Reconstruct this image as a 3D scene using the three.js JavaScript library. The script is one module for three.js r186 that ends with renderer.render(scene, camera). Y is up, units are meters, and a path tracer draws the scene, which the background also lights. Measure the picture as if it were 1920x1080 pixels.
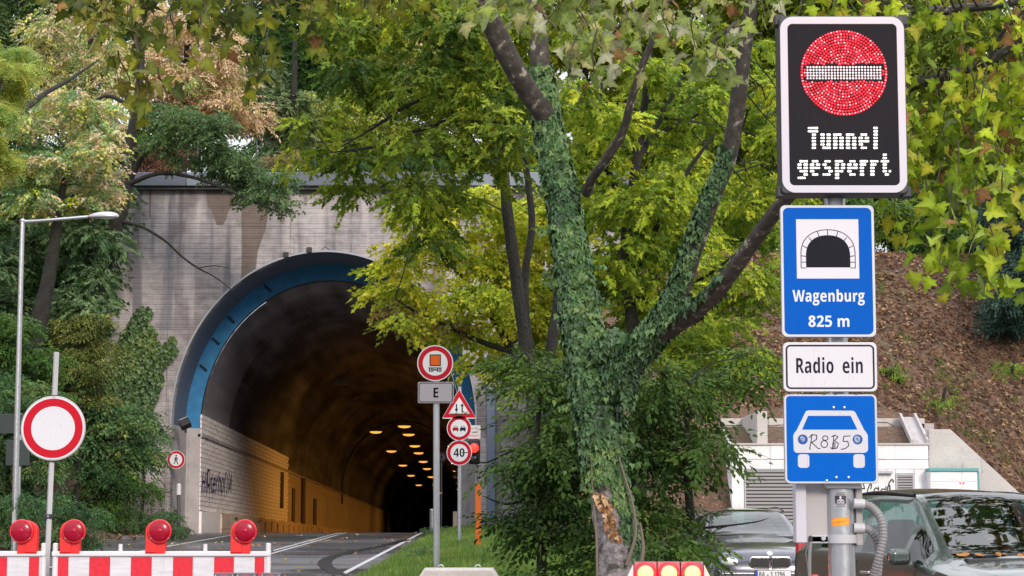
import * as THREE from 'three';
import { mergeGeometries } from 'three/addons/utils/BufferGeometryUtils.js';
import { RoundedBoxGeometry } from 'three/addons/geometries/RoundedBoxGeometry.js';
import { ImprovedNoise } from 'three/addons/math/ImprovedNoise.js';
import { RectAreaLightUniformsLib } from 'three/addons/lights/RectAreaLightUniformsLib.js';

// ------------------------------------------------------------------ camera, sky, sun, exposure
const F = 3800, HOR = 970, EYE = 1.3;                 // focal length in photo pixels, horizon row, eye height in metres
const TH = Math.atan((HOR - 540) / F), CT = Math.cos(TH), ST = Math.sin(TH);
const scene = new THREE.Scene();
const camera = new THREE.PerspectiveCamera(2 * Math.atan(540 / F) * 180 / Math.PI, 16 / 9, 0.1, 3000);
camera.position.set(0, EYE, 0); camera.rotation.x = TH;
const renderer = new THREE.WebGLRenderer({ antialias: true });
renderer.toneMapping = THREE.LinearToneMapping;
renderer.toneMappingExposure = 1.9;
renderer.shadowMap.enabled = true;
RectAreaLightUniformsLib.init();

const noise3 = new ImprovedNoise();
const N = (x, y = 0, z = 0) => noise3.noise(x, y, z);
const fbm = (x, y, z = 0, o = 4) => { let s = 0, a = 0.5, f = 1; for (let i = 0; i < o; i++) { s += a * N(x * f, y * f, z + i * 7.3); a *= 0.5; f *= 2.03; } return s; };
const sst = (x, a, b) => { const t = Math.min(1, Math.max(0, (x - a) / (b - a))); return t * t * (3 - 2 * t); };
const mix = (a, b, t) => a + (b - a) * t;
const mix3 = (a, b, t) => [mix(a[0], b[0], t), mix(a[1], b[1], t), mix(a[2], b[2], t)];

{ // overcast sky: brighter overhead, soft cloud structure all round
  const w = 512, h = 256, d = new Float32Array(w * h * 4);
  for (let j = 0; j < h; j++) for (let i = 0; i < w; i++) {
    const el = ((j + 0.5) / h - 0.5) * Math.PI, az = (i + 0.5) / w * 2 * Math.PI, y = Math.sin(el), c = Math.cos(el);
    let L = 0.62 * (1 + 1.7 * Math.max(0, y)) / 1.35;
    const n = fbm(Math.cos(az) * c * 1.6 + 4, y * 3.2, Math.sin(az) * c * 1.6, 5);
    L *= 1 + 0.55 * n;
    if (y < 0) L *= 0.45;
    const o = (j * w + i) * 4, cool = 0.5 + 0.5 * n;
    d[o] = L * mix(0.95, 1.0, cool); d[o + 1] = L * 1.0; d[o + 2] = L * mix(1.1, 1.03, cool); d[o + 3] = 1;
  }
  const t = new THREE.DataTexture(d, w, h, THREE.RGBAFormat, THREE.FloatType);
  t.mapping = THREE.EquirectangularReflectionMapping; t.magFilter = THREE.LinearFilter; t.minFilter = THREE.LinearFilter; t.needsUpdate = true;
  scene.background = t; scene.environment = t; scene.backgroundIntensity = 1; scene.environmentIntensity = 1;
}
const sun = new THREE.DirectionalLight(0xfff1e0, 1.4);
sun.position.set(34, 46, 52); sun.target.position.set(0, 0, -40); sun.castShadow = true; sun.shadow.radius = 30;
sun.shadow.mapSize.set(2048, 2048);
Object.assign(sun.shadow.camera, { left: -80, right: 80, top: 80, bottom: -80, near: 1, far: 260 });
scene.add(sun, sun.target);

// ------------------------------------------------------------------ helpers
let seed = 12345;
const R = () => { seed = (seed + 0x6d2b79f5) | 0; let t = Math.imul(seed ^ (seed >>> 15), 1 | seed); t = (t + Math.imul(t ^ (t >>> 7), 61 | t)) ^ t; return ((t ^ (t >>> 14)) >>> 0) / 4294967296; };
const RR = (a, b) => a + (b - a) * R();
const pick = (a) => a[Math.floor(R() * a.length)];
const V = (x, y, z) => new THREE.Vector3(x, y, z);
const P = (px, py, D) => { const v = (540 - py) / F, k = D / (CT - v * ST); return V((px - 960) / F * k, EYE + (v * CT + ST) * k, -D); };  // a photo pixel at a distance
const m_px = (D) => D / F;
const counts = {};
const numbered = (n) => { counts[n] = (counts[n] ?? -1) + 1; return counts[n] ? n + '_' + String(counts[n]).padStart(3, '0') : n; };
const bases = new WeakMap();
function tag(o, label, category, group, kind) { o.userData.label = label; if (category) o.userData.category = category; if (group) o.userData.group = group; if (kind) o.userData.kind = kind; return o; }
function T(name, label, category, base = V(0, 0, 0), group) {
  const g = new THREE.Group(); g.name = numbered(name); g.position.copy(base); bases.set(g, base.clone()); scene.add(g);
  return tag(g, label, category, group);
}
function M(name, geo, mat, parent, label) {
  const m = new THREE.Mesh(geo, mat); m.name = name;
  const b = bases.get(parent);
  if (b) { geo.translate(-b.x, -b.y, -b.z); bases.set(m, b); }
  parent.add(m); if (label) m.userData.label = label;
  return m;
}
function struct(name, geo, mat, label) { const m = new THREE.Mesh(geo, mat); m.name = numbered(name); m.userData.kind = 'structure'; if (label) m.userData.label = label; scene.add(m); return m; }
function copyOf(o, label, pos, rotY) { const c = o.clone(); c.name = numbered(o.name.replace(/_\d{3}$/, '')); c.userData = { ...o.userData }; if (label) c.userData.label = label; if (pos) c.position.copy(pos); if (rotY !== undefined) c.rotation.y = rotY; scene.add(c); return c; }
const std = (c, roughness = 0.8, o = {}) => new THREE.MeshStandardMaterial({ color: new THREE.Color().setRGB(...c), roughness, ...o });
const phy = (c, roughness = 0.8, o = {}) => new THREE.MeshPhysicalMaterial({ color: new THREE.Color().setRGB(...c), roughness, ...o });
const box = (x0, x1, y0, y1, z0, z1, r = 0) => { const w = x1 - x0, h = y1 - y0, d = z1 - z0; const g = r ? new RoundedBoxGeometry(w, h, d, 2, Math.min(r, w / 2.01, h / 2.01, d / 2.01)) : new THREE.BoxGeometry(w, h, d); g.translate((x0 + x1) / 2, (y0 + y1) / 2, (z0 + z1) / 2); return g; };
const merge = (l) => mergeGeometries(l.map((g) => { const h = g.index ? g.toNonIndexed() : g; for (const k of Object.keys(h.attributes)) if (!['position', 'normal', 'uv'].includes(k)) h.deleteAttribute(k); return h; }));
const cyl = (a, b, r0, r1 = r0, seg = 16) => { const d = b.clone().sub(a), g = new THREE.CylinderGeometry(r1, r0, d.length(), seg); g.applyQuaternion(new THREE.Quaternion().setFromUnitVectors(V(0, 1, 0), d.normalize())); g.translate((a.x + b.x) / 2, (a.y + b.y) / 2, (a.z + b.z) / 2); return g; };
function tube(pts, radii, seg = 24, rad = 10, rough = 0) {   // tapered tube along a smooth path
  const curve = new THREE.CatmullRomCurve3(pts, false, 'centripetal'), g = new THREE.TubeGeometry(curve, seg, 1, rad, false), p = g.attributes.position, c = V(0, 0, 0), q = V(0, 0, 0);
  const L = curve.getLength(), uv = g.attributes.uv;
  for (let i = 0; i <= seg; i++) {
    curve.getPointAt(i / seg, c);
    const t = curve.getUtoTmapping(i / seg) * (radii.length - 1), a = Math.floor(Math.min(t, radii.length - 1.001)), r = mix(radii[a], radii[a + 1], t - a);
    for (let j = 0; j <= rad; j++) {
      const k = i * (rad + 1) + j, ja = (j % rad) / rad * 6.2832; q.fromBufferAttribute(p, k).sub(c);
      const rr = r * (1 + rough * (N(c.x * 3 + Math.cos(ja) * 1.3, c.y * 2.2, Math.sin(ja) * 1.3 + c.z) * 1.4 + 0.5 * N(c.y * 7, Math.cos(ja) * 3, Math.sin(ja) * 3)));
      p.setXYZ(k, c.x + q.x * rr, c.y + q.y * rr, c.z + q.z * rr);
      uv.setXY(k, j / rad * Math.max(1, Math.round(r * 8)), i / seg * L * 1.2);
    }
  }
  g.computeVertexNormals(); return g;
}
const enc = (x) => { x = Math.min(1, Math.max(0, x)); return Math.round(255 * (x <= 0.0031308 ? x * 12.92 : 1.055 * Math.pow(x, 1 / 2.4) - 0.055)); };
function colorTex(w, h, fn, repeat = true) {               // fn(u, v) in 0..1, v up -> linear rgb
  const d = new Uint8Array(w * h * 4);
  for (let j = 0; j < h; j++) for (let i = 0; i < w; i++) { const c = fn((i + 0.5) / w, (j + 0.5) / h), o = (j * w + i) * 4; d[o] = enc(c[0]); d[o + 1] = enc(c[1]); d[o + 2] = enc(c[2]); d[o + 3] = 255; }
  const t = new THREE.DataTexture(d, w, h); t.colorSpace = THREE.SRGBColorSpace; finishTex(t, repeat); return t;
}
function grayTex(w, h, fn, repeat = true) {
  const d = new Uint8Array(w * h * 4);
  for (let j = 0; j < h; j++) for (let i = 0; i < w; i++) { const c = Math.round(255 * Math.min(1, Math.max(0, fn((i + 0.5) / w, (j + 0.5) / h)))), o = (j * w + i) * 4; d[o] = d[o + 1] = d[o + 2] = c; d[o + 3] = 255; }
  const t = new THREE.DataTexture(d, w, h); finishTex(t, repeat); return t;
}
function finishTex(t, repeat) { t.magFilter = THREE.LinearFilter; t.minFilter = THREE.LinearMipmapLinearFilter; t.generateMipmaps = true; if (repeat) t.wrapS = t.wrapT = THREE.RepeatWrapping; t.needsUpdate = true; }
function grime(g, w, h) { // specks, scratches and run marks of road dirt on a sign face
  for (let i = 0; i < 260; i++) { g.fillStyle = `rgba(${pick(['70,66,60', '90,86,80', '48,46,44'])},${RR(0.03, 0.16).toFixed(3)})`; const r = RR(0.4, 2.2) * w / 400; g.beginPath(); g.arc(R() * w, R() * h, r, 0, 7); g.fill(); }
  for (let i = 0; i < 26; i++) { g.strokeStyle = `rgba(80,76,70,${RR(0.02, 0.09).toFixed(3)})`; g.lineWidth = RR(0.6, 3) * w / 300; const x = R() * w, y = R() * h; g.beginPath(); g.moveTo(x, y); g.lineTo(x + RR(-3, 3), y + RR(0.05, 0.3) * h); g.stroke(); }
}
function canvasTex(w, h, draw, clean) { const c = document.createElement('canvas'); c.width = w; c.height = h; const g = c.getContext('2d'); draw(g, w, h); if (!clean) grime(g, w, h); const t = new THREE.CanvasTexture(c); t.colorSpace = THREE.SRGBColorSpace; t.magFilter = THREE.LinearFilter; return t; }
function tileNoise(u, v, s, z = 0, o = 4) {                // fbm that repeats over the unit square
  const wu = sst(u, 0.8, 1), wv = sst(v, 0.8, 1); let a = fbm(u * s, v * s, z, o);
  if (wu) a = mix(a, fbm((u - 1) * s, v * s, z, o), wu);
  if (wv) { let c = fbm(u * s, (v - 1) * s, z, o); if (wu) c = mix(c, fbm((u - 1) * s, (v - 1) * s, z, o), wu); a = mix(a, c, wv); }
  return a;
}
function planarUV(geo, ax, ay, sx = 1, sy = 1, ox = 0, oy = 0) { const p = geo.attributes.position, uv = new Float32Array(p.count * 2), get = { x: (i) => p.getX(i), y: (i) => p.getY(i), z: (i) => p.getZ(i) }; for (let i = 0; i < p.count; i++) { uv[i * 2] = (get[ax](i) - ox) * sx; uv[i * 2 + 1] = (get[ay](i) - oy) * sy; } geo.setAttribute('uv', new THREE.BufferAttribute(uv, 2)); return geo; }
function heightfield(x0, x1, z0, z1, nx, nz, fn, uvScale = 1) {
  const pos = [], uv = [], idx = [];
  for (let j = 0; j <= nz; j++) for (let i = 0; i <= nx; i++) { const x = mix(x0, x1, i / nx), z = mix(z0, z1, j / nz); pos.push(x, fn(x, z), z); uv.push(x * uvScale, -z * uvScale); }
  for (let j = 0; j < nz; j++) for (let i = 0; i < nx; i++) { const a = j * (nx + 1) + i, b = a + 1, c = a + nx + 1, d = c + 1; if (z1 < z0) idx.push(a, b, c, b, d, c); else idx.push(a, c, b, b, c, d); }
  const g = new THREE.BufferGeometry(); g.setAttribute('position', new THREE.Float32BufferAttribute(pos, 3)); g.setAttribute('uv', new THREE.Float32BufferAttribute(uv, 2)); g.setIndex(idx); g.computeVertexNormals(); return g;
}
function roundedShape(w, h, r) { const s = new THREE.Shape(), x = -w / 2, y = -h / 2; s.moveTo(x + r, y); s.lineTo(x + w - r, y); s.absarc(x + w - r, y + r, r, -Math.PI / 2, 0); s.lineTo(x + w, y + h - r); s.absarc(x + w - r, y + h - r, r, 0, Math.PI / 2); s.lineTo(x + r, y + h); s.absarc(x + r, y + h - r, r, Math.PI / 2, Math.PI); s.lineTo(x, y + r); s.absarc(x + r, y + r, r, Math.PI, Math.PI * 1.5); return s; }
function plateGeo(shape, th, c, bevel = 0.003) { const g = new THREE.ExtrudeGeometry(shape, { depth: th - 2 * bevel, bevelEnabled: true, bevelThickness: bevel, bevelSize: bevel, bevelOffset: -bevel, bevelSegments: 2, curveSegments: 24 }); g.translate(0, 0, -th + bevel); g.translate(c.x, c.y, c.z); return g; }
function faceGeo(shape, w, h, c, out = 0.002) { const g = new THREE.ShapeGeometry(shape, 24); planarUV(g, 'x', 'y', 1 / w, 1 / h, -w / 2, -h / 2); g.translate(c.x, c.y, c.z + out); return g; }
const discShape = (r) => { const s = new THREE.Shape(); s.absarc(0, 0, r, 0, Math.PI * 2); return s; };
// ------------------------------------------------------------------ levels of the place
const roadY = (D) => (D < 70 ? 0.0155 * Math.max(0, D - 18.5) - 0.0155 * 1.0 * sst(D, 64, 76) * 0.6 : 0.78 - 0.0145 * (D - 70));
const MOUTH = 68, RING = 71.3;                       // portal face and recessed ring, metres ahead
const tunX = (D) => -353 / F * 68 - (D - 68) * 80 / F;   // centre line of the tunnel
const SPRING = 4.43, FLOOR = 0.76;
const tunDrop = (D) => (D > 70 ? -0.0145 * (D - 70) : 0);
function archPts(a, b, base, n = 40) { const l = [[-a, base], [-a, mix(base, SPRING, 0.5)]]; for (let i = 0; i <= n; i++) { const t = Math.PI * (1 - i / n); l.push([a * Math.cos(t), SPRING + b * Math.sin(t)]); } l.push([a, mix(base, SPRING, 0.5)], [a, base]); return l; }
const AO = 5.1, BO = 5.8, AI = 4.58, BI = 5.22;      // outer opening and inner lining, half width and rise
const hillRight = (x, z) => { const D = -z; let h = 3.85 + (D - 51.6) * 0.62; h = Math.min(h, 9.2 + (D - 61) * 0.1); h -= Math.max(0, x - 9.6) * 0.72 * (1 - sst(D, 52, 62)); h += 0.18 * fbm(x * 0.5, z * 0.5, 3) + 0.06 * N(x * 2.3, z * 2.3); return Math.max(h, -0.4); };
const hillLeft = (x, z) => { const D = -z, t = -10.7 - x; let h = roadY(Math.min(D, 68)) - 0.1 + Math.max(0, t) * 0.3 * sst(D, 30, 44) + Math.max(0, t - 2.2) * 0.45 * sst(D, 34, 60); h += sst(D, 66, 80) * 6; h += 0.35 * fbm(x * 0.35, z * 0.35, 9) * sst(t, 0, 2); return Math.min(h, 19); };
const hillTop = (x, z) => { const D = -z; return 12.5 + Math.max(0, D - 69) * 0.05 + 0.3 * fbm(x * 0.3, z * 0.3, 5) + Math.max(0, -13 - x) * 0.12; };
const lotY = 0;

// ------------------------------------------------------------------ surface materials
const matAsphalt = (() => {
  const S = 14, map = colorTex(1024, 1024, (u, v) => {
    const g = tileNoise(u, v, 8, 1), f = tileNoise(u, v, 160, 2, 2), b = tileNoise(u, v, 2.2, 3);
    let k = 0.1 + 0.022 * g + 0.03 * f + 0.045 * b; const worn = sst(tileNoise(u, v, 5, 4, 5), 0.1, 0.3);
    k = mix(k, k * 0.62, worn * 0.7);
    return [k * 1.03, k * 0.96, k * 1.02];
  }), rough = grayTex(1024, 1024, (u, v) => 0.2 + 0.36 * sst(tileNoise(u, v, 3.1, 8, 5), -0.2, 0.2) + 0.1 * tileNoise(u, v, 120, 9, 2)), bump = grayTex(512, 512, (u, v) => 0.5 + 0.6 * tileNoise(u, v, 110, 6, 3));
  for (const t of [map, rough, bump]) t.repeat.set(1 / S, 1 / S);
  return std([1, 1, 1], 1, { map, roughnessMap: rough, bumpMap: bump, bumpScale: 0.006 });
})();
const litterTex = colorTex(1024, 1024, (u, v) => {
  const a = tileNoise(u, v, 9, 1, 5), b = tileNoise(u, v, 60, 2, 3), c = tileNoise(u, v, 140, 3, 2), g = sst(tileNoise(u, v, 6, 7, 5), 0.1, 0.34);
  let k = [0.09 + 0.08 * a + 0.09 * b, 0.052 + 0.04 * a + 0.05 * b, 0.033 + 0.025 * a + 0.03 * b];
  if (c > 0.22) k = mix3(k, [0.38, 0.22, 0.12], sst(c, 0.22, 0.34));
  if (c < -0.22) k = mix3(k, [0.035, 0.022, 0.018], sst(-c, 0.22, 0.34));
  return mix3(k, [0.07, 0.09, 0.025], g * 0.5 * sst(b, -0.25, 0.2));
});
litterTex.repeat.set(1 / 6, 1 / 6);
const litterBump = grayTex(512, 512, (u, v) => 0.5 + 0.6 * tileNoise(u, v, 50, 12, 4)); litterBump.repeat.set(1 / 6, 1 / 6);
const matLitter = std([1, 1, 1], 0.95, { map: litterTex, bumpMap: litterBump, bumpScale: 0.08 });
const groundTex = colorTex(512, 512, (u, v) => { const a = tileNoise(u, v, 6, 21, 5), b = tileNoise(u, v, 60, 22, 3); return [0.07 + 0.03 * a + 0.02 * b, 0.075 + 0.03 * a + 0.025 * b, 0.05 + 0.015 * a + 0.015 * b]; });
groundTex.repeat.set(1 / 5, 1 / 5);
const matGround = std([1, 1, 1], 0.95, { map: groundTex });
const grassTex = colorTex(512, 512, (u, v) => { const a = tileNoise(u, v, 8, 31, 5), b = tileNoise(u, v, 80, 32, 3); return [0.07 + 0.05 * a + 0.04 * b, 0.115 + 0.06 * a + 0.06 * b, 0.03 + 0.015 * a + 0.02 * b]; });
grassTex.repeat.set(1 / 3, 1 / 3);
const matTurf = std([1, 1, 1], 0.95, { map: grassTex });
const concGrain = grayTex(512, 512, (u, v) => 0.5 + 0.35 * tileNoise(u, v, 24, 41, 5) + 0.2 * tileNoise(u, v, 150, 42, 2)); concGrain.repeat.set(1 / 2, 1 / 2);
function concreteTex(base, S, z, streak = 0.5, dirt = [0.09, 0.08, 0.075]) {
  const t = colorTex(512, 512, (u, v) => { const a = tileNoise(u, v, 5, z, 5), s = tileNoise(u, v * 0.0 + 0.3, 26, z + 3, 3) + 0.6 * tileNoise(u, v, 9, z + 5, 4), f = tileNoise(u, v, 90, z + 8, 2); let c = base.map((x) => x * (1 + 0.35 * a + 0.22 * f)); return mix3(c, dirt, streak * sst(s, 0.16, 0.5)); });
  t.repeat.set(1 / S, 1 / S); return t;
}
const matConcrete = std([1, 1, 1], 0.9, { map: concreteTex([0.4, 0.37, 0.375], 3, 51, 0.35), bumpMap: concGrain, bumpScale: 0.012 });
const matKerb = std([1, 1, 1], 0.85, { map: concreteTex([0.13, 0.12, 0.12], 3, 53), bumpMap: concGrain, bumpScale: 0.012 });
const matPaleConcrete = std([1, 1, 1], 0.9, { map: concreteTex([0.47, 0.44, 0.43], 4, 57, 0.6, [0.2, 0.18, 0.15]), bumpMap: concGrain, bumpScale: 0.01 });
const matWhitePaint = std([1, 1, 1], 0.7, { map: concreteTex([0.74, 0.73, 0.76], 3.7, 61, 0.3, [0.36, 0.34, 0.32]), bumpMap: concGrain, bumpScale: 0.004 });
const matGalv = std([0.46, 0.47, 0.5], 0.42, { metalness: 0.75, roughnessMap: (() => { const t = grayTex(256, 256, (u, v) => 0.75 + 0.5 * tileNoise(u, v, 10, 71, 4)); return t; })() });
const matGreyPaint = std([0.42, 0.42, 0.45], 0.5);
const matDark = std([0.02, 0.021, 0.024], 0.55);
const matBlackRubber = std([0.018, 0.018, 0.02], 0.8);
const matWhitePlastic = std([0.62, 0.61, 0.65], 0.45);
const matSignBack = std([0.4, 0.41, 0.43], 0.45, { metalness: 0.5 });
const matRoadPaint = std([1, 1, 1], 0.55, { map: (() => { const t = colorTex(256, 256, (u, v) => { const w = sst(tileNoise(u, v, 30, 81, 4), 0.05, 0.4); return mix3([0.52, 0.51, 0.52], [0.17, 0.16, 0.16], w * 0.9); }); t.repeat.set(0.7, 0.7); return t; })() });
const matBarkMaple = std([1, 1, 1], 0.95, { map: (() => { const t = colorTex(256, 512, (u, v) => { const a = tileNoise(u, v, 14, 91, 4), b = tileNoise(u, v, 4, 92, 4); const k = 0.02 + 0.022 * a + 0.014 * b; const g = sst(b, 0.05, 0.3); return mix3([k * 1.05, k * 0.95, k * 0.86], [0.03, 0.04, 0.016], g * 0.4); }); return t; })(), bumpMap: grayTex(256, 512, (u, v) => 0.5 + 0.7 * tileNoise(u, v, 16, 91, 4)), bumpScale: 0.03 });
const matBarkTrunk = std([1, 1, 1], 0.92, { map: (() => colorTex(512, 512, (u, v) => { const a = tileNoise(u, v, 7, 195, 5), b = tileNoise(u, v, 26, 196, 4); let c = mix3([0.17, 0.15, 0.155], [0.3, 0.27, 0.28], sst(a, -0.15, 0.25)); if (a < -0.14) c = mix3(c, [0.08, 0.07, 0.065], sst(-a, 0.14, 0.2)); return c.map((x) => x * (1 + 0.45 * b)); }))(), bumpMap: grayTex(512, 512, (u, v) => 0.5 + 0.6 * tileNoise(u, v, 16, 195, 5)), bumpScale: 0.03 });
const matBarkPlane = std([1, 1, 1], 0.9, { map: (() => colorTex(512, 1024, (u, v) => { const a = tileNoise(u, v, 6, 95, 5), b = tileNoise(u, v, 22, 96, 4); let c = mix3([0.045, 0.04, 0.034], [0.085, 0.075, 0.064], sst(a, -0.1, 0.2)); if (a + b * 0.25 > 0.24) c = mix3(c, [0.3, 0.28, 0.22], sst(a + b * 0.25, 0.24, 0.27)); if (a < -0.16) c = mix3(c, [0.05, 0.042, 0.036], sst(-a, 0.16, 0.2)); return c.map((x) => x * (1 + 0.35 * b)); }))(), bumpMap: grayTex(512, 1024, (u, v) => 0.5 + 0.6 * tileNoise(u, v, 8, 95, 5)), bumpScale: 0.02 });
const matBrown = std([0.09, 0.06, 0.04], 0.95);

// ------------------------------------------------------------------ ground, road, pavement, verge
const groundH = (x, z) => { const D = -z; let h = -0.06; if (x < 0.6) h = Math.min(roadY(Math.max(0, D)) - 0.08, 2) * sst(0.6 - x, 0, 2.0) + -0.08 * (1 - sst(0.6 - x, 0, 2.0)); if (D > 67) h = mix(h, -9 - Math.max(0, D - 90) * 0.002, sst(D, 67, 72)); return h; };
{
  const nx = 150, nz = 170, g = heightfield(0, 1, 0, 1, nx, nz, () => 0), p = g.attributes.position, uv = g.attributes.uv;
  const warp = (t) => { const s = t * 2 - 1; return Math.sign(s) * (40 * Math.abs(s) + 960 * Math.pow(Math.abs(s), 6)); };
  const zz = (t) => { return t < 0.12 ? mix(900, 10, Math.pow(t / 0.12, 0.35)) : t < 0.85 ? mix(10, -100, (t - 0.12) / 0.73) : mix(-100, -1600, Math.pow((t - 0.85) / 0.15, 2)); };
  for (let i = 0; i < p.count; i++) { const x = warp(p.getX(i)), z = zz(p.getZ(i)); p.setXYZ(i, x, groundH(x, z), z); uv.setXY(i, x, z); }
  const ix = g.index.array; for (let i = 0; i < ix.length; i += 3) { const a = ix[i]; ix[i] = ix[i + 1]; ix[i + 1] = a; }
  g.computeVertexNormals(); const n = g.attributes.normal; if (n.getY(0) < 0) { for (let i = 0; i < ix.length; i += 3) { const a = ix[i]; ix[i] = ix[i + 1]; ix[i + 1] = a; } g.computeVertexNormals(); }
  struct('ground', g, matGround);
}
const roadCx = (D) => (D > 68 ? -(D - 68) * 80 / F : 0);
function strip(xa, xb, D0, D1, step, lift, uvx = 1) {   // a ribbon that follows the road's profile
  const pos = [], uv = [], idx = []; const n = Math.max(1, Math.round((D1 - D0) / step));
  for (let i = 0; i <= n; i++) { const D = mix(D0, D1, i / n), y = roadY(D) + lift, o = roadCx(D), A = (typeof xa === 'function' ? xa(D) : xa) + o, B = (typeof xb === 'function' ? xb(D) : xb) + o; pos.push(A, y, -D, B, y, -D); uv.push(A, D, B, D); }
  for (let i = 0; i < n; i++) { const a = i * 2; idx.push(a, a + 1, a + 2, a + 1, a + 3, a + 2); }
  const g = new THREE.BufferGeometry(); g.setAttribute('position', new THREE.Float32BufferAttribute(pos, 3)); g.setAttribute('uv', new THREE.Float32BufferAttribute(uv, 2)); g.setIndex(idx); g.computeVertexNormals(); return g;
}
const road = struct('road', strip(-10.6, (D) => (D < 69 ? -2.55 + 0.12 * N(D * 0.35) : -1.9), -60, 330, 1.5, 0), matAsphalt);
M('edge_marking', strip(-9.05, -8.95, 26, 300, 2, 0.006), matRoadPaint, road);
M('edge_marking', strip(-3.1, -2.99, 30, 300, 2, 0.006), matRoadPaint, road);
M('centre_marking', strip(-5.88, -5.8, 22, 300, 2, 0.006), matRoadPaint, road);
M('centre_marking', strip(-5.66, -5.58, 22, 300, 2, 0.006), matRoadPaint, road);
{ // tar joints across the carriageway, a darker resurfaced band and a curved seal of bitumen
  const tar = std([0.018, 0.017, 0.018], 0.3), patch = std([1, 1, 1], 0.42, { map: colorTex(256, 256, (u, v) => { const k = 0.045 + 0.02 * tileNoise(u, v, 60, 102, 3); return [k, k * 0.96, k]; }) });
  for (const D of [45.4, 50.6, 57.5, 64]) M('tar_joint', strip(-10.2, -2.8, D, D + 0.12, 0.1, 0.004), tar, road);
  M('patch', strip(-5.4, -3.3, 51.0, 56.8, 1, 0.004), patch, road);
  M('patch', strip(-10.2, -6.1, 58.2, 63.2, 1, 0.004), patch, road);
  const pts = [[-3.0, 36], [-3.75, 41], [-4.0, 45], [-3.85, 49], [-3.4, 54], [-3.1, 60]].map(([x, D]) => V(x, 0, -D)), cv = new THREE.CatmullRomCurve3(pts), pos = [], idx = [], n = 40;
  for (let i = 0; i <= n; i++) { const p = cv.getPoint(i / n), w = 0.14 + 0.05 * N(i * 0.4, 3); pos.push(p.x - w, roadY(-p.z) + 0.009, p.z, p.x + w, roadY(-p.z) + 0.009, p.z); if (i < n) { const a = i * 2; idx.push(a, a + 1, a + 2, a + 1, a + 3, a + 2); } }
  const g = new THREE.BufferGeometry(); g.setAttribute('position', new THREE.Float32BufferAttribute(pos, 3)); g.setIndex(idx); planarUV(g, 'x', 'z'); g.computeVertexNormals(); M('bitumen_seal', g, tar, road);
}
{ // raised pavement along the bank with its kerbstones
  const pave = struct('pavement', merge([strip(-12.6, -10.72, 20, 67.9, 2, 0.13)]), matKerb);
  for (let D = 30; D < 67; D += 1.0) { const y = roadY(D + 0.5); const g = box(-10.72, -10.58, y - 0.2, y + 0.135 + 0.004 * R(), -(D + 0.985), -D, 0.015); planarUV(g, 'x', 'z'); M('kerb_stone', g, matKerb, pave); }
}
const vergeH = (x, D) => roadY(D) + 0.02 + 0.17 * sst(x, -2.55, -1.5) * (1 - 0.75 * sst(x, 1.2, 3.2)) * 1 - sst(x, 0.6, 3) * (roadY(D) * 0.8) + 0.03 * N(x * 1.3, D * 0.6);
struct('verge', heightfield(-2.62, 3.6, -24, -70, 40, 120, (x, z) => vergeH(x, -z)), matTurf);
struct('parking_area', heightfield(0.6, 26, -6, -49.5, 12, 12, (x, z) => 0.012 - 0.06 * (1 - sst(x, 0.6, 1.4))), matAsphalt);
struct('hillside', heightfield(1.6, 46, -51.28, -150, 90, 120, hillRight), matLitter);
struct('bank', heightfield(-75, -11.2, -20, -69, 70, 60, hillLeft), matLitter);
struct('hill', merge([heightfield(-13.8, 5.42, -69.4, -150, 30, 60, hillTop), heightfield(-75, -13.75, -69, -150, 50, 60, (x, z) => mix(hillLeft(x, z), hillTop(x, z), sst(-z, 70, 84)))]), matLitter);
// the toe of the slope that runs down beside the white building's wing wall
struct('slope_toe', heightfield(9.95, 46, -48.58, -51.95, 60, 8, (x, z) => Math.max(-0.1, mix(3.2 - (x - 9.95) * 0.74, hillRight(x, -51.95), (-z - 48.58) / 3.37) + 0.1 * fbm(x, z, 4))), matLitter);

struct('slope_toe', heightfield(1.6, 5.28, -45.8, -51.3, 16, 24, (x, z) => Math.max(-0.1, -0.15 + 3.85 * sst(-z, 45.6, 51.6) + 0.12 * fbm(x * 0.8, z * 0.8, 14))), matLitter);

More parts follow.
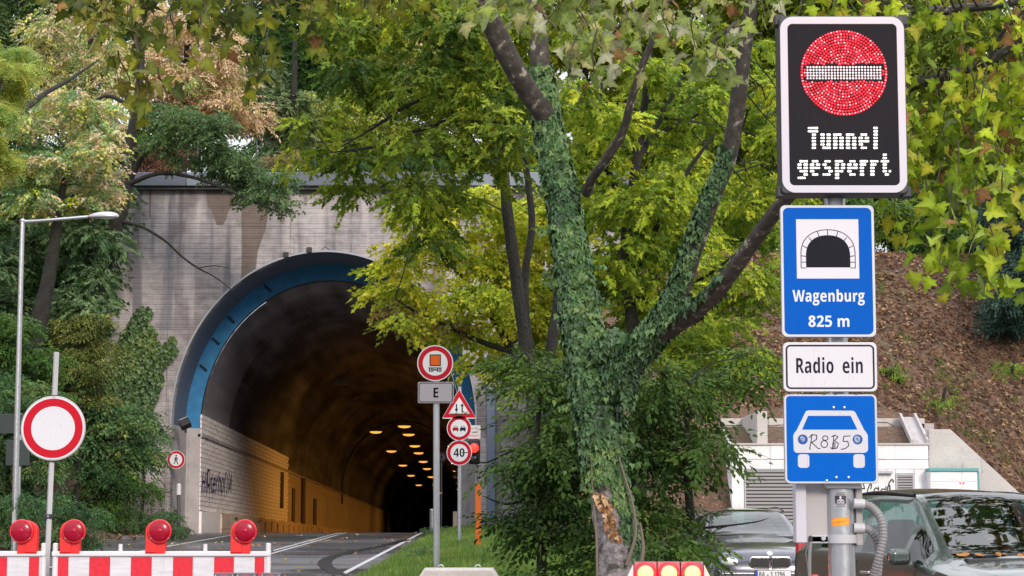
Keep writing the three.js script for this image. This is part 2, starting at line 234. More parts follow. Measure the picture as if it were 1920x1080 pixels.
// ------------------------------------------------------------------ tunnel portal
const PX0 = -13.65, PX1 = 5.4, PTOP = 12.36;
const portalTex = (() => {
  const stain = (x, y, pts, soft) => { // vertical stain with its own outline: [y, x0, x1] rows from top down
    for (let i = 0; i < pts.length - 1; i++) { const [ya, a0, a1] = pts[i], [yb, b0, b1] = pts[i + 1]; if (y <= ya && y > yb) { const t = (ya - y) / (ya - yb), l = mix(a0, b0, t), r = mix(a1, b1, t), e = soft * (0.6 + 0.8 * N(x * 3, y * 2, 4)); return sst(x, l - e, l + e) * (1 - sst(x, r - e, r + e)); } } return 0; };
  const q = (px, py) => { const p = P(px, py, 68); return [p.x, p.y]; };
  const rows = (l) => l.map(([py, a, b]) => [q(a, py)[1], q(a, py)[0], q(b, py)[0]]);
  const s1 = rows([[352, 452, 505], [400, 452, 504], [430, 453, 498], [470, 453, 484], [530, 452, 476], [552, 450, 470]]), s2 = rows([[352, 386, 440], [385, 389, 436], [398, 398, 428], [412, 402, 424], [422, 406, 418]]), s3 = rows([[352, 316, 330], [430, 314, 326], [520, 306, 326], [620, 300, 322]]), s4 = rows([[352, 520, 548], [385, 522, 540], [420, 526, 532]]), s5 = rows([[355, 557, 566], [372, 570, 578], [386, 571, 575]]), s6 = rows([[350, 280, 284], [408, 280, 282]]), s7 = rows([[352, 560, 600], [362, 562, 596], [366, 570, 590]]);
  return colorTex(1536, 1152, (u, v) => {
    const x = PX0 + u * (PX1 - PX0), y = v * 13;
    const course = Math.floor(y / 0.172), cy = (y / 0.172) % 1, bx = Math.floor((x + (course % 3) * 1.3) / 2.05);
    const tone = 0.95 + 0.1 * (0.5 + 0.5 * N(course * 3.7, bx * 5.1, 2));
    const a = fbm(x * 0.45, y * 0.3, 1, 5), st = fbm(x * 2.1, y * 0.16, 8, 4), g = N(x * 14, y * 14), f2 = fbm(x * 3.1, y * 5, 12, 4);
    let k = [0.335, 0.305, 0.312].map((c) => c * tone * (1 + 0.8 * a + 0.14 * g + 0.5 * f2));
    k = mix3(k, [0.14, 0.132, 0.15], 0.85 * sst(st, 0.03, 0.33));
    k = mix3(k, [0.52, 0.475, 0.49], 0.6 * sst(-st, 0.1, 0.36));
    k = mix3(k, [0.15, 0.125, 0.13], 0.75 * sst(fbm(x * 0.5 + 20, y * 0.35, 14, 5) + 0.06, 0.12, 0.32));
    const line = sst(Math.abs(cy - 0.5), 0.4, 0.49) * sst(fbm(x * 0.55, course * 2.3, 22, 4), -0.05, 0.2);
    k = mix3(k, [0.1, 0.085, 0.085], 0.6 * line);
    const vline = sst(Math.abs(((x + 13.65) / 2.05) % 1 - 0.5), 0.485, 0.498) * (0.35 + 0.5 * N(y * 2, x));
    k = mix3(k, [0.13, 0.11, 0.11], Math.max(0, vline));
    const dk = Math.max(stain(x, y, s1, 0.05), stain(x, y, s2, 0.03), stain(x, y, s4, 0.05) * 0.7, stain(x, y, s5, 0.03) * 0.6, stain(x, y, s6, 0.02), stain(x, y, s7, 0.04) * 0.7);
    k = mix3(k, [0.13, 0.1, 0.085].map((c) => c * (1 + 0.5 * st + 0.25 * f2)), dk * 0.92);
    k = mix3(k, [0.16, 0.16, 0.19], stain(x, y, s3, 0.18) * 0.7);
    const low = sst(fbm(x * 0.8, y * 0.5, 31, 5) * 1.3 + (2.6 - y) * 0.09, 0.1, 0.4);   // damp algae near the ground, ragged outline
    k = mix3(k, [0.16, 0.15, 0.14], 0.65 * low);
    return k;
  }, false);
})();
const portalBump = grayTex(512, 1024, (u, v) => { const cy = (v * 13 / 0.172) % 1; return 0.62 - 0.5 * sst(Math.abs(cy - 0.5), 0.38, 0.5) + 0.22 * fbm(u * 50, v * 40, 2, 3) + 0.3 * N(Math.floor(v * 13 / 0.172) * 2.3, 4); }, false);
const matPortal = std([1, 1, 1], 0.92, { map: portalTex, bumpMap: portalBump, bumpScale: 0.018 });
const portal = T('tunnel_portal', 'board-marked concrete tunnel portal wall with a dark capping above the road', 'tunnel portal', V(tunX(MOUTH), FLOOR, -MOUTH));
{
  const cx = tunX(MOUTH), arch = archPts(AO, BO, 0, 60);
  const halfAt = (y) => (y >= SPRING + BO ? 0 : y <= SPRING ? AO : AO * Math.sqrt(Math.max(0, 1 - ((y - SPRING) / BO) ** 2)));
  const ys = arch.filter((p) => p[0] <= 0).map((p) => p[1]);
  const uvs = (g) => planarUV(g, 'x', 'y', 1 / (PX1 - PX0), 1 / 13, PX0, 0);
  const xs = []; for (let x = PX0; x < cx - 0.2; x += 2.05) xs.push(x); xs.push(cx); for (let x = PX0 + 2.05 * xs.length - 2.05; x < PX1 - 0.6; x += 2.05) if (x > cx + 0.5) xs.push(x); xs.push(PX1);
  const lifts = []; for (let y = -0.6; y < PTOP - 0.3; y += 0.172 * 2) lifts.push(y); lifts.push(PTOP);
  for (let j = 0; j < lifts.length - 1; j++) for (let i = 0; i < xs.length - 1; i++) {
    const x0 = xs[i] + 0.003, x1 = xs[i + 1] - 0.003, y0 = lifts[j] + 0.0025, y1 = lifts[j + 1] - 0.0025, left = (x0 + x1) / 2 < cx;
    const yy = [y0, ...ys.filter((y) => y > y0 + 0.01 && y < y1 - 0.01).sort((a, b) => a - b), y1], out = [], inn = [];
    for (const y of yy) { const h = halfAt(y), e = left ? Math.min(x1, cx - h) : Math.max(x0, cx + h); if (left ? e > x0 + 0.01 : e < x1 - 0.01) { out.push([left ? x0 : x1, y]); inn.push([e, y]); } }
    if (out.length < 2) continue;
    const s = new THREE.Shape(), pts = [...out, ...inn.reverse()]; pts.forEach(([x, y], k) => (k ? s.lineTo(x, y) : s.moveTo(x, y)));
    const g = new THREE.ExtrudeGeometry(s, { depth: 0.5, bevelEnabled: false }); const proud = 0.016 * R(); g.translate(0, 0, -MOUTH - 0.5 + proud);
    M('concrete_panel', uvs(g), matPortal, portal);
  }
  // backing behind the joints, then the return walls
  const bs = new THREE.Shape(); bs.moveTo(PX0 + 0.03, -0.6); bs.lineTo(PX0 + 0.03, PTOP - 0.02); bs.lineTo(PX1 - 0.03, PTOP - 0.02); bs.lineTo(PX1 - 0.03, -0.6); bs.lineTo(cx + AO + 0.012, -0.6);
  for (const [x, y] of [...arch].reverse()) bs.lineTo(cx + x * (1 + 0.012 / AO), y + (y > SPRING ? 0.012 : 0)); bs.lineTo(cx - AO - 0.012, -0.6); bs.closePath();
  const bg = new THREE.ExtrudeGeometry(bs, { depth: 0.6, bevelEnabled: false }); bg.translate(0, 0, -MOUTH - 0.02 - 0.6); M('backing', uvs(bg), matPortal, portal);
  M('side_wall', planarUV(box(PX0 + 0.02, PX0 + 0.5, -0.6, PTOP, -MOUTH - 8, -MOUTH - 0.5), 'z', 'y', 1 / 8, 1 / 13), matPortal, portal);
  M('side_wall', planarUV(box(PX1 - 0.5, PX1 - 0.02, -0.6, PTOP, -MOUTH - 9, -MOUTH - 0.5), 'z', 'y', 1 / 8, 1 / 13), matPortal, portal);
  // capping: sheet-metal fascia in lengths with an overhang and a drip edge
  const fascia = std([0.105, 0.115, 0.15], 0.5, { roughnessMap: concGrain }), faciaTop = std([0.16, 0.19, 0.23], 0.4);
  for (let k = 0, x = PX0 - 0.35; x < PX1 + 0.2; k++, x += 3.0) { const x1 = Math.min(x + 2.985, PX1 + 0.3); M('capping', box(x, x1, PTOP + 0.06, PTOP + 0.53, -MOUTH - 1.2, -MOUTH + 0.42, 0.03), k % 3 === 1 ? faciaTop : fascia, portal); }
  M('drip_edge', box(PX0 - 0.3, PX1 + 0.25, PTOP - 0.04, PTOP + 0.06, -MOUTH - 1.1, -MOUTH + 0.3), matDark, portal);
  // painted reveal and ring round the opening
  const rev = (a0, b0, D0, a1, b1, D1, base) => { const A = archPts(a0, b0, base, 60), B = archPts(a1, b1, base, 60), pos = [], uv = [], idx = []; let s = 0; A.forEach(([x, y], i) => { if (i) s += Math.hypot(x - A[i - 1][0], y - A[i - 1][1]); pos.push(tunX(D0) + x, y, -D0, tunX(D1) + B[i][0], B[i][1], -D1); uv.push(s, 0, s, Math.max(0.5, Math.abs(D1 - D0))); if (i) { const a = i * 2 - 2; idx.push(a, a + 2, a + 1, a + 1, a + 2, a + 3); } }); const g = new THREE.BufferGeometry(); g.setAttribute('position', new THREE.Float32BufferAttribute(pos, 3)); g.setAttribute('uv', new THREE.Float32BufferAttribute(uv, 2)); g.setIndex(idx); g.computeVertexNormals(); return g; };
  const cut = (g, lo) => g; // full-height reveal; the unpainted foot is a separate jamb below
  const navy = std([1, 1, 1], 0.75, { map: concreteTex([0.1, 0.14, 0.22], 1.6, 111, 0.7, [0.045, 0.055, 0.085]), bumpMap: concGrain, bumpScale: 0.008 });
  const blue = std([1, 1, 1], 0.65, { map: concreteTex([0.025, 0.185, 0.4], 1.6, 117, 0.6, [0.02, 0.1, 0.22]), bumpMap: concGrain, bumpScale: 0.006 });
  const foot = SPRING - 0.02;
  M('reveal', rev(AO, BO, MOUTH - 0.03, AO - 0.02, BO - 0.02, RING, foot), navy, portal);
  M('ring', rev(AO, BO, RING + 0.02, AI, BI, RING, foot), blue, portal);
  M('ring_edge', rev(AI, BI, RING, AI, BI, RING + 0.35, foot), std([0.06, 0.06, 0.07], 0.8), portal);
  M('arch_edge', rev(AO + 0.05, BO + 0.05, MOUTH - 0.035, AO - 0.01, BO - 0.01, MOUTH - 0.035, foot), std([0.3, 0.33, 0.37], 0.7), portal);
  for (const s of [-1, 1]) { const xo = (D) => tunX(D) + s * AO; const g = merge([box(Math.min(s * AO, s * (AI - 0.02)), Math.max(s * AO, s * (AI - 0.02)), -0.6, foot, -RING - 0.9, -RING)]); g.translate(tunX(RING), 0, 0); planarUV(g, 'x', 'y'); M('jamb', g, matConcrete, portal); const h = box(s > 0 ? AO - 0.02 : -AO - 0.4, s > 0 ? AO + 0.4 : -AO + 0.02, -0.6, foot, -RING, -MOUTH - 0.4); h.translate(tunX(69.5), 0, 0); planarUV(h, 'z', 'y'); M('jamb', h, matConcrete, portal); }
  // little conduits and brackets pinned to the blue ring
  for (const t of [158, 147, 137, 118]) { const a = t * Math.PI / 180, c = V(tunX(RING) + 4.86 * Math.cos(a), SPRING + 5.52 * Math.sin(a), -RING + 0.05); M('clamp', cyl(c.clone().add(V(-0.1, 0.16, 0)), c.clone().add(V(0.16, -0.06, 0.03)), 0.03), matDark, portal); }
  for (const t of [96, 105]) { const a = t * Math.PI / 180; M('bolt_plate', box(-0.09, 0.09, -0.05, 0.13, 0, 0.06, 0.02).translate(cx + (AO + 0.02) * Math.cos(a), SPRING + (BO + 0.05) * Math.sin(a), -MOUTH + 0.03), matDark, portal); }
  // blue-grey downpipe strip beside the opening
  const px = P(921, 760, MOUTH).x; M('downpipe', box(px - 0.15, px + 0.15, 0.4, 5.7, -MOUTH + 0.02, -MOUTH + 0.2, 0.03), std([0.17, 0.2, 0.29], 0.5), portal);
  M('hopper', box(px - 0.22, px + 0.22, 5.7, 6.1, -MOUTH + 0.02, -MOUTH + 0.28, 0.04), std([0.15, 0.18, 0.26], 0.5), portal);
}
// ------------------------------------------------------------------ tunnel interior
const tunnel = T('tunnel_tube', 'sooty concrete tunnel vault running back into darkness behind the blue ring', 'tunnel', V(tunX(RING), FLOOR, -RING));
const WALLH = 3.42;
{
  const soot = colorTex(768, 1280, (u, v) => { // u: along the vault (0 left spring .. 1 right), v: 60 m of length
    const L = v * 100, a = fbm(u * 9, L * 0.25, 3, 5), b = fbm(u * 26, L * 0.09, 8, 4), f = N(u * 150, L * 6);
    let k = 0.21 + 0.32 * a + 0.3 * b + 0.015 * f;
    const rag = 0.06 * fbm(u * 8, L * 0.2, 31, 4);
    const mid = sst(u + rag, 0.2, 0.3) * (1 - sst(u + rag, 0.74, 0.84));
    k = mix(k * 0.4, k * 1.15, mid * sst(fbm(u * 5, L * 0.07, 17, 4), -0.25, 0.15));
    const lime = sst(fbm(u * 40, L * 0.05, 40, 3), 0.3, 0.45); k = mix(k, 0.22, 0.5 * lime);
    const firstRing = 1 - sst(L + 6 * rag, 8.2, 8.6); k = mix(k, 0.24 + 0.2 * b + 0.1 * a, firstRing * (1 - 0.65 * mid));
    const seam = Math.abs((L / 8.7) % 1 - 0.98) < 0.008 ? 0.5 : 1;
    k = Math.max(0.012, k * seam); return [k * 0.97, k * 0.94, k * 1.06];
  });
  const matVault = std([1, 1, 1], 0.85, { map: soot, bumpMap: concGrain, bumpScale: 0.02 });
  const pts = archPts(AI, BI, WALLH, 36), pos = [], uv = [], idx = []; const Ds = []; for (let D = RING + 0.3; D < 120; D += 4) Ds.push(D); for (let D = 120; D <= 170; D += 5) Ds.push(D); for (let D = 180; D <= 330; D += 10) Ds.push(D);
  let tot = 0; const arc = pts.map((p, i) => (i ? (tot += Math.hypot(p[0] - pts[i - 1][0], p[1] - pts[i - 1][1])) : 0));
  for (const D of Ds) pts.forEach(([x, y], i) => { pos.push(tunX(D) + x, y + tunDrop(D), -D); uv.push(arc[i] / tot, (D - RING) / 100); });
  const n = pts.length; for (let i = 1; i < uv.length; i += 2) uv[i] = Math.min(0.999, uv[i]); for (let j = 0; j < Ds.length - 1; j++) for (let i = 0; i < n - 1; i++) { const a = j * n + i; idx.push(a, a + n, a + 1, a + 1, a + n, a + n + 1); }
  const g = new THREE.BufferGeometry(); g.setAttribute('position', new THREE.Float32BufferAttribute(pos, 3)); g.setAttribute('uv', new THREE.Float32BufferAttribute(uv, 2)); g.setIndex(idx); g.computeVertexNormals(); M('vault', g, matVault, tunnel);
  // a rib across the vault far in
  const rib = []; for (const D of [150, 240]) { const l = archPts(AI - 0.12, BI - 0.12, WALLH, 30).map(([x, y]) => V(tunX(D) + x, y + tunDrop(D), -D)); rib.push(tube(l, [0.07, 0.07], 60, 6)); } rib.forEach((r) => M('rib', r, matVault, tunnel));
  const end = new THREE.Shape(archPts(AI + 0.1, BI + 0.1, -2, 30).map(([x, y]) => new THREE.Vector2(x, y))); const eg = new THREE.ShapeGeometry(end); eg.translate(tunX(330), tunDrop(330), -329.9); M('dark_end_cap', eg, matDark, tunnel);  // dark cap added to close the tube against stray light; the tunnel runs on
  // side walls: white-painted masonry. The first 16 m of the left wall block by block
  const paint = colorTex(1024, 512, (u, v) => { const x = u * 24, y = v * 3.42, c = Math.floor(y / 0.152), a = fbm(x * 0.5, y * 0.7, 3, 5), s = fbm(x * 3, y * 0.25, 5, 4); let k = [0.46, 0.37, 0.33].map((t) => t * (1 + 0.25 * a + 0.1 * N(x * 9, y * 9))); k = mix3(k, [0.2, 0.16, 0.14], 0.55 * sst(s, 0.12, 0.42)); const l = sst(Math.abs((y / 0.152) % 1 - 0.5), 0.42, 0.49), jx = sst(Math.abs(((x / 0.62 + (c % 2) * 0.5) % 1) - 0.5), 0.47, 0.495); return mix3(k, [0.22, 0.18, 0.17], 0.5 * Math.max(l, jx)); });
  paint.repeat.set(1 / 24, 1 / 3.42);
  const matWall = std([1, 1, 1], 0.7, { map: paint, bumpMap: concGrain, bumpScale: 0.006 });
  const wallSheet = (s, D0, D1, y0, y1, inset) => { const p = [], q = [], ix = []; const nn = Math.ceil((D1 - D0) / 3); for (let i = 0; i <= nn; i++) { const D = mix(D0, D1, i / nn), x = tunX(D) + s * (AI - inset), d = tunDrop(D); p.push(x, y0 + d, -D, x, y1 + d, -D); q.push(D - RING, y0 - FLOOR, D - RING, y1 - FLOOR); } for (let i = 0; i < nn; i++) { const a = i * 2; ix.push(a, a + 1, a + 2, a + 1, a + 3, a + 2); } const gg = new THREE.BufferGeometry(); gg.setAttribute('position', new THREE.Float32BufferAttribute(p, 3)); gg.setAttribute('uv', new THREE.Float32BufferAttribute(q, 2)); gg.setIndex(ix); gg.computeVertexNormals(); return gg; };
  M('side_wall', wallSheet(-1, RING, 330, 0, WALLH + 0.75, 0.02), matWall, tunnel);
  M('side_wall', wallSheet(1, RING, 330, 0, WALLH + 0.75, 0.02), matWall, tunnel);
  const tones = [[0.9, 0.83, 0.83], [0.87, 0.8, 0.8], [0.83, 0.76, 0.76], [0.89, 0.82, 0.83], [0.8, 0.73, 0.72]].map((c) => std([1, 1, 1], 0.65, { map: concreteTex(c, 1.7, 130 + c[0] * 50, 0.06, [0.32, 0.27, 0.25]), bumpMap: concGrain, bumpScale: 0.004 }));
  const plinthTop = FLOOR + 0.8, H = (WALLH + 0.75 - 0.8) / 20; const blocks = {};
  let nb = 0;
  for (let r = 0; r < 20 && nb < 290; r++) for (let D = RING + 0.04 - (r % 2) * 0.45, k = 0; D < RING + 12.5 && nb < 290; D += 0.9, k++) {
    const a = Math.max(D, RING + 0.02), b = D + 0.89; if (b - a < 0.1) continue; const Dm = (a + b) / 2, xl = tunX(Dm) - AI, d = tunDrop(Dm), y0 = plinthTop + r * H + 0.01 * R() * 0.2;
    const g = new THREE.BoxGeometry(0.05, H - 0.022, b - a - 0.012); g.translate(xl + 0.032 + 0.006 * R(), y0 + H / 2 + d, -Dm); planarUV(g, 'z', 'y'); M('block', g, pick(tones), tunnel); nb++;
  }
  const far = []; for (let r = 0; r < 20; r++) for (let D = RING + 12.6 - (r % 2) * 0.45; D < RING + 34; D += 0.9) { if (D < RING + 12.5) continue; const Dm = D + 0.45, g = new THREE.BoxGeometry(0.05, H - 0.022, 0.88); g.translate(tunX(Dm) - AI + 0.03 + 0.006 * R(), plinthTop + r * H + H / 2 + tunDrop(Dm), -Dm); far.push(planarUV(g, 'z', 'y')); }
  tag(M('masonry', merge(far), tones[1], tunnel), 'white masonry farther inside the tunnel', null, null, 'stuff');
  // coping course, niches and a riser pipe on the left wall
  M('cornice', (() => { const g = []; for (let D = RING; D < 300; D += 1.5) g.push(box(-AI - 0.05, -AI + 0.11, WALLH + 0.72, WALLH + 0.82, -D - 1.52, -D).translate(tunX(D + 0.75), tunDrop(D + 0.75), 0)); return merge(g); })(), matConcrete, tunnel);
  const nicheM = std([0.09, 0.07, 0.06], 0.8), nicheL = std([0.5, 0.4, 0.36], 0.8);
  for (const [D, w, y0, y1] of [[108.5, 1.1, 0.9, 3.1], [123.5, 1.5, 1.2, 2.9]]) { const x = tunX(D) - AI, d = tunDrop(D); M('niche_door', box(x + 0.02, x + 0.1, y0 + d + 0.3, y1 + d + 0.3, -D - w, -D, 0.02), nicheM, tunnel); }
  for (const [D, y0, y1, r] of [[101.5, 2.2, 4.0, 0.09], [114.6, 0.9, 4.15, 0.13]]) { const x = tunX(D) - AI + 0.14, d = tunDrop(D); M('riser_pipe', cyl(V(x, y0 + d, -D), V(x, y1 + d, -D), r), std([0.12, 0.09, 0.07], 0.7), tunnel); }
  M('cabinet_door', box(tunX(73.3) - AI + 0.05, tunX(73.3) - AI + 0.1, 2.42, 3.02, -73.55, -73.0, 0.01), matDark, tunnel);
  M('cabinet_panel', box(tunX(73.3) - AI + 0.1, tunX(73.3) - AI + 0.108, 2.5, 2.94, -73.42, -73.12), std([0.5, 0.42, 0.4], 0.7), tunnel);
  // crash plinth pierced by drain slots
  const plinthMat = std([1, 1, 1], 0.75, { map: concreteTex([0.6, 0.46, 0.37], 2.4, 141, 0.35, [0.3, 0.2, 0.14]), bumpMap: concGrain, bumpScale: 0.006 });
  const pl = (s, D0, D1, y0, y1, dep, xin) => { const Dm = (D0 + D1) / 2, x = tunX(Dm), d = tunDrop(Dm); const g = s < 0 ? box(x - AI + xin, x - AI + xin + dep, y0 + d, y1 + d, -D1, -D0) : box(x + AI - xin - dep, x + AI - xin, y0 + d, y1 + d, -D1, -D0); return planarUV(g, 'z', 'y'); };
  const segs = [], backs = [];
  M('plinth_end', pl(-1, RING + 0.02, RING + 4.7, 0.5, plinthTop, 0.16, 0.0), tones[0], tunnel);
  M('plinth_base', (() => { const g = []; for (let D = RING + 4.7; D < 300; D += 5) g.push(pl(-1, D, D + 5, -0.2, FLOOR + 0.22, 0.3, 0)); return merge(g); })(), plinthMat, tunnel);
  M('plinth_top', (() => { const g = []; for (let D = RING + 4.7; D < 300; D += 5) g.push(pl(-1, D, D + 5, FLOOR + 0.66, plinthTop, 0.3, 0)); return merge(g); })(), plinthMat, tunnel);
  M('plinth_back', (() => { const g = []; for (let D = RING + 4.7; D < 300; D += 5) g.push(pl(-1, D, D + 5, FLOOR + 0.22, FLOOR + 0.66, 0.02, 0)); return merge(g); })(), plinthMat, tunnel);
  const piers = [[76, 79.5], [80.5, 85.3], [86.3, 88.3]]; for (let D = 89.3; D < 200; D += 3) piers.push([D, D + 2]);
  for (const [D, e] of piers) { M('plinth_pier', pl(-1, D, e, FLOOR + 0.22, FLOOR + 0.66, 0.297, 0), plinthMat, tunnel); }
  M('plinth', (() => { const g = []; for (let D = RING + 0.02; D < 300; D += 5) g.push(pl(1, D, D + 5, -0.2, plinthTop, 0.2, 0)); return merge(g); })(), plinthMat, tunnel);
  // spray-painted word on the white blocks, a thin film of paint
  const word = canvasTex(512, 256, (c, w, h) => { c.clearRect(0, 0, w, h); c.fillStyle = '#2a2a68'; c.strokeStyle = '#2a2a68'; c.save(); c.transform(1, -0.04, -0.12, 1, 20, 0); c.font = '112px sans-serif'; c.scale(0.78, 1.4); c.fillText('Hinterhof', 14, 128); c.restore(); c.lineWidth = 5; for (let i = 0; i < 9; i++) { c.globalAlpha = 0.7; c.beginPath(); const x = 40 + i * 47; c.moveTo(x, 150); c.lineTo(x + 2, 180 + 40 * R()); c.stroke(); } c.globalAlpha = 0.85; c.lineWidth = 9; c.beginPath(); c.moveTo(420, 60); c.lineTo(412, 170); c.moveTo(450, 40); c.lineTo(446, 160); c.moveTo(455, 150); c.lineTo(490, 60); c.lineTo(486, 160); c.stroke(); }, true);
  const gm = std([1, 1, 1], 0.6, { map: word, transparent: true }); const pg = new THREE.PlaneGeometry(9.6, 1.7); pg.rotateY(Math.PI / 2); pg.translate(tunX(75.9) - AI + 0.09, 2.5, -75.9); const sh = pg.attributes.position; for (let i = 0; i < sh.count; i++) { const D = -sh.getZ(i); sh.setX(i, tunX(D) - AI + 0.09); } M('graffiti', pg, gm, tunnel, 'dark blue spray-painted scrawl');
}
// lamps under the vault: two rows of sodium fittings, and unseen floodlights added along the right-hand wall to light the left one
const sodium = new THREE.Color().setRGB(1, 0.44, 0.07);
const glow = std([0.9, 0.5, 0.12], 0.5, { emissive: sodium, emissiveIntensity: 0.72 });
const fitting = std([0.22, 0.21, 0.2], 0.6, { metalness: 0.3 });
const lampSpec = (lit, D, off, y) => {
  const g = T('tunnel_lamp', lit ? 'sodium lamp glowing orange in the rows under the tunnel vault' : 'unlit grey fitting hanging under the dark tunnel vault', 'lamp', V(tunX(D) + off, y + tunDrop(D), -D), lit ? 'orange lamps in the tunnel' : 'unlit fittings in the tunnel');
  const l = (n, gg, m) => { const q = new THREE.Mesh(gg, m); q.name = n; g.add(q); return q; };
  l('housing', new RoundedBoxGeometry(0.85, 0.24, 0.5, 2, 0.05).translate(0, 0.2, 0), fitting);
  l('hanger', merge([box(-0.35, -0.31, 0.3, 1.6, -0.02, 0.02), box(0.31, 0.35, 0.3, 1.6, -0.02, 0.02)]), fitting);
  if (lit) { l('lens', (() => { const s = new THREE.SphereGeometry(0.5, 20, 10, 0, Math.PI * 2, Math.PI / 2, Math.PI / 2); s.scale(0.78, 0.26, 0.5); s.translate(0, 0.07, 0); return s; })(), glow); const s = new THREE.SpotLight(sodium, 6, 60, 0.75, 0.6, 2); s.position.set(0, -0.2, 0); s.target.position.set(-0.4, -5, 0); s.castShadow = true; s.shadow.radius = 8; g.add(s, s.target); }
  return g;
};
for (const D of [112, 98]) { const u = lampSpec(false, D, -1.3, 8.0); u.userData.label = D < 100 ? 'unlit grey fitting under the tunnel vault, nearest the blue ring' : 'unlit grey fitting under the vault just before the first glowing lamp'; }
for (const D of [129, 155, 182, 208, 240]) lampSpec(true, D, -1.05, 7.5);
for (const D of [123, 132, 147, 158, 174, 190, 212, 240, 275]) lampSpec(true, D, 0.95, 7.5);
for (const D of [98, 103, 109, 119, 130, 142, 156, 172, 190, 212]) {
  const x = tunX(D) + AI - 0.42, y = 5.15 + tunDrop(D), g = T('added_floodlight', 'unseen orange floodlight added on the right-hand tunnel wall to light the left one', 'lamp', V(x, y, -D), 'added floodlights on the tunnel wall');
  const l = (n, gg, m) => { const q = new THREE.Mesh(gg, m); q.name = n; g.add(q); return q; };
  l('hood', merge([box(-0.34, 0.2, 0.07, 0.1, -0.45, 0.45, 0.01), box(-0.34, -0.315, -0.04, 0.07, -0.45, 0.45), box(-0.315, 0.2, -0.04, 0.07, -0.45, -0.43), box(-0.315, 0.2, -0.04, 0.07, 0.43, 0.45)]), fitting); l('housing', new RoundedBoxGeometry(0.12, 0.24, 0.7, 2, 0.03).translate(0.25, 0.0, 0), fitting); l('lens', box(-0.2, 0.15, 0.045, 0.066, -0.35, 0.35, 0.005), glow);  // hood lip shaped to stop the added light at the top of the left wall
  const s = new THREE.SpotLight(sodium, 38, 80, 1.2, 0.3, 2); s.position.set(0, 0.01, 0); s.target.position.set(-7, -4.5, 0); s.castShadow = true; s.shadow.radius = 8; g.add(s, s.target);
}
// ------------------------------------------------------------------ fittings on and beside the portal
const matRed = std([0.62, 0.02, 0.04], 0.45), matSignWhite = std([0.82, 0.81, 0.83], 0.42);
function person(c, x, y, s) { // the walking figure of a pedestrian sign, print
  c.save(); c.translate(x, y); c.scale(s, s); c.fillStyle = '#111'; c.strokeStyle = '#111'; c.lineCap = 'round'; c.lineJoin = 'round';
  c.beginPath(); c.arc(2, -70, 13, 0, 7); c.fill(); c.lineWidth = 24; c.beginPath(); c.moveTo(1, -42); c.lineTo(-1, -2); c.stroke(); c.lineWidth = 14; c.beginPath(); c.moveTo(0, -2); c.lineTo(16, 32); c.lineTo(30, 72); c.moveTo(-2, -2); c.lineTo(-14, 34); c.lineTo(-34, 70); c.stroke(); c.lineWidth = 10; c.beginPath(); c.moveTo(4, -44); c.lineTo(26, -22); c.lineTo(30, 4); c.moveTo(-4, -44); c.lineTo(-24, -18); c.lineTo(-20, 8); c.stroke(); c.restore();
}
const ringSign = (inner) => canvasTex(256, 256, (c, w) => { c.fillStyle = '#f2f1f4'; c.fillRect(0, 0, w, w); c.fillStyle = '#c8102a'; c.beginPath(); c.arc(128, 128, 120, 0, 7); c.fill(); c.fillStyle = '#efeef2'; c.beginPath(); c.arc(128, 128, 88, 0, 7); c.fill(); inner && inner(c); });
function discSign(parent, c, r, tex, name = 'round_sign', label) { const p = M(name, plateGeo(discShape(r), 0.025, c), matSignBack, parent, label); M('sign_face', faceGeo(discShape(r - 0.004), 2 * r, 2 * r, c), phy([0.72, 0.72, 0.73], 0.5, { map: tex, specularIntensity: 0.35 }), p); return p; }
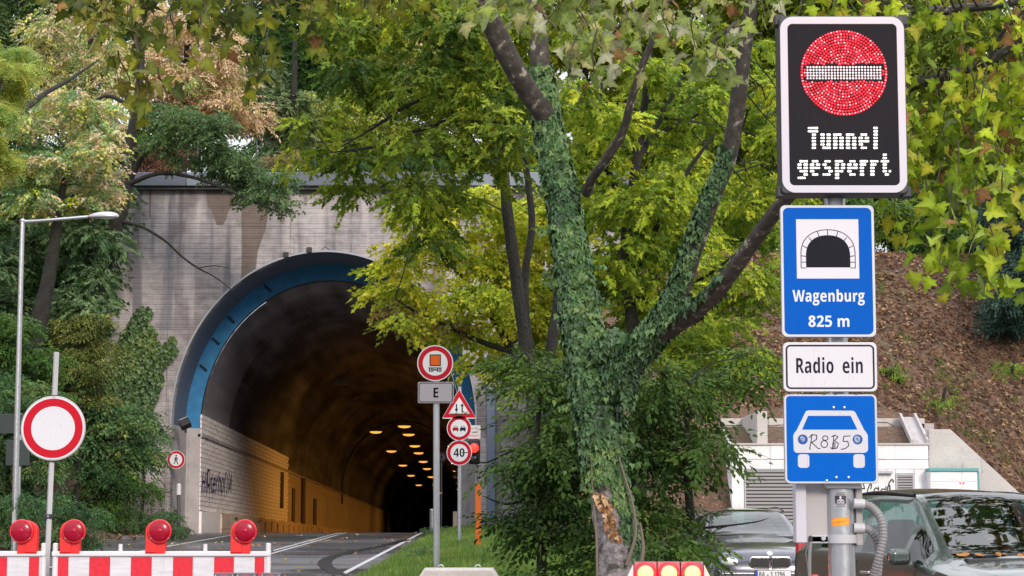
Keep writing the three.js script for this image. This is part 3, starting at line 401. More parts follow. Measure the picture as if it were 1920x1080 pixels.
{
  const pedTex = ringSign((c) => person(c, 128, 128, 0.82));
  const c1 = P(330, 862, MOUTH - 0.12), g = T('no_pedestrians_sign', 'round no pedestrians sign fixed to the concrete wall left of the tunnel mouth', 'traffic sign', c1);
  discSign(g, c1, 0.305, pedTex); M('bracket', box(c1.x - 0.03, c1.x + 0.03, c1.y - 0.2, c1.y + 0.2, -MOUTH, c1.z - 0.02), matGalv, g);
  const c2 = P(828, 857, 84), g2 = T('no_pedestrians_sign', 'small no pedestrians sign inside the tunnel half hidden by the tall pole', 'traffic sign', V(c2.x, roadY(84), c2.z));
  discSign(g2, c2, 0.215, pedTex); M('pole', cyl(V(c2.x, roadY(84) - 0.2, c2.z - 0.06), V(c2.x, c2.y + 0.2, c2.z - 0.06), 0.03), matGalv, g2);
  // floodlight at the foot of the ring
  const f = P(348, 795, MOUTH + 0.6), fl = T('floodlight', 'black floodlight at the left foot of the blue ring', 'floodlight', f);
  const hb = new RoundedBoxGeometry(0.36, 0.26, 0.3, 2, 0.03); hb.rotateZ(0.5); hb.rotateX(-0.5); hb.translate(f.x, f.y, f.z + 0.1); M('housing', hb, matDark, fl);
  const gl = new THREE.BoxGeometry(0.3, 0.02, 0.24); gl.rotateZ(0.5); gl.rotateX(-0.5); gl.translate(f.x - 0.06, f.y + 0.13, f.z + 0.04); M('glass', gl, phy([0.5, 0.5, 0.55], 0.1), fl); M('bracket', box(f.x - 0.03, f.x + 0.03, f.y - 0.3, f.y - 0.05, f.z - 0.1, f.z + 0.05), matDark, fl);
  // grey conduit with a small white lamp
  const t0 = P(335, 1000, MOUTH - 0.15), t1 = P(335, 928, MOUTH - 0.15), cd = T('marker_lamp', 'thin grey conduit with a small white lamp on the concrete wall', 'lamp', V(t0.x, FLOOR, t0.z));
  M('conduit', cyl(V(t0.x, t0.y - 0.2, t0.z), t1, 0.06), std([0.08, 0.08, 0.09], 0.6), cd); M('lamp_body', cyl(t1.clone().add(V(0, 0.004, 0)), t1.clone().add(V(0, 0.3, 0)), 0.085, 0.08), matWhitePlastic, cd); M('cap', new THREE.SphereGeometry(0.082, 12, 6, 0, 6.3, 0, 1.57).translate(t1.x, t1.y + 0.304, t1.z), matWhitePlastic, cd);
  // signal at the right of the mouth
  const s0 = P(889, 846, MOUTH - 1.2), ts = T('traffic_signal', 'traffic signal showing red beside the right-hand tunnel jamb', 'traffic light', V(s0.x, roadY(66.8), s0.z));
  M('post', cyl(V(s0.x + 0.06, roadY(66.8) - 0.1, s0.z - 0.24), V(s0.x + 0.06, s0.y + 1.1, s0.z - 0.24), 0.05), matGalv, ts);
  M('housing', box(s0.x - 0.19, s0.x + 0.19, s0.y - 0.42, s0.y + 0.38, s0.z - 0.2, s0.z, 0.04), matDark, ts);
  const lensC = P(889, 840, MOUTH - 1.2); M('red_lens', new THREE.SphereGeometry(0.155, 20, 8, 0, 6.3, 0, 1.57).rotateX(Math.PI / 2).scale(1, 1, 0.4).translate(lensC.x, lensC.y, s0.z + 0.002), std([0.6, 0.02, 0.02], 0.3, { emissive: new THREE.Color().setRGB(1, 0.05, 0.03), emissiveIntensity: 0.85 }), ts);
  M('dark_lens', new THREE.SphereGeometry(0.15, 20, 8, 0, 6.3, 0, 1.57).rotateX(Math.PI / 2).scale(1, 1, 0.4).translate(lensC.x, lensC.y - 0.37, s0.z + 0.002), std([0.02, 0.02, 0.02], 0.25), ts);
  for (const dy of [0, -0.37]) { const v = new THREE.CylinderGeometry(0.17, 0.17, 0.2, 18, 1, true, -Math.PI / 2, Math.PI); v.rotateX(Math.PI / 2); v.rotateZ(Math.PI / 2 * 0); v.translate(lensC.x, lensC.y + dy, s0.z + 0.1); M('visor', v, std([0.02, 0.02, 0.02], 0.6, { side: THREE.DoubleSide }), ts); }
  const rl = new THREE.PointLight(0xff2210, 0.12, 8, 2); rl.position.set(lensC.x, lensC.y, s0.z + 0.3).sub(ts.position); rl.castShadow = true; ts.add(rl);
  const c3 = P(889, 810, MOUTH - 1.15), sg = T('notice_board', 'small white notice board directly above the red traffic signal', 'sign', c3), sq = roundedShape(0.42, 0.44, 0.02);
  const bp = M('board', plateGeo(sq, 0.02, c3), matSignBack, sg); M('sign_face', faceGeo(sq, 0.42, 0.44, c3), std([0.9, 0.9, 0.9], 0.45, { map: canvasTex(128, 128, (c) => { c.fillStyle = '#eee'; c.fillRect(0, 0, 128, 128); c.fillStyle = '#223'; c.font = '26px sans-serif'; c.textAlign = 'center'; c.fillText('Bei Rot', 64, 38); c.fillText('Tunnel', 64, 72); c.fillStyle = '#a11'; c.fillText('gesperrt', 64, 106); }) }), bp);
  M('bracket', box(c3.x - 0.02, c3.x + 0.02, c3.y - 0.3, c3.y + 0.15, c3.z - 0.2, c3.z - 0.02), matGalv, sg);
  // bollard, orange marker post
  const b0 = P(811, 1000, 66), b1 = P(811, 956, 66), bo = T('bollard', 'short grey steel bollard at the end of the grass verge', 'bollard', V(b0.x, roadY(66), b0.z)); M('post', cyl(V(b0.x, roadY(66), b0.z), b1, 0.09), matGalv, bo); M('cap', cyl(b1, b1.clone().add(V(0, 0.03, 0)), 0.095, 0.06), matGreyPaint, bo);
  const o0 = P(896, 1032, 46), o1 = P(896, 907, 46), orange = std([0.85, 0.16, 0.015], 0.55), op = T('marker_post', 'flat bright orange marker post standing in the grass', 'marker post', V(o0.x, o0.y, o0.z));
  M('post', box(o0.x - 0.062, o0.x + 0.062, o0.y - 0.15, o1.y, o0.z - 0.045, o0.z, 0.012), orange, op); M('cap', box(o0.x - 0.066, o0.x + 0.066, o1.y, o1.y + 0.02, o0.z - 0.05, o0.z + 0.005, 0.008), std([0.6, 0.1, 0.01], 0.6), op); M('foot', box(o0.x - 0.1, o0.x + 0.1, o0.y - 0.06, o0.y + 0.02, o0.z - 0.1, o0.z + 0.05, 0.01), matConcrete, op);
}
// safety fence along the edge above the portal
{
  const y0 = PTOP + 0.35, D = MOUTH + 1.6, fence = T('mesh_fence', 'grey wire mesh safety fence standing on top of the portal', 'fence', V(-5, y0, -D)), wm = std([0.045, 0.05, 0.055], 0.7);
  for (let x = -13; x <= 3.4; x += 2.05) M('post', cyl(V(x, y0 - 0.3, -D), V(x, y0 + 1.65, -D), 0.03, 0.03, 8), wm, fence);
  const w = []; for (let k = 0; k <= 9; k++) w.push(box(-13, 3.35, y0 + 0.05 + k * 0.17, y0 + 0.055 + k * 0.17, -D - 0.003, -D + 0.003)); for (let x = -13; x < 3.3; x += 0.17) w.push(box(x, x + 0.005, y0 + 0.05, y0 + 1.6, -D + 0.005, -D + 0.012));
  tag(M('wire_mesh', merge(w), wm, fence), 'fine wire mesh', null, null, 'stuff');
}
// ------------------------------------------------------------------ signs along the verge
const rectPlate = (parent, name, c, w, h, r, tex, label, th = 0.03) => { const s = roundedShape(w, h, r), p = M(name, plateGeo(s, th, c), matSignBack, parent, label); M('sign_face', faceGeo(roundedShape(w - 0.006, h - 0.006, r * 0.95), w, h, c), phy([0.72, 0.72, 0.73], 0.5, { map: tex, specularIntensity: 0.12 }), p); return p; };
const clampBand = (parent, c, r) => M('clamp', merge([new THREE.CylinderGeometry(r + 0.012, r + 0.012, 0.05, 18).translate(c.x, c.y, c.z), box(c.x - r - 0.05, c.x + r + 0.05, c.y - 0.02, c.y + 0.02, c.z - 0.015, c.z + 0.02)]), matDark, parent);
{
  const D = 34, c1 = P(816, 681, D), c2 = P(817, 736, D), x = P(819, 900, D).x, y0 = vergeH(x, D), g = T('tall_traffic_sign', 'tall grey sign pole with a round hazardous vehicle ban and a plate lettered E', 'traffic sign', V(x, y0, -D));
  M('pole', cyl(V(x, y0 - 0.3, -D - 0.09), V(x - 0.02, c1.y + 0.25, -D - 0.09), 0.055, 0.055, 20), matGalv, g); M('pole_cap', new THREE.SphereGeometry(0.057, 12, 6, 0, 6.3, 0, 1.57).translate(x - 0.02, c1.y + 0.25, -D - 0.09), matDark, g);
  discSign(g, c1, 0.305, ringSign((c) => { c.fillStyle = '#221c24'; c.fillRect(88, 66, 80, 84); c.fillStyle = '#e8691c'; c.fillRect(95, 73, 66, 70); c.fillStyle = '#221c24'; c.fillRect(80, 158, 96, 6); for (const x of [84, 96, 108, 140, 152, 164]) c.fillRect(x, 164, 8, 26); c.fillRect(116, 172, 24, 5); c.beginPath(); c.moveTo(128, 164); c.lineTo(140, 180); c.lineTo(116, 180); c.fill(); }), 'round_sign', 'round red-ringed sign with an orange load symbol');
  rectPlate(g, 'letter_plate', c2, 67 * m_px(D), 40 * m_px(D), 0.03, canvasTex(268, 160, (c) => { c.fillStyle = '#b9b4bd'; c.fillRect(0, 0, 268, 160); c.strokeStyle = '#1a161c'; c.lineWidth = 6; c.beginPath(); c.roundRect(9, 9, 250, 142, 16); c.stroke(); c.fillStyle = '#1a161c'; c.font = 'bold 104px sans-serif'; c.save(); c.translate(134, 118); c.scale(0.86, 1); c.textAlign = 'center'; c.fillText('E', 0, 0); c.restore(); }), 'white plate lettered E');
  for (const c of [c1, c2]) clampBand(g, V(x, c.y + 0.05, -D - 0.09), 0.055);
}
{
  const D = 49, ct = P(861, 757, D), co = P(861, 803, D), c4 = P(861, 849, D), x = P(861, 950, D).x, y0 = vergeH(x, D), g = T('warning_sign_pole', 'sign pole with a two-way traffic triangle, a no overtaking disc and a 40 limit', 'traffic sign', V(x, y0, -D));
  M('pole', cyl(V(x, y0 - 0.3, -D - 0.08), V(x, ct.y + 0.42, -D - 0.08), 0.045, 0.045, 18), matGalv, g);
  const tri = new THREE.Shape(), w = 0.42, r = 0.05, hh = 0.36; const A = [[-w, -hh], [w, -hh], [0, hh]]; for (let i = 0; i < 3; i++) { const p = A[i], q = A[(i + 1) % 3], o = A[(i + 2) % 3]; const u = (a, b) => { const d = Math.hypot(b[0] - a[0], b[1] - a[1]); return [a[0] + (b[0] - a[0]) / d * r, a[1] + (b[1] - a[1]) / d * r]; }; const a = u(p, o), b = u(p, q); if (i) tri.lineTo(...a); else tri.moveTo(...a); tri.quadraticCurveTo(p[0], p[1], b[0], b[1]); }
  const triTex = canvasTex(256, 220, (c) => { c.fillStyle = '#eee'; c.fillRect(0, 0, 256, 220); c.fillStyle = '#cf142b'; c.beginPath(); c.moveTo(128, 6); c.lineTo(250, 213); c.lineTo(6, 213); c.fill(); c.fillStyle = '#f0eff3'; c.beginPath(); c.moveTo(128, 62); c.lineTo(206, 184); c.lineTo(50, 184); c.fill(); c.strokeStyle = '#17161c'; c.fillStyle = '#17161c'; c.lineWidth = 9; const ar = (x, a, b) => { c.beginPath(); c.moveTo(x, a); c.lineTo(x, b); c.stroke(); const s = Math.sign(b - a); c.beginPath(); c.moveTo(x, b + s * 10); c.lineTo(x - 15, b - s * 16); c.lineTo(x, b - s * 9); c.lineTo(x + 15, b - s * 16); c.fill(); }; ar(108, 112, 162); ar(150, 172, 116); c.fillStyle = '#39452a'; for (let i = 0; i < 40; i++) { const x = 60 + i * 3.5 + R() * 4; c.fillRect(x, 188 - R() * R() * 28, 3.5, 14); } });
  const tp = M('triangle_sign', plateGeo(tri, 0.025, ct), matSignBack, g, 'red-edged triangle with two opposing arrows'); M('sign_face', faceGeo(tri, 2 * w, 2 * hh, ct), phy([0.72, 0.72, 0.73], 0.5, { map: triTex, specularIntensity: 0.35 }), tp);
  discSign(g, co, 0.302, ringSign((c) => { const car = (x, col) => { c.fillStyle = col; c.beginPath(); c.moveTo(x - 30, 152); c.lineTo(x - 30, 128); c.lineTo(x - 22, 122); c.lineTo(x - 14, 104); c.lineTo(x + 14, 104); c.lineTo(x + 22, 122); c.lineTo(x + 30, 128); c.lineTo(x + 30, 152); c.fill(); c.fillRect(x - 26, 148, 11, 13); c.fillRect(x + 15, 148, 11, 13); c.fillStyle = '#eee'; c.fillRect(x - 13, 109, 26, 11); }; car(91, '#b01326'); car(165, '#1c2440'); }), 'round_sign', 'round sign with a red and a dark car');
  discSign(g, c4, 0.308, ringSign((c) => { c.fillStyle = '#131318'; c.textAlign = 'center'; c.font = 'bold 112px sans-serif'; c.save(); c.translate(128, 168); c.scale(0.92, 1.05); c.fillText('40', 0, 0); c.restore(); c.fillStyle = '#3d3a33'; c.fillRect(152, 122, 70, 9); }), 'round_sign', 'round speed limit sign reading 40');
  for (const c of [ct, co, c4]) clampBand(g, V(x, c.y, -D - 0.08), 0.045);
}
// concrete block in front of the verge
{
  const D = 24, a = P(795, 1066, D), b = P(925, 1066, D), s = new THREE.Shape(), w0 = (b.x - a.x) / 2; s.moveTo(-w0 - 0.14, -0.85); s.lineTo(w0 + 0.14, -0.85); s.lineTo(w0 + 0.1, -0.16); s.lineTo(w0, 0); s.lineTo(-w0, 0); s.lineTo(-w0 - 0.1, -0.16); s.closePath();
  const g = T('concrete_block', 'pale concrete block with a chamfered top at the near end of the verge', 'concrete block', V((a.x + b.x) / 2, a.y - 0.8, -D));
  const gg = new THREE.ExtrudeGeometry(s, { depth: 0.5, bevelEnabled: true, bevelThickness: 0.03, bevelSize: 0.03, bevelOffset: -0.03, bevelSegments: 3 }); gg.translate((a.x + b.x) / 2, a.y, -D - 0.5); M('block', gg, matPaleConcrete, g);
  for (const s of [-0.22, 0.22]) M('lifting_eye', new THREE.TorusGeometry(0.035, 0.008, 6, 14).translate((a.x + b.x) / 2 + s, a.y + 0.0, -D - 0.3), matGalv, g);
}
// ------------------------------------------------------------------ barriers and their warning lamps
const stripeRed = std([1, 1, 1], 0.45, { map: concreteTex([0.6, 0.012, 0.03], 1, 203, 0.25, [0.25, 0.03, 0.035]) }), boardWhite = std([1, 1, 1], 0.45, { map: concreteTex([0.58, 0.57, 0.62], 0.8, 201, 0.3, [0.34, 0.33, 0.32]) }), lampRed = std([0.72, 0.02, 0.02], 0.45);
const BD = 18.5, railY = P(300, 1036, BD).y;
function barrier(label, pxs, x0p, x1p, stripes, endPosts, studs, roadLevel = 0) {
  const x0 = P(x0p, 1036, BD).x, x1 = P(x1p, 1036, BD).x, g = T('road_barrier', label, 'barrier', V((x0 + x1) / 2, roadLevel, -BD), 'red and white barriers across the road');
  M('top_rail', box(x0, x1, railY - 0.035, railY + 0.012, -BD - 0.03, -BD + 0.035, 0.012), matWhitePlastic, g);
  M('board', box(x0 + 0.005, x1 - 0.005, railY - 0.32, railY - 0.03, -BD - 0.02, -BD + 0.014, 0.006), boardWhite, g);
  M('bottom_rail', box(x0, x1, railY - 0.36, railY - 0.318, -BD - 0.028, -BD + 0.03, 0.012), matWhitePlastic, g);
  for (const [a, b] of stripes) { const xa = P(a, 1060, BD).x, xb = P(b, 1060, BD).x; M('red_stripe', box(Math.max(xa, x0 + 0.006), Math.min(xb, x1 - 0.006), railY - 0.316, railY - 0.04, -BD + 0.0135, -BD + 0.017), stripeRed, g); }
  for (const p of endPosts) { const x = P(p, 1030, BD).x, yt = P(p, 1020, BD).y; M('post', merge([cyl(V(x, roadLevel, -BD), V(x, yt, -BD), 0.024, 0.024, 14), new THREE.SphereGeometry(0.024, 12, 6, 0, 6.3, 0, 1.57).scale(1, 0.4, 1).translate(x, yt, -BD)]), matWhitePlastic, g); M('foot_plate', box(x - 0.2, x + 0.2, roadLevel, roadLevel + 0.1, -BD - 0.4, -BD + 0.4, 0.03), matBlackRubber, g); }
  for (const p of studs) { const x = P(p, 1030, BD).x; M('stud', cyl(V(x, railY, -BD), V(x, P(p, 1020, BD).y, -BD), 0.019, 0.018, 12), matWhitePlastic, g); }
  return g;
}
barrier('red and white striped barrier board carrying three red lamps, across the road', null, 98, 508, [[109, 129], [168, 207], [246, 285], [325, 362], [402, 439], [478, 496]], [104, 503], [226, 385]);
barrier('red and white striped barrier board cut by the left edge of the picture', null, -330, 87, [[-320, -300], [-262, -222], [-184, -144], [-106, -66], [-26, 14], [55, 74]], [-325, 82], [-200, -40]);
function warningLamp(label, px, dir) {
  const c = P(px, 996, BD + 0.02), g = T('warning_lamp', label, 'warning lamp', V(c.x, railY, -BD), 'red warning lamps on the barriers'), k = m_px(BD), r = 21 * k;
  const s = new THREE.Shape(), bx = dir > 0 ? 0 : 0; // housing: upright battery case that rounds over behind the lens
  const w0 = dir > 0 ? -0.045 : -0.135, w1 = dir > 0 ? 0.135 : 0.045, top = c.y + r * 0.98; s.moveTo(c.x + w0, railY - 0.01); s.lineTo(c.x + w1, railY - 0.01); if (dir > 0) { s.lineTo(c.x + w1, c.y - 0.0); s.bezierCurveTo(c.x + w1, c.y + 0.06, c.x + 0.08, top, c.x, top); s.lineTo(c.x - 0.03, top - 0.03); s.lineTo(c.x + w0, c.y - 0.06); } else { s.lineTo(c.x + w1, c.y - 0.06); s.lineTo(c.x + 0.03, top - 0.03); s.lineTo(c.x, top); s.bezierCurveTo(c.x - 0.08, top, c.x + w0, c.y + 0.06, c.x + w0, c.y); } s.closePath();
  const hg = new THREE.ExtrudeGeometry(s, { depth: 0.07, bevelEnabled: true, bevelSize: 0.008, bevelThickness: 0.008, bevelOffset: -0.008, bevelSegments: 3 }); hg.translate(0, 0, -BD - 0.035); M('housing', hg, lampRed, g);
  M('battery_lid', box(c.x + (dir > 0 ? 0.03 : -0.132), c.x + (dir > 0 ? 0.132 : -0.03), railY + 0.0, railY + 0.115, -BD + 0.03, -BD + 0.052, 0.008), lampRed, g);
  M('bezel', new THREE.TorusGeometry(r * 0.95, 0.011, 8, 40).translate(c.x, c.y, -BD + 0.075), std([0.62, 0.015, 0.025], 0.3), g);
  const prof = []; for (let i = 0; i <= 30; i++) { const t = i / 30; prof.push(new THREE.Vector2(r * 0.95 * Math.cos(t * 1.5708), 0.035 * Math.sin(t * 1.5708) + (i % 2 && i < 26 ? 0.0022 : 0))); } prof.unshift(new THREE.Vector2(r * 0.95, -0.03)); const lg = new THREE.LatheGeometry(prof, 40); lg.rotateX(Math.PI / 2); lg.translate(c.x, c.y, -BD + 0.075);
  const lens = M('lens', lg, phy([0.3, 0.0, 0.018], 0.3, { clearcoat: 0.45, clearcoatRoughness: 0.12, specularIntensity: 0.4 }), g);
  M('bulb_spot', (() => { const b = new THREE.LatheGeometry([new THREE.Vector2(0.026, 0), new THREE.Vector2(0.02, 0.006), new THREE.Vector2(0.001, 0.009)], 20); b.rotateX(Math.PI / 2); b.translate(c.x, c.y + 0.004, -BD + 0.108); return b; })(), phy([0.36, 0.004, 0.03], 0.3, { specularIntensity: 0.5 }), lens);
  for (const a of [-0.7, 3.84]) M('screw', new THREE.SphereGeometry(0.006, 8, 6).translate(c.x + Math.cos(a) * r * 0.98, c.y + Math.sin(a) * r * 0.98, -BD + 0.085), matGalv, g);
}
warningLamp('red warning lamp left of the white round sign, on the left barrier', 45, 1);
warningLamp('red warning lamp on the barrier immediately right of the sign pole', 143, -1);
warningLamp('red warning lamp on the middle of the long striped barrier', 303, -1);
warningLamp('red warning lamp near the right end of the long striped barrier', 462, -1);
{ // round closed-to-traffic sign between the barriers; the pole leans a little
  const D = 19, c = P(99.5, 803, D - 0.04), top = P(106, 660, D), bot = P(87, 1085, D), dir = top.clone().sub(bot), foot = bot.clone().addScaledVector(dir, -bot.y / dir.y), g = T('no_entry_sign', 'white round sign with a red ring on a leaning square pole between the barriers', 'traffic sign', foot);
  const sq = (a, b, w) => { const d = b.clone().sub(a), L = d.length(), q = new RoundedBoxGeometry(w, L, w, 2, 0.004); q.rotateY(0.5); q.translate(0, L / 2, 0); q.applyQuaternion(new THREE.Quaternion().setFromUnitVectors(V(0, 1, 0), d.normalize())); q.translate(a.x, a.y, a.z); return q; };
  M('pole', sq(foot, top, 0.042), matGreyPaint, g);
  const r = 0.296, lean = Math.atan2(top.x - bot.x, top.y - bot.y); discSign(g, c, r, canvasTex(512, 512, (k) => { k.fillStyle = '#f0eff3'; k.fillRect(0, 0, 512, 512); k.fillStyle = '#d2122c'; k.beginPath(); k.arc(256, 256, 240, 0, 7); k.fill(); k.fillStyle = '#eae9f0'; k.beginPath(); k.arc(256, 256, 177, 0, 7); k.fill(); k.strokeStyle = 'rgba(120,120,130,.25)'; k.lineWidth = 2; for (let i = 0; i < 12; i++) { k.beginPath(); const x = 150 + 200 * R(), y = 150 + 200 * R(); k.moveTo(x, y); k.lineTo(x + 30 * (R() - 0.5), y + 40 * R()); k.stroke(); } }));
  M('rim', new THREE.TorusGeometry(r, 0.008, 8, 64).translate(c.x, c.y, c.z - 0.008), matGreyPaint, g);
  for (const [px, py] of [[103, 745], [96.5, 862], [92, 968]]) { const q = P(px, py, D); M('clamp', box(q.x - 0.04, q.x + 0.04, q.y - 0.02, q.y + 0.02, q.z - 0.03, q.z + 0.035, 0.006), matDark, g); M('bolt', cyl(q.clone().add(V(0, 0, 0.034)), q.clone().add(V(0, 0, 0.045)), 0.009), matGalv, g); }
  M('foot_plate', box(foot.x - 0.25, foot.x + 0.25, 0.001, 0.11, -D - 0.4, -D + 0.3, 0.03), matBlackRubber, g);
}
// lamp bars: three round lamps in a row on a stand
function lampBar(label, pxs, py, rpx, D, lit) {
  const cs = pxs.map((p) => P(p, py, D)), w = (cs[1].x - cs[0].x), g = T('lamp_bar', label, 'warning light', V(cs[1].x, 0, -D)), k = m_px(D), r = rpx * k, y = cs[1].y, up = lit ? r + 0.012 : r + 0.02;
  cs.forEach((c, i) => {
    const mod = M('lamp_module', box(c.x - w / 2 + 0.003, c.x + w / 2 - 0.003, y - w / 2, y + Math.min(up, w / 2 + 0.02), -D - 0.1, -D, 0.008), std([0.13, 0.115, 0.15], 0.4, { metalness: 0.3 }), g);
    M('bezel', new THREE.TorusGeometry(r * 0.93, r * 0.13, 10, 36).translate(c.x, c.y, -D + 0.012), std([0.55, 0.01, 0.03], 0.3, lit ? { emissive: new THREE.Color().setRGB(0.5, 0.0, 0.03), emissiveIntensity: 0.5 } : {}), mod);
    const prof = []; for (let i = 0; i <= 8; i++) prof.push(new THREE.Vector2(r * 0.86 * Math.cos(i / 8 * 1.5708), 0.03 * Math.sin(i / 8 * 1.5708))); const lg = new THREE.LatheGeometry(prof, 32); lg.rotateX(Math.PI / 2); lg.translate(c.x, c.y, -D + 0.012);
    M('lens', lg, lit ? std([0.9, 0.5, 0.2], 0.4, { emissive: new THREE.Color().setRGB(1, 0.62, 0.2), emissiveIntensity: 0.62 }) : phy([0.5, 0.01, 0.03], 0.15, { clearcoat: 1 }), mod);
    if (lit) { const prof2 = []; for (let i = 0; i <= 6; i++) prof2.push(new THREE.Vector2(r * (0.76 + 0.12 * i / 6), 0.018 - 0.012 * i / 6)); const l2 = new THREE.LatheGeometry(prof2, 32); l2.rotateX(Math.PI / 2); l2.translate(c.x, c.y, -D + 0.018); M('glow_ring', l2, std([0.7, 0.02, 0.03], 0.4, { emissive: new THREE.Color().setRGB(0.95, 0.06, 0.08), emissiveIntensity: 0.55 }), mod); const pl = new THREE.PointLight(0xff5030, 0.35, 5, 2); pl.position.set(c.x - cs[1].x, c.y, 0.3); pl.castShadow = true; g.add(pl); }
    for (const s of [-1, 1]) M('screw', new THREE.SphereGeometry(0.007, 8, 6).translate(c.x + s * (w / 2 - 0.022), y + Math.min(up, w / 2 + 0.02) - 0.022, -D + 0.004), matGalv, mod);
  });
  const x0 = cs[0].x - w / 2 - 0.02, x1 = cs[2].x + w / 2 + 0.02;
  M('bracket', box(x0, x1, y - w / 2 - 0.05, y - w / 2 + 0.02, -D - 0.14, -D - 0.02, 0.01), matGalv, g); M('stand', cyl(V(cs[1].x, 0, -D - 0.08), V(cs[1].x, y - 0.05, -D - 0.08), 0.035), matGalv, g); M('foot_plate', box(cs[1].x - 0.3, cs[1].x + 0.3, 0.014, 0.1, -D - 0.5, -D + 0.3, 0.03), matBlackRubber, g);
  if (lit) for (const s of [-1, 1]) M('side_cheek', (() => { const sh = new THREE.Shape(); sh.moveTo(0, 0); sh.lineTo(s * 0.05, -0.1); sh.lineTo(s * 0.06, -0.2); sh.lineTo(0, -0.2); sh.closePath(); const q = new THREE.ExtrudeGeometry(sh, { depth: 0.08, bevelEnabled: false }); q.translate(s < 0 ? x0 + 0.018 : x1 - 0.018, y + up - 0.03, -D - 0.09); return q; })(), matWhitePlastic, g);
}
lampBar('row of three glowing red and yellow lamps in front of the ivy-clad trunk', [1210, 1254, 1298], 1075, 19.5, 19, true);
lampBar('row of three unlit red lamps peeping up below the striped barrier', [420, 461, 507], 1097, 18, 17.5, false);
// ------------------------------------------------------------------ street lamp and the back of a direction sign
{
  const D = 46, f = P(27, 990, D), t = P(42, 414, D), y0 = roadY(D), foot = V(f.x, y0, -D), g = T('street_lamp', 'slim grey street lamp with a long arm reaching towards the portal', 'street lamp', foot);
  M('post', tube([foot, foot.clone().lerp(t, 0.3), foot.clone().lerp(t, 0.7), t], [0.075, 0.07, 0.06, 0.055], 20, 12), matGalv, g);
  const a1 = P(100, 412, D), a2 = P(165, 406.5, D + 0.1); M('arm', tube([t.clone().add(V(0, -0.02, 0)), P(60, 415, D), a1, a2], [0.045, 0.04, 0.035, 0.035], 20, 10), matGalv, g); M('post_cap', new THREE.SphereGeometry(0.062, 12, 8).translate(t.x, t.y, t.z), matGalv, g);
  const h0 = P(162, 404, D), h1 = P(222, 404, D), L = h1.x - h0.x, hg = new THREE.SphereGeometry(0.5, 24, 14); hg.scale(L, 0.24, 0.32); const hp = hg.attributes.position; for (let i = 0; i < hp.count; i++) { let y = hp.getY(i); const x = hp.getX(i) / L; if (y < -0.02) y = -0.02 + (y + 0.02) * 0.35; hp.setY(i, y * (0.85 + 0.35 * (x + 0.2))); } hg.computeVertexNormals(); hg.rotateZ(0.02); hg.translate((h0.x + h1.x) / 2, h0.y - 0.01, -D - 0.1); const head = M('lamp_head', hg, std([0.45, 0.44, 0.47], 0.35, { metalness: 0.4 }), g);
  const dg = new THREE.SphereGeometry(0.4, 18, 8, 0, 6.3, Math.PI / 2, Math.PI / 2); dg.scale(L * 0.8, 0.12, 0.3); dg.translate((h0.x + h1.x) / 2 + 0.06, h0.y - 0.025, -D - 0.1); M('glass_cover', dg, phy([0.7, 0.7, 0.72], 0.2), head);
  M('access_door', box(foot.x - 0.04, foot.x + 0.04, y0 + 0.6, y0 + 1.0, -D + 0.06, -D + 0.082, 0.008), matGreyPaint, g);
}
{
  const D = 50, g = T('direction_sign_back', 'dark back of a direction sign behind the street lamp post', 'sign', V(P(20, 990, D).x, roadY(D), -D)), dk = std([0.025, 0.035, 0.035], 0.5), b = (x0, x1, y0, y1, n) => { const a = P(x0, y1, D), c = P(x1, y0, D); M(n, box(a.x, c.x, a.y, c.y, -D - 0.05, -D, 0.012), dk, g); };
  b(-110, 51, 776, 813, 'sign_board'); b(10, 56, 825, 873, 'sign_board'); const x = P(-30, 900, D).x; M('post', cyl(V(x, roadY(D) - 0.1, -D - 0.1), V(x, P(0, 770, D).y, -D - 0.1), 0.05), matGalv, g); const x2 = P(34, 900, D).x; M('post', cyl(V(x2, roadY(D) - 0.1, -D - 0.1), V(x2, P(0, 775, D).y, -D - 0.1), 0.04), matGalv, g);
}
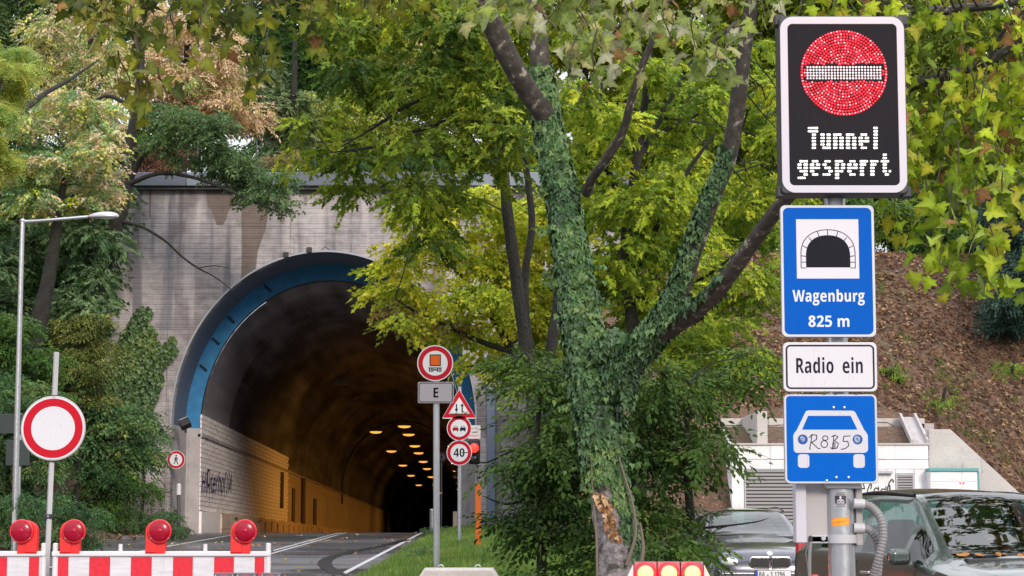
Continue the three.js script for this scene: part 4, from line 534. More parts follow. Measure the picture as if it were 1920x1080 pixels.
// ------------------------------------------------------------------ the tall sign post on the right
{
  const D = 13.24, k = m_px(D), g = T('sign_post', 'tall post with a lit tunnel closed panel, blue tunnel sign and white radio plate', 'sign post', V(P(1583, 1000, D).x, 0.014, -D));
  const at = (px, py, z = 0) => P(px, py, D - z);
  // lit variable-message panel
  const lc = P(1581, 196, D - 0.1), W = 236 * k, H = 339 * k;
  const panel = M('led_panel', plateGeo(roundedShape(W + 0.012, H + 0.012, 0.03), 0.2, lc, 0.01), std([0.025, 0.025, 0.03], 0.5), g, 'black light panel with a white border showing no entry');
  const fr = roundedShape(W - 0.006, H - 0.006, 0.085), hole = roundedShape(W - 0.096, H - 0.096, 0.035); fr.holes.push(new THREE.Path(hole.getPoints(16))); const fg = new THREE.ExtrudeGeometry(fr, { depth: 0.01, bevelEnabled: true, bevelSize: 0.002, bevelThickness: 0.002, bevelSegments: 1, curveSegments: 16 }); fg.translate(lc.x, lc.y, lc.z - 0.004); M('border', fg, std([0.5, 0.49, 0.56], 0.45), panel);
  M('screen', faceGeo(roundedShape(W - 0.09, H - 0.09, 0.04), W, H, lc, 0.004), phy([0.012, 0.012, 0.016], 0.7, { specularIntensity: 0.25 }), panel);
  const led = (r) => { const q = new THREE.SphereGeometry(r, 8, 5, 0, Math.PI * 2, 0, Math.PI / 2); q.rotateX(Math.PI / 2); return q; };
  const put = (name, list, r, mats, label, dz = 0) => { // list of [x, y, brightness]
    const o = new THREE.InstancedMesh(led(r), mats, list.length), m = new THREE.Matrix4(); list.forEach(([x, y, s], i) => { m.makeScale(s, s, s); m.setPosition(x, y, lc.z + 0.005 + dz); o.setMatrixAt(i, m); }); o.name = name; o.userData.kind = 'stuff'; o.userData.label = label; const b = bases.get(panel); o.position.set(-b.x, -b.y, -b.z); panel.add(o); };
  const dc = P(1582, 137, D - 0.1), red = [], red2 = [], white = [], pitch = 5.55 * k;
  for (let ring = 0; ring < 15; ring++) { const rr = ring * pitch + pitch * 0.4, n = Math.max(1, Math.round(6.2832 * rr / (pitch * 1.02))); for (let i = 0; i < n; i++) { const a = i / n * 6.2832 + ring * 0.37, x = dc.x + Math.cos(a) * rr, y = dc.y + Math.sin(a) * rr; if (Math.abs(y - dc.y) < 16.5 * k && Math.abs(x - dc.x) < 74 * k) continue; (N(Math.cos(a) * 4, Math.sin(a) * 4, ring * 0.6) + RR(-0.2, 0.2) > 0 ? red : red2).push([x, y, RR(0.9, 1.1)]); } }
  for (let i = 0; i < 25; i++) for (let j = 0; j < 5; j++) white.push([dc.x + (i - 12) * 5.75 * k, dc.y + (j - 2) * 5.4 * k, RR(0.85, 1.1)]);
  const eRed = std([0.7, 0.02, 0.05], 0.4, { emissive: new THREE.Color().setRGB(1, 0.055, 0.09), emissiveIntensity: 0.5 }), eRed2 = std([0.6, 0.02, 0.04], 0.4, { emissive: new THREE.Color().setRGB(1, 0.02, 0.05), emissiveIntensity: 0.2 }), eWhite = std([0.8, 0.8, 0.85], 0.4, { emissive: new THREE.Color().setRGB(0.95, 0.97, 1), emissiveIntensity: 0.14 }), eText = std([0.9, 0.88, 0.86], 0.4, { emissive: new THREE.Color().setRGB(1, 0.97, 0.93), emissiveIntensity: 0.45 });
  put('red_leds', red, 0.0088, eRed, 'bright red light dots'); put('dim_red_leds', red2, 0.0088, eRed2, 'dimmer red light dots'); put('white_leds', white, 0.0078, eWhite, 'white dots of the bar');
  const hot = []; for (let i = 0; i < red.length; i += 2) hot.push([red[i][0], red[i][1] + 0.001, 0.45]); put('led_cores', hot, 0.0105, std([0.9, 0.5, 0.5], 0.4, { emissive: new THREE.Color().setRGB(1, 0.45, 0.4), emissiveIntensity: 0.75 }), 'hot centres of the red dots', 0.0056);
  // dot-matrix lettering from 7-row glyphs
  const G = { T: ['11111', '11111', '00110', '00110', '00110', '00110', '00110'], u: ['00000', '00000', '11011', '11011', '11011', '11011', '01111'], n: ['00000', '00000', '11110', '11011', '11011', '11011', '11011'], e: ['00000', '00000', '01110', '11011', '11111', '11000', '01110'], l: ['0110', '0110', '0110', '0110', '0110', '0110', '0110'], g: ['00000', '00000', '01111', '11011', '11011', '01111', '00011', '11110'], s: ['00000', '00000', '01110', '11000', '01110', '00011', '11110'], p: ['00000', '00000', '11110', '11011', '11011', '11110', '11000', '11000'], r: ['0000', '0000', '1111', '1110', '1100', '1100', '1100'], t: ['01100', '01100', '11110', '01100', '01100', '01101', '00110'] };
  const text = [], line = (word, cx, cy, wpx, hpx) => { let cols = 0; for (const ch of word) cols += G[ch][0].length + 1.2; cols -= 1.2; const dx = wpx / (cols - 1) * k, dy = hpx / 6 * k, c = P(cx, cy, D - 0.1); let x = 0; for (const ch of word) { G[ch].forEach((row, j) => [...row].forEach((b, i) => { if (b === '1') text.push([c.x + (x + i) * dx - wpx / 2 * k + j * -0.0004, c.y - (j - 3) * dy, RR(0.9, 1.12)]); })); x += G[ch][0].length + 1.2; } };
  line('Tunnel', 1582, 259, 132, 38); line('gesperrt', 1583, 309, 172, 38); put('text_leds', text, 0.008, eText, 'white dots spelling the message');
  const pl = new THREE.PointLight(0xff4a48, 0.12, 6, 2); pl.position.set(dc.x, dc.y, dc.z + 0.35).sub(g.position); pl.castShadow = true; g.add(pl);
  for (const s of [-1, 1]) M('corner_bracket', merge([box(lc.x + s * W / 2 - 0.03, lc.x + s * W / 2 + 0.03, lc.y + H / 2 - 0.05, lc.y + H / 2 + 0.022, lc.z - 0.12, lc.z - 0.02, 0.008), box(lc.x + s * W / 2 - 0.03, lc.x + s * W / 2 + 0.03, lc.y - H / 2 - 0.022, lc.y - H / 2 + 0.05, lc.z - 0.12, lc.z - 0.02, 0.008)]), matDark, panel);
  // blue tunnel sign
  const bt = canvasTex(688, 1004, (c, w, h) => { c.fillStyle = '#e4e4ec'; c.fillRect(0, 0, w, h); c.fillStyle = '#0060c8'; c.beginPath(); c.roundRect(20, 20, w - 40, h - 40, 40); c.fill(); c.fillStyle = '#eceaf2'; c.fillRect(116, 108, 456, 452);
    c.fillStyle = '#22222c'; c.beginPath(); c.moveTo(184, 476); c.lineTo(184, 390); c.bezierCurveTo(184, 290, 240, 230, 346, 230); c.bezierCurveTo(450, 230, 508, 290, 508, 390); c.lineTo(508, 476); c.fill(); c.strokeStyle = '#33333e'; c.lineWidth = 6; c.beginPath(); c.moveTo(148, 480); c.lineTo(148, 370); c.bezierCurveTo(150, 250, 230, 190, 346, 188); c.bezierCurveTo(464, 190, 540, 250, 544, 370); c.lineTo(544, 480); c.stroke(); c.beginPath(); c.moveTo(148, 480); c.lineTo(184, 480); c.moveTo(508, 480); c.lineTo(544, 480); c.stroke();
    for (let a = 0; a <= 8; a++) { const t = Math.PI * a / 8, x0 = 346 - Math.cos(t) * 162, y0 = 392 - Math.sin(t) * 162, x1 = 346 - Math.cos(t) * 198, y1 = 386 - Math.sin(t) * 198; c.beginPath(); c.moveTo(x0, y0); c.lineTo(x1, y1); c.stroke(); } c.beginPath(); c.moveTo(148, 436); c.lineTo(184, 436); c.moveTo(508, 436); c.lineTo(544, 436); c.stroke();
    c.fillStyle = '#f3f2f6'; c.textAlign = 'center'; c.font = 'bold 122px sans-serif'; c.save(); c.translate(w / 2 + 2, 735); c.scale(0.79, 1); c.fillText('Wagenburg', 0, 0); c.restore(); c.font = 'bold 118px sans-serif'; c.save(); c.translate(w / 2 + 2, 926); c.scale(0.92, 1); c.fillText('825 m', 0, 0); c.restore(); });
  rectPlate(g, 'tunnel_sign', P(1552.5, 508, D - 0.06), 177 * k, 250 * k, 0.035, bt, 'blue sign with tunnel symbol and the distance 825 m');
  const rt = canvasTex(688, 368, (c, w, h) => { c.fillStyle = '#e9e7ee'; c.fillRect(0, 0, w, h); c.strokeStyle = '#34303e'; c.lineWidth = 13; c.beginPath(); c.roundRect(26, 26, w - 52, h - 52, 30); c.stroke(); c.fillStyle = '#2b2836'; c.textAlign = 'center'; c.font = 'bold 156px sans-serif'; c.save(); c.translate(w / 2 - 6, 230); c.scale(0.68, 1); c.fillText('Radio  ein', 0, 0); c.restore(); });
  rectPlate(g, 'radio_plate', P(1556.5, 688, D - 0.06), 176 * k, 93 * k, 0.035, rt, 'white plate lettered Radio ein');
  const ct = canvasTex(688, 656, (c, w, h) => { c.fillStyle = '#dddce6'; c.fillRect(0, 0, w, h); c.fillStyle = '#0065ce'; c.beginPath(); c.roundRect(17, 12, w - 34, h - 28, 28); c.fill(); c.fillStyle = '#dedde6';
    c.beginPath(); c.moveTo(160, 128); c.quadraticCurveTo(168, 118, 190, 118); c.lineTo(500, 120); c.quadraticCurveTo(520, 120, 530, 138); c.lineTo(590, 262); c.quadraticCurveTo(616, 290, 616, 312); c.lineTo(616, 396); c.quadraticCurveTo(616, 428, 584, 430); c.lineTo(100, 430); c.quadraticCurveTo(68, 430, 68, 398); c.lineTo(66, 312); c.quadraticCurveTo(66, 290, 92, 264); c.closePath(); c.fill(); c.beginPath(); c.roundRect(98, 440, 84, 100, 22); c.fill(); c.beginPath(); c.roundRect(506, 440, 84, 100, 22); c.fill();
    c.fillStyle = '#0065ce'; c.beginPath(); c.moveTo(178, 158); c.lineTo(492, 158); c.lineTo(540, 260); c.lineTo(132, 260); c.fill();
    for (const x of [136, 540]) { c.fillStyle = '#3d64a8'; c.beginPath(); c.arc(x, 332, 37, 0, 7); c.fill(); c.strokeStyle = '#b9c2d8'; c.lineWidth = 6; for (let i = 0; i < 5; i++) { c.beginPath(); c.arc(x + 14 * (R() - 0.5), 332 + 20 * (R() - 0.5), 8 + 14 * R(), R() * 6, R() * 6 + 2); c.stroke(); } }
    c.strokeStyle = '#27262e'; c.lineWidth = 6.5; c.lineCap = 'round'; c.lineJoin = 'round'; const st = (p) => { c.beginPath(); c.moveTo(p[0][0], p[0][1]); for (let i = 1; i < p.length; i++) c.lineTo(...p[i]); c.stroke(); };
    st([[205, 300], [196, 350], [186, 400], [192, 404]]); st([[184, 318], [204, 296], [240, 302], [238, 330], [210, 350], [198, 352], [226, 376], [250, 400], [262, 398]]); c.beginPath(); c.ellipse(302, 322, 20, 16, 0, 0, 7); c.stroke(); c.beginPath(); c.ellipse(294, 366, 24, 25, 0, 0, 7); c.stroke(); st([[350, 312], [374, 300], [396, 314], [370, 340], [398, 362], [388, 394], [352, 402], [340, 392]]); st([[366, 302], [362, 352], [352, 402]]); st([[484, 306], [440, 308], [432, 346], [468, 346], [474, 378], [446, 400], [418, 404]]); c.fillStyle = 'rgba(70,70,80,.5)'; c.fillRect(352, 352, 26, 50); });
  const cp = rectPlate(g, 'motor_road_sign', P(1558, 823, D - 0.06), 174 * k, 166 * k, 0.035, ct, 'blue square sign with a white car, scrawled on in felt pen');
  for (const [px, py] of [[1563, 764], [1583, 764], [1568, 895], [1591, 895], [1550, 901]]) { const q = P(px, py, D - 0.06); M('rivet', new THREE.SphereGeometry(0.009, 10, 6, 0, 6.3, 0, 1.57).rotateX(Math.PI / 2).translate(q.x, q.y, q.z + 0.003), std([0.75, 0.75, 0.8], 0.3, { metalness: 0.5 }), cp); }
  for (const [px, py] of [[1545, 740], [1567, 740], [1605, 739]]) { const q = P(px, py, D - 0.06); M('screw', new THREE.BoxGeometry(0.022, 0.018, 0.02).translate(q.x, q.y, q.z - 0.01), matDark, g); }
  // post, sleeve, collar
  const X = P(1582, 1000, D).x, y0 = 0.014, z = -D - 0.11; const yj = P(1582, 1018, D).y, yt = P(1582, 915, D).y;
  M('post', cyl(V(X + 0.006, y0, z), V(X + 0.002, yj, z), 0.088, 0.086, 32), matGalv, g); M('sleeve', cyl(V(X, yj, z), V(X - 0.002, yt + 0.02, z), 0.097, 0.097, 32), matGalv, g);
  M('upper_post', cyl(V(X, yt, z - 0.02), V(X, lc.y + H / 2 - 0.1, z - 0.02), 0.07, 0.07, 24), matGalv, g);
  M('collar', merge([new THREE.CylinderGeometry(0.108, 0.108, 0.055, 32).translate(X, yj + 0.025, z), box(X - 0.2, X - 0.08, yj - 0.004, yj + 0.05, z - 0.02, z + 0.05, 0.006)]), matGreyPaint, g); M('collar_bolt', cyl(V(X - 0.125, yj + 0.03, z + 0.05), V(X - 0.125, yj + 0.03, z + 0.075), 0.018, 0.016, 6), matGalv, g);
  M('top_collar', box(X - 0.11, X + 0.12, yt - 0.005, yt + 0.045, z - 0.1, z + 0.115, 0.01), matSignBack, g);
  const ca = P(1494, 1018, D), cb = P(1549, 905, D); const cab = M('switch_box', box(ca.x + 0.075, cb.x + 0.05, ca.y, cb.y, -D - 0.16, -D - 0.08, 0.006), std([0.38, 0.36, 0.37], 0.6), g, 'flat grey box beside the post'); M('box_edge', box(ca.x, ca.x + 0.072, ca.y - 0.001, cb.y, -D - 0.17, -D - 0.03, 0.008), std([0.47, 0.46, 0.52], 0.5), cab); M('mount', box(ca.x + 0.09, X - 0.06, ca.y + 0.002, ca.y + 0.045, -D - 0.1, -D - 0.06, 0.005), matDark, g);
  M('side_cabinet', box(X + 0.09, X + 0.135, yj - 0.02, yt + 0.03, z - 0.06, z + 0.06, 0.01), std([0.33, 0.31, 0.31], 0.6), g);
  // stickers
  const wrap = (w, h, cx, cy, tex, rot = 0) => { const q = new THREE.PlaneGeometry(w, h, 10, 2), p = q.attributes.position; for (let i = 0; i < p.count; i++) { const x = p.getX(i) * Math.cos(rot) - p.getY(i) * Math.sin(rot), y = p.getX(i) * Math.sin(rot) + p.getY(i) * Math.cos(rot), a = (x + cx - X) / 0.0985; p.setXYZ(i, X + Math.sin(a) * 0.0985, cy + y, z + Math.cos(a) * 0.0985); } q.computeVertexNormals(); return q; };
  const s1 = P(1576.5, 937, D - 0.0), s2 = P(1576, 978, D); M('sticker', wrap(0.074, 0.1, s1.x, s1.y, 0), std([1, 1, 1], 0.5, { map: canvasTex(128, 176, (c) => { c.fillStyle = '#a9a6ad'; c.fillRect(0, 0, 128, 176); c.fillStyle = '#33313a'; c.fillRect(0, 40, 128, 92); c.fillStyle = '#4a4850'; c.font = 'bold 17px sans-serif'; c.textAlign = 'center'; for (const y of [16, 34, 150, 168]) c.fillRect(14, y - 10, 100, 9); c.strokeStyle = '#d8d6dc'; c.lineWidth = 7; c.beginPath(); c.arc(44, 108, 17, 0, 7); c.moveTo(101, 108); c.arc(84, 108, 17, 0, 7); c.moveTo(44, 106); c.lineTo(62, 70); c.lineTo(84, 106); c.moveTo(56, 80); c.lineTo(78, 82); c.stroke(); c.fillStyle = '#d8d6dc'; c.beginPath(); c.arc(64, 58, 12, 0, 7); c.fill(); }) }), g, 'small dark sticker');
  M('sticker', wrap(0.118, 0.052, s2.x, s2.y, 0, 0.11), std([1, 1, 1], 0.5, { map: canvasTex(256, 112, (c) => { c.fillStyle = '#f1a02a'; c.fillRect(0, 0, 256, 112); c.strokeStyle = '#e8721e'; c.lineWidth = 8; c.strokeRect(8, 8, 240, 96); c.fillStyle = '#d23c18'; c.font = 'italic bold 46px sans-serif'; c.save(); c.translate(22, 78); c.rotate(-0.04); c.scale(0.9, 1.1); c.fillText('Stuttgart 21', 0, 0, 230); c.restore(); }) }), g, 'orange sticker with slanted red lettering');
  // corrugated hoses and a thin cable
  const hose = (pts, r, n) => { const cv = new THREE.CatmullRomCurve3(pts), gg = new THREE.TubeGeometry(cv, n * 4, r, 14), p = gg.attributes.position, c = V(0, 0, 0), q = V(0, 0, 0); for (let i = 0; i <= n * 4; i++) { cv.getPointAt(i / (n * 4), c); const s = [1.06, 1.0, 0.86, 0.98][i % 4]; for (let j = 0; j <= 14; j++) { const t = i * 15 + j; q.fromBufferAttribute(p, t).sub(c).multiplyScalar(s).add(c); p.setXYZ(t, q.x, q.y, q.z); } } gg.computeVertexNormals(); return gg; }, hm = std([0.2, 0.19, 0.2], 0.6);
  M('hose', hose([P(1612, 944, D), P(1632, 950, D), P(1650, 970, D - 0.03), P(1656, 1004, D - 0.05), P(1648, 1045, D - 0.05), P(1638, 1085, D), P(1632, 1150, D + 0.1), P(1620, 1300, D + 0.12)], 0.028, 64), hm, g); M('hose', hose([P(1612, 990, D + 0.05), P(1630, 994, D + 0.05), P(1644, 1012, D + 0.05), P(1648, 1050, D + 0.06), P(1642, 1110, D + 0.08), P(1628, 1300, D + 0.15)], 0.026, 50), hm, g);
  for (const [px, py] of [[1612, 944], [1612, 990]]) { const q = P(px, py, D + (py > 960 ? 0.05 : 0)); M('gland', cyl(q.clone().add(V(-0.04, 0, 0)), q.clone().add(V(0.03, -0.003, 0)), 0.034, 0.032, 14), matGreyPaint, g); }
  M('cable', tube([P(1520, 1016, D), P(1518, 1040, D), P(1519, 1100, D), P(1540, 1320, D + 0.05)], [0.012, 0.012], 20, 8), hm, g); M('wire', tube([P(1516, 1022, D), P(1511, 1036, D), P(1514, 1060, D), P(1517, 1095, D)], [0.003, 0.003], 16, 6), hm, g);
  M('foot_plate', box(X - 0.2, X + 0.2, y0 - 0.02, y0 + 0.03, z - 0.2, z + 0.2, 0.01), matGalv, g);
  const o = P(1528, 1086, D - 0.3), oc = T('traffic_cone', 'tip of a red and white traffic cone at the foot of the sign post', 'traffic cone', V(o.x, 0.014, o.z)); const hgt = P(1528, 1076, D - 0.3).y; M('body', new THREE.CylinderGeometry(0.02, 0.15, hgt - 0.05, 24).translate(o.x, hgt / 2 + 0.02, o.z), std([0.75, 0.08, 0.06], 0.5), oc); M('base', box(o.x - 0.2, o.x + 0.2, 0.016, 0.06, o.z - 0.2, o.z + 0.2, 0.02), matBlackRubber, oc);
}
// ------------------------------------------------------------------ white service building in the slope
{
  const D = 48, x0 = P(1372, 900, D).x, x1 = P(1742, 900, D).x, top = P(1600, 835, D).y, g = T('service_building', 'low white service building with louvres set into the leaf-covered slope', 'building', V((x0 + x1) / 2, 0, -D));
  M('body', planarUV(box(x0 + 0.02, x1 - 0.02, -0.1, top - 0.02, -D - 3.9, -D - 0.03), 'x', 'y'), matWhitePaint, g);
  const lx0 = P(1397, 900, D).x, lx1 = P(1512, 900, D).x, ly1 = P(0, 880, D).y, ly0 = 0.5, sx0 = P(1681, 900, D).x, sx1 = P(1712, 900, D).x, sy0 = P(0, 920, D).y, sy1 = P(0, 890, D).y;
  const wp = (a, b, c, d) => M('wall_panel', planarUV(box(a, b, c, d, -D - 0.03, -D + 0.012 * R(), 0.006), 'x', 'y'), matWhitePaint, g);
  const yb = [P(0, 862, D).y, ly1];
  for (let i = 0, xs = [x0, lx0 + 0.6, lx1, (lx1 + x1) / 2, x1]; i < 4; i++) { wp(xs[i] + 0.004, xs[i + 1] - 0.004, yb[0] + 0.014, top); wp(xs[i] + 0.004, xs[i + 1] - 0.004, yb[1] + 0.008, yb[0] - 0.006); }
  wp(x0, lx0 - 0.03, 0, yb[1]); wp(lx1 + 0.03, sx0 - 0.24, 0, yb[1]); wp(sx0 - 0.23, sx0 - 0.03, 0, yb[1]); wp(sx1 + 0.03, x1, 0, yb[1]); wp(sx0 - 0.022, sx1 + 0.022, 0, sy0 - 0.03); wp(sx0 - 0.022, sx1 + 0.022, sy1 + 0.03, yb[1]); wp(lx0 - 0.02, lx1 + 0.02, 0, ly0 - 0.03);
  M('coping', box(x0 - 0.03, x1 + 0.03, top + 0.002, top + 0.05, -D - 0.4, -D + 0.04, 0.01), matPaleConcrete, g);
  const lou = (name, a, b, c, d, n) => { const f = M(name, box(a - 0.02, b + 0.02, c - 0.02, d + 0.02, -D - 0.028, -D - 0.012), matDark, g); const slat = std([0.52, 0.51, 0.53], 0.55); for (const [p, q, r, s] of [[a - 0.02, a + 0.015, c - 0.02, d + 0.02], [b - 0.015, b + 0.02, c - 0.02, d + 0.02], [a + 0.015, b - 0.015, d - 0.01, d + 0.02], [a + 0.015, b - 0.015, c - 0.02, c + 0.01]]) M('frame', box(p, q, r, s, -D - 0.012, -D + 0.03, 0.004), matGreyPaint, f); for (let i = 0; i < n; i++) { const y = mix(c, d, (i + 0.5) / n), h = (d - c) / n; const s = new THREE.BoxGeometry(b - a - 0.03, h * 0.62, 0.008); s.rotateX(0.55); s.translate((a + b) / 2, y, -D + 0.012); M('slat', s, slat, f); } };
  lou('large_louvre', lx0, lx1, ly0, ly1, 23); lou('small_louvre', sx0, sx1, sy0, sy1, 6);
  const dx0 = P(1640, 900, D).x, dx1 = P(1671, 900, D).x, dt = P(0, 889, D).y; M('door', box(lx1 + 0.2, dx1, 0.05, dt, -D + 0.013, -D + 0.035, 0.008), matWhitePaint, g); M('door_hood', box(lx1 + 0.2, dx1 + 0.02, dt + 0.01, dt + 0.08, -D + 0.014, -D + 0.16, 0.01), matGreyPaint, g); M('door_handle', box(dx1 - 0.06, dx1 - 0.03, dt - 0.5, dt - 0.25, -D + 0.035, -D + 0.055, 0.004), matDark, g);
  const gq = new THREE.PlaneGeometry(1.0, 0.55); gq.translate(P(1645, 908, D).x, P(0, 912, D).y, -D + 0.039); M('graffiti', gq, std([1, 1, 1], 0.6, { transparent: true, map: canvasTex(256, 128, (c) => { c.clearRect(0, 0, 256, 128); c.strokeStyle = '#1c1a22'; c.lineWidth = 7; c.lineCap = 'round'; for (let i = 0; i < 5; i++) { c.beginPath(); c.moveTo(20 + i * 40, 110); c.bezierCurveTo(40 + i * 38, 20 + 30 * R(), 60 + i * 40, 120 * R(), 40 + i * 46, 30 + 50 * R()); c.stroke(); } c.lineWidth = 4; for (let i = 0; i < 9; i++) { c.beginPath(); c.arc(120 + i * 13, 96 + 10 * R(), 9, 0, 5); c.stroke(); } }, true) }), g, 'black scribble');
  // earth-covered roof, kerb beam behind it and two sloping channels
  const roof = T('planted_roof_edge', 'concrete beam and sloping channels holding the earth above the white building', 'retaining wall', V((x0 + x1) / 2, top, -D - 3));
  const by1 = P(1500, 785, 51.4).y, by0 = by1 - 0.26; for (let x = x0 + 0.1; x < x1 + 0.6; x += 1.2) M('beam', planarUV(box(x, Math.min(x + 1.19, x1 + 0.6), by0, by1, -51.55, -51.3, 0.012), 'x', 'y'), matPaleConcrete, roof);
  M('earth', (() => { const q = heightfield(x0 + 0.1, x1 - 0.05, -D - 0.15, -51.4, 30, 16, (x, z) => mix(top - 0.02, by0 + 0.06, sst(-z, D + 0.1, 51.4)) + 0.05 * fbm(x * 2, z * 2, 7)); return q; })(), matLitter, roof);
  const chan = (pa, pb, w) => { const a = P(...pa), b = P(...pb), d = b.clone().sub(a), L = d.length(), q = mergeGeometries([new THREE.BoxGeometry(w, 0.06, L), new THREE.BoxGeometry(0.06, 0.16, L).translate(-w / 2, 0.05, 0), new THREE.BoxGeometry(0.06, 0.16, L).translate(w / 2, 0.05, 0)]); q.lookAt(d.normalize()); q.translate((a.x + b.x) / 2, (a.y + b.y) / 2, (a.z + b.z) / 2); return planarUV(q, 'x', 'z'); };
  M('channel', chan([1702, 784, 51.2], [1725, 834, 48.2], 0.36), matConcrete, roof); M('end_post', planarUV(box(P(1384, 0, 51).x, P(1402, 0, 51).x, top, by1 + 0.02, -51.3, -48.2, 0.01), 'z', 'y'), matPaleConcrete, roof);
  // sloped wing wall and the pale cabinet in front of it
  const wing = T('wing_wall', 'pale concrete wing wall with a sloping top beside the white building', 'retaining wall', V(11, 0, -D)), sh = new THREE.Shape(), w = (px, py) => { const p = P(px, py, 48.3); return [p.x, p.y]; };
  [[1743, 1100], [1743, 806], [1782, 806], [1925, 938], [2100, 1090], [2100, 1110]].forEach(([a, b], i) => (i ? sh.lineTo(...w(a, b)) : sh.moveTo(...w(a, b)))); const wg = new THREE.ExtrudeGeometry(sh, { depth: 0.3, bevelEnabled: true, bevelSize: 0.012, bevelThickness: 0.012, bevelSegments: 2 }); wg.translate(0, 0, -48.62); M('wall', planarUV(wg, 'x', 'y'), matPaleConcrete, wing);
  M('upper_wall', planarUV(box(w(1738, 780)[0], w(1800, 780)[0], w(0, 812)[1], w(0, 787)[1] + 0.05, -51.6, -51.3, 0.01), 'x', 'y'), matConcrete, wing); 
  const c = T('meter_cabinet', 'white double-door cabinet with a turquoise top edge beside the white building', 'cabinet', V(10.3, 0, -47.6)), ca = P(1743, 880, 47.6), cb = P(1834, 925, 47.6), teal = std([0.1, 0.3, 0.3], 0.5);
  M('body', box(ca.x, cb.x, 0, ca.y - 0.05, -48.2, -47.6, 0.01), matWhitePaint, c); M('top_edge', box(ca.x - 0.01, cb.x + 0.02, ca.y - 0.048, ca.y + 0.03, -48.2, -47.56, 0.008), teal, c); const mx = P(1781, 0, 47.6).x, sy = P(0, 903, 47.6).y; M('side_post', box(cb.x + 0.002, cb.x + 0.035, 0, ca.y - 0.05, -48.2, -47.58), teal, c);
  for (const [a, b] of [[ca.x + 0.02, mx - 0.006], [mx + 0.006, cb.x - 0.02]]) { M('door', box(a, b, 0.1, sy - 0.008, -47.6, -47.585, 0.004), matWhitePaint, c); M('door', box(a, b, sy + 0.008, ca.y - 0.07, -47.6, -47.585, 0.004), matWhitePaint, c); }
  for (const dx of [-0.06, 0.02]) M('warning_label', box(mx + dx, mx + dx + 0.035, sy - 0.06, sy - 0.015, -47.585, -47.58), std([0.7, 0.1, 0.1], 0.5), c);
}
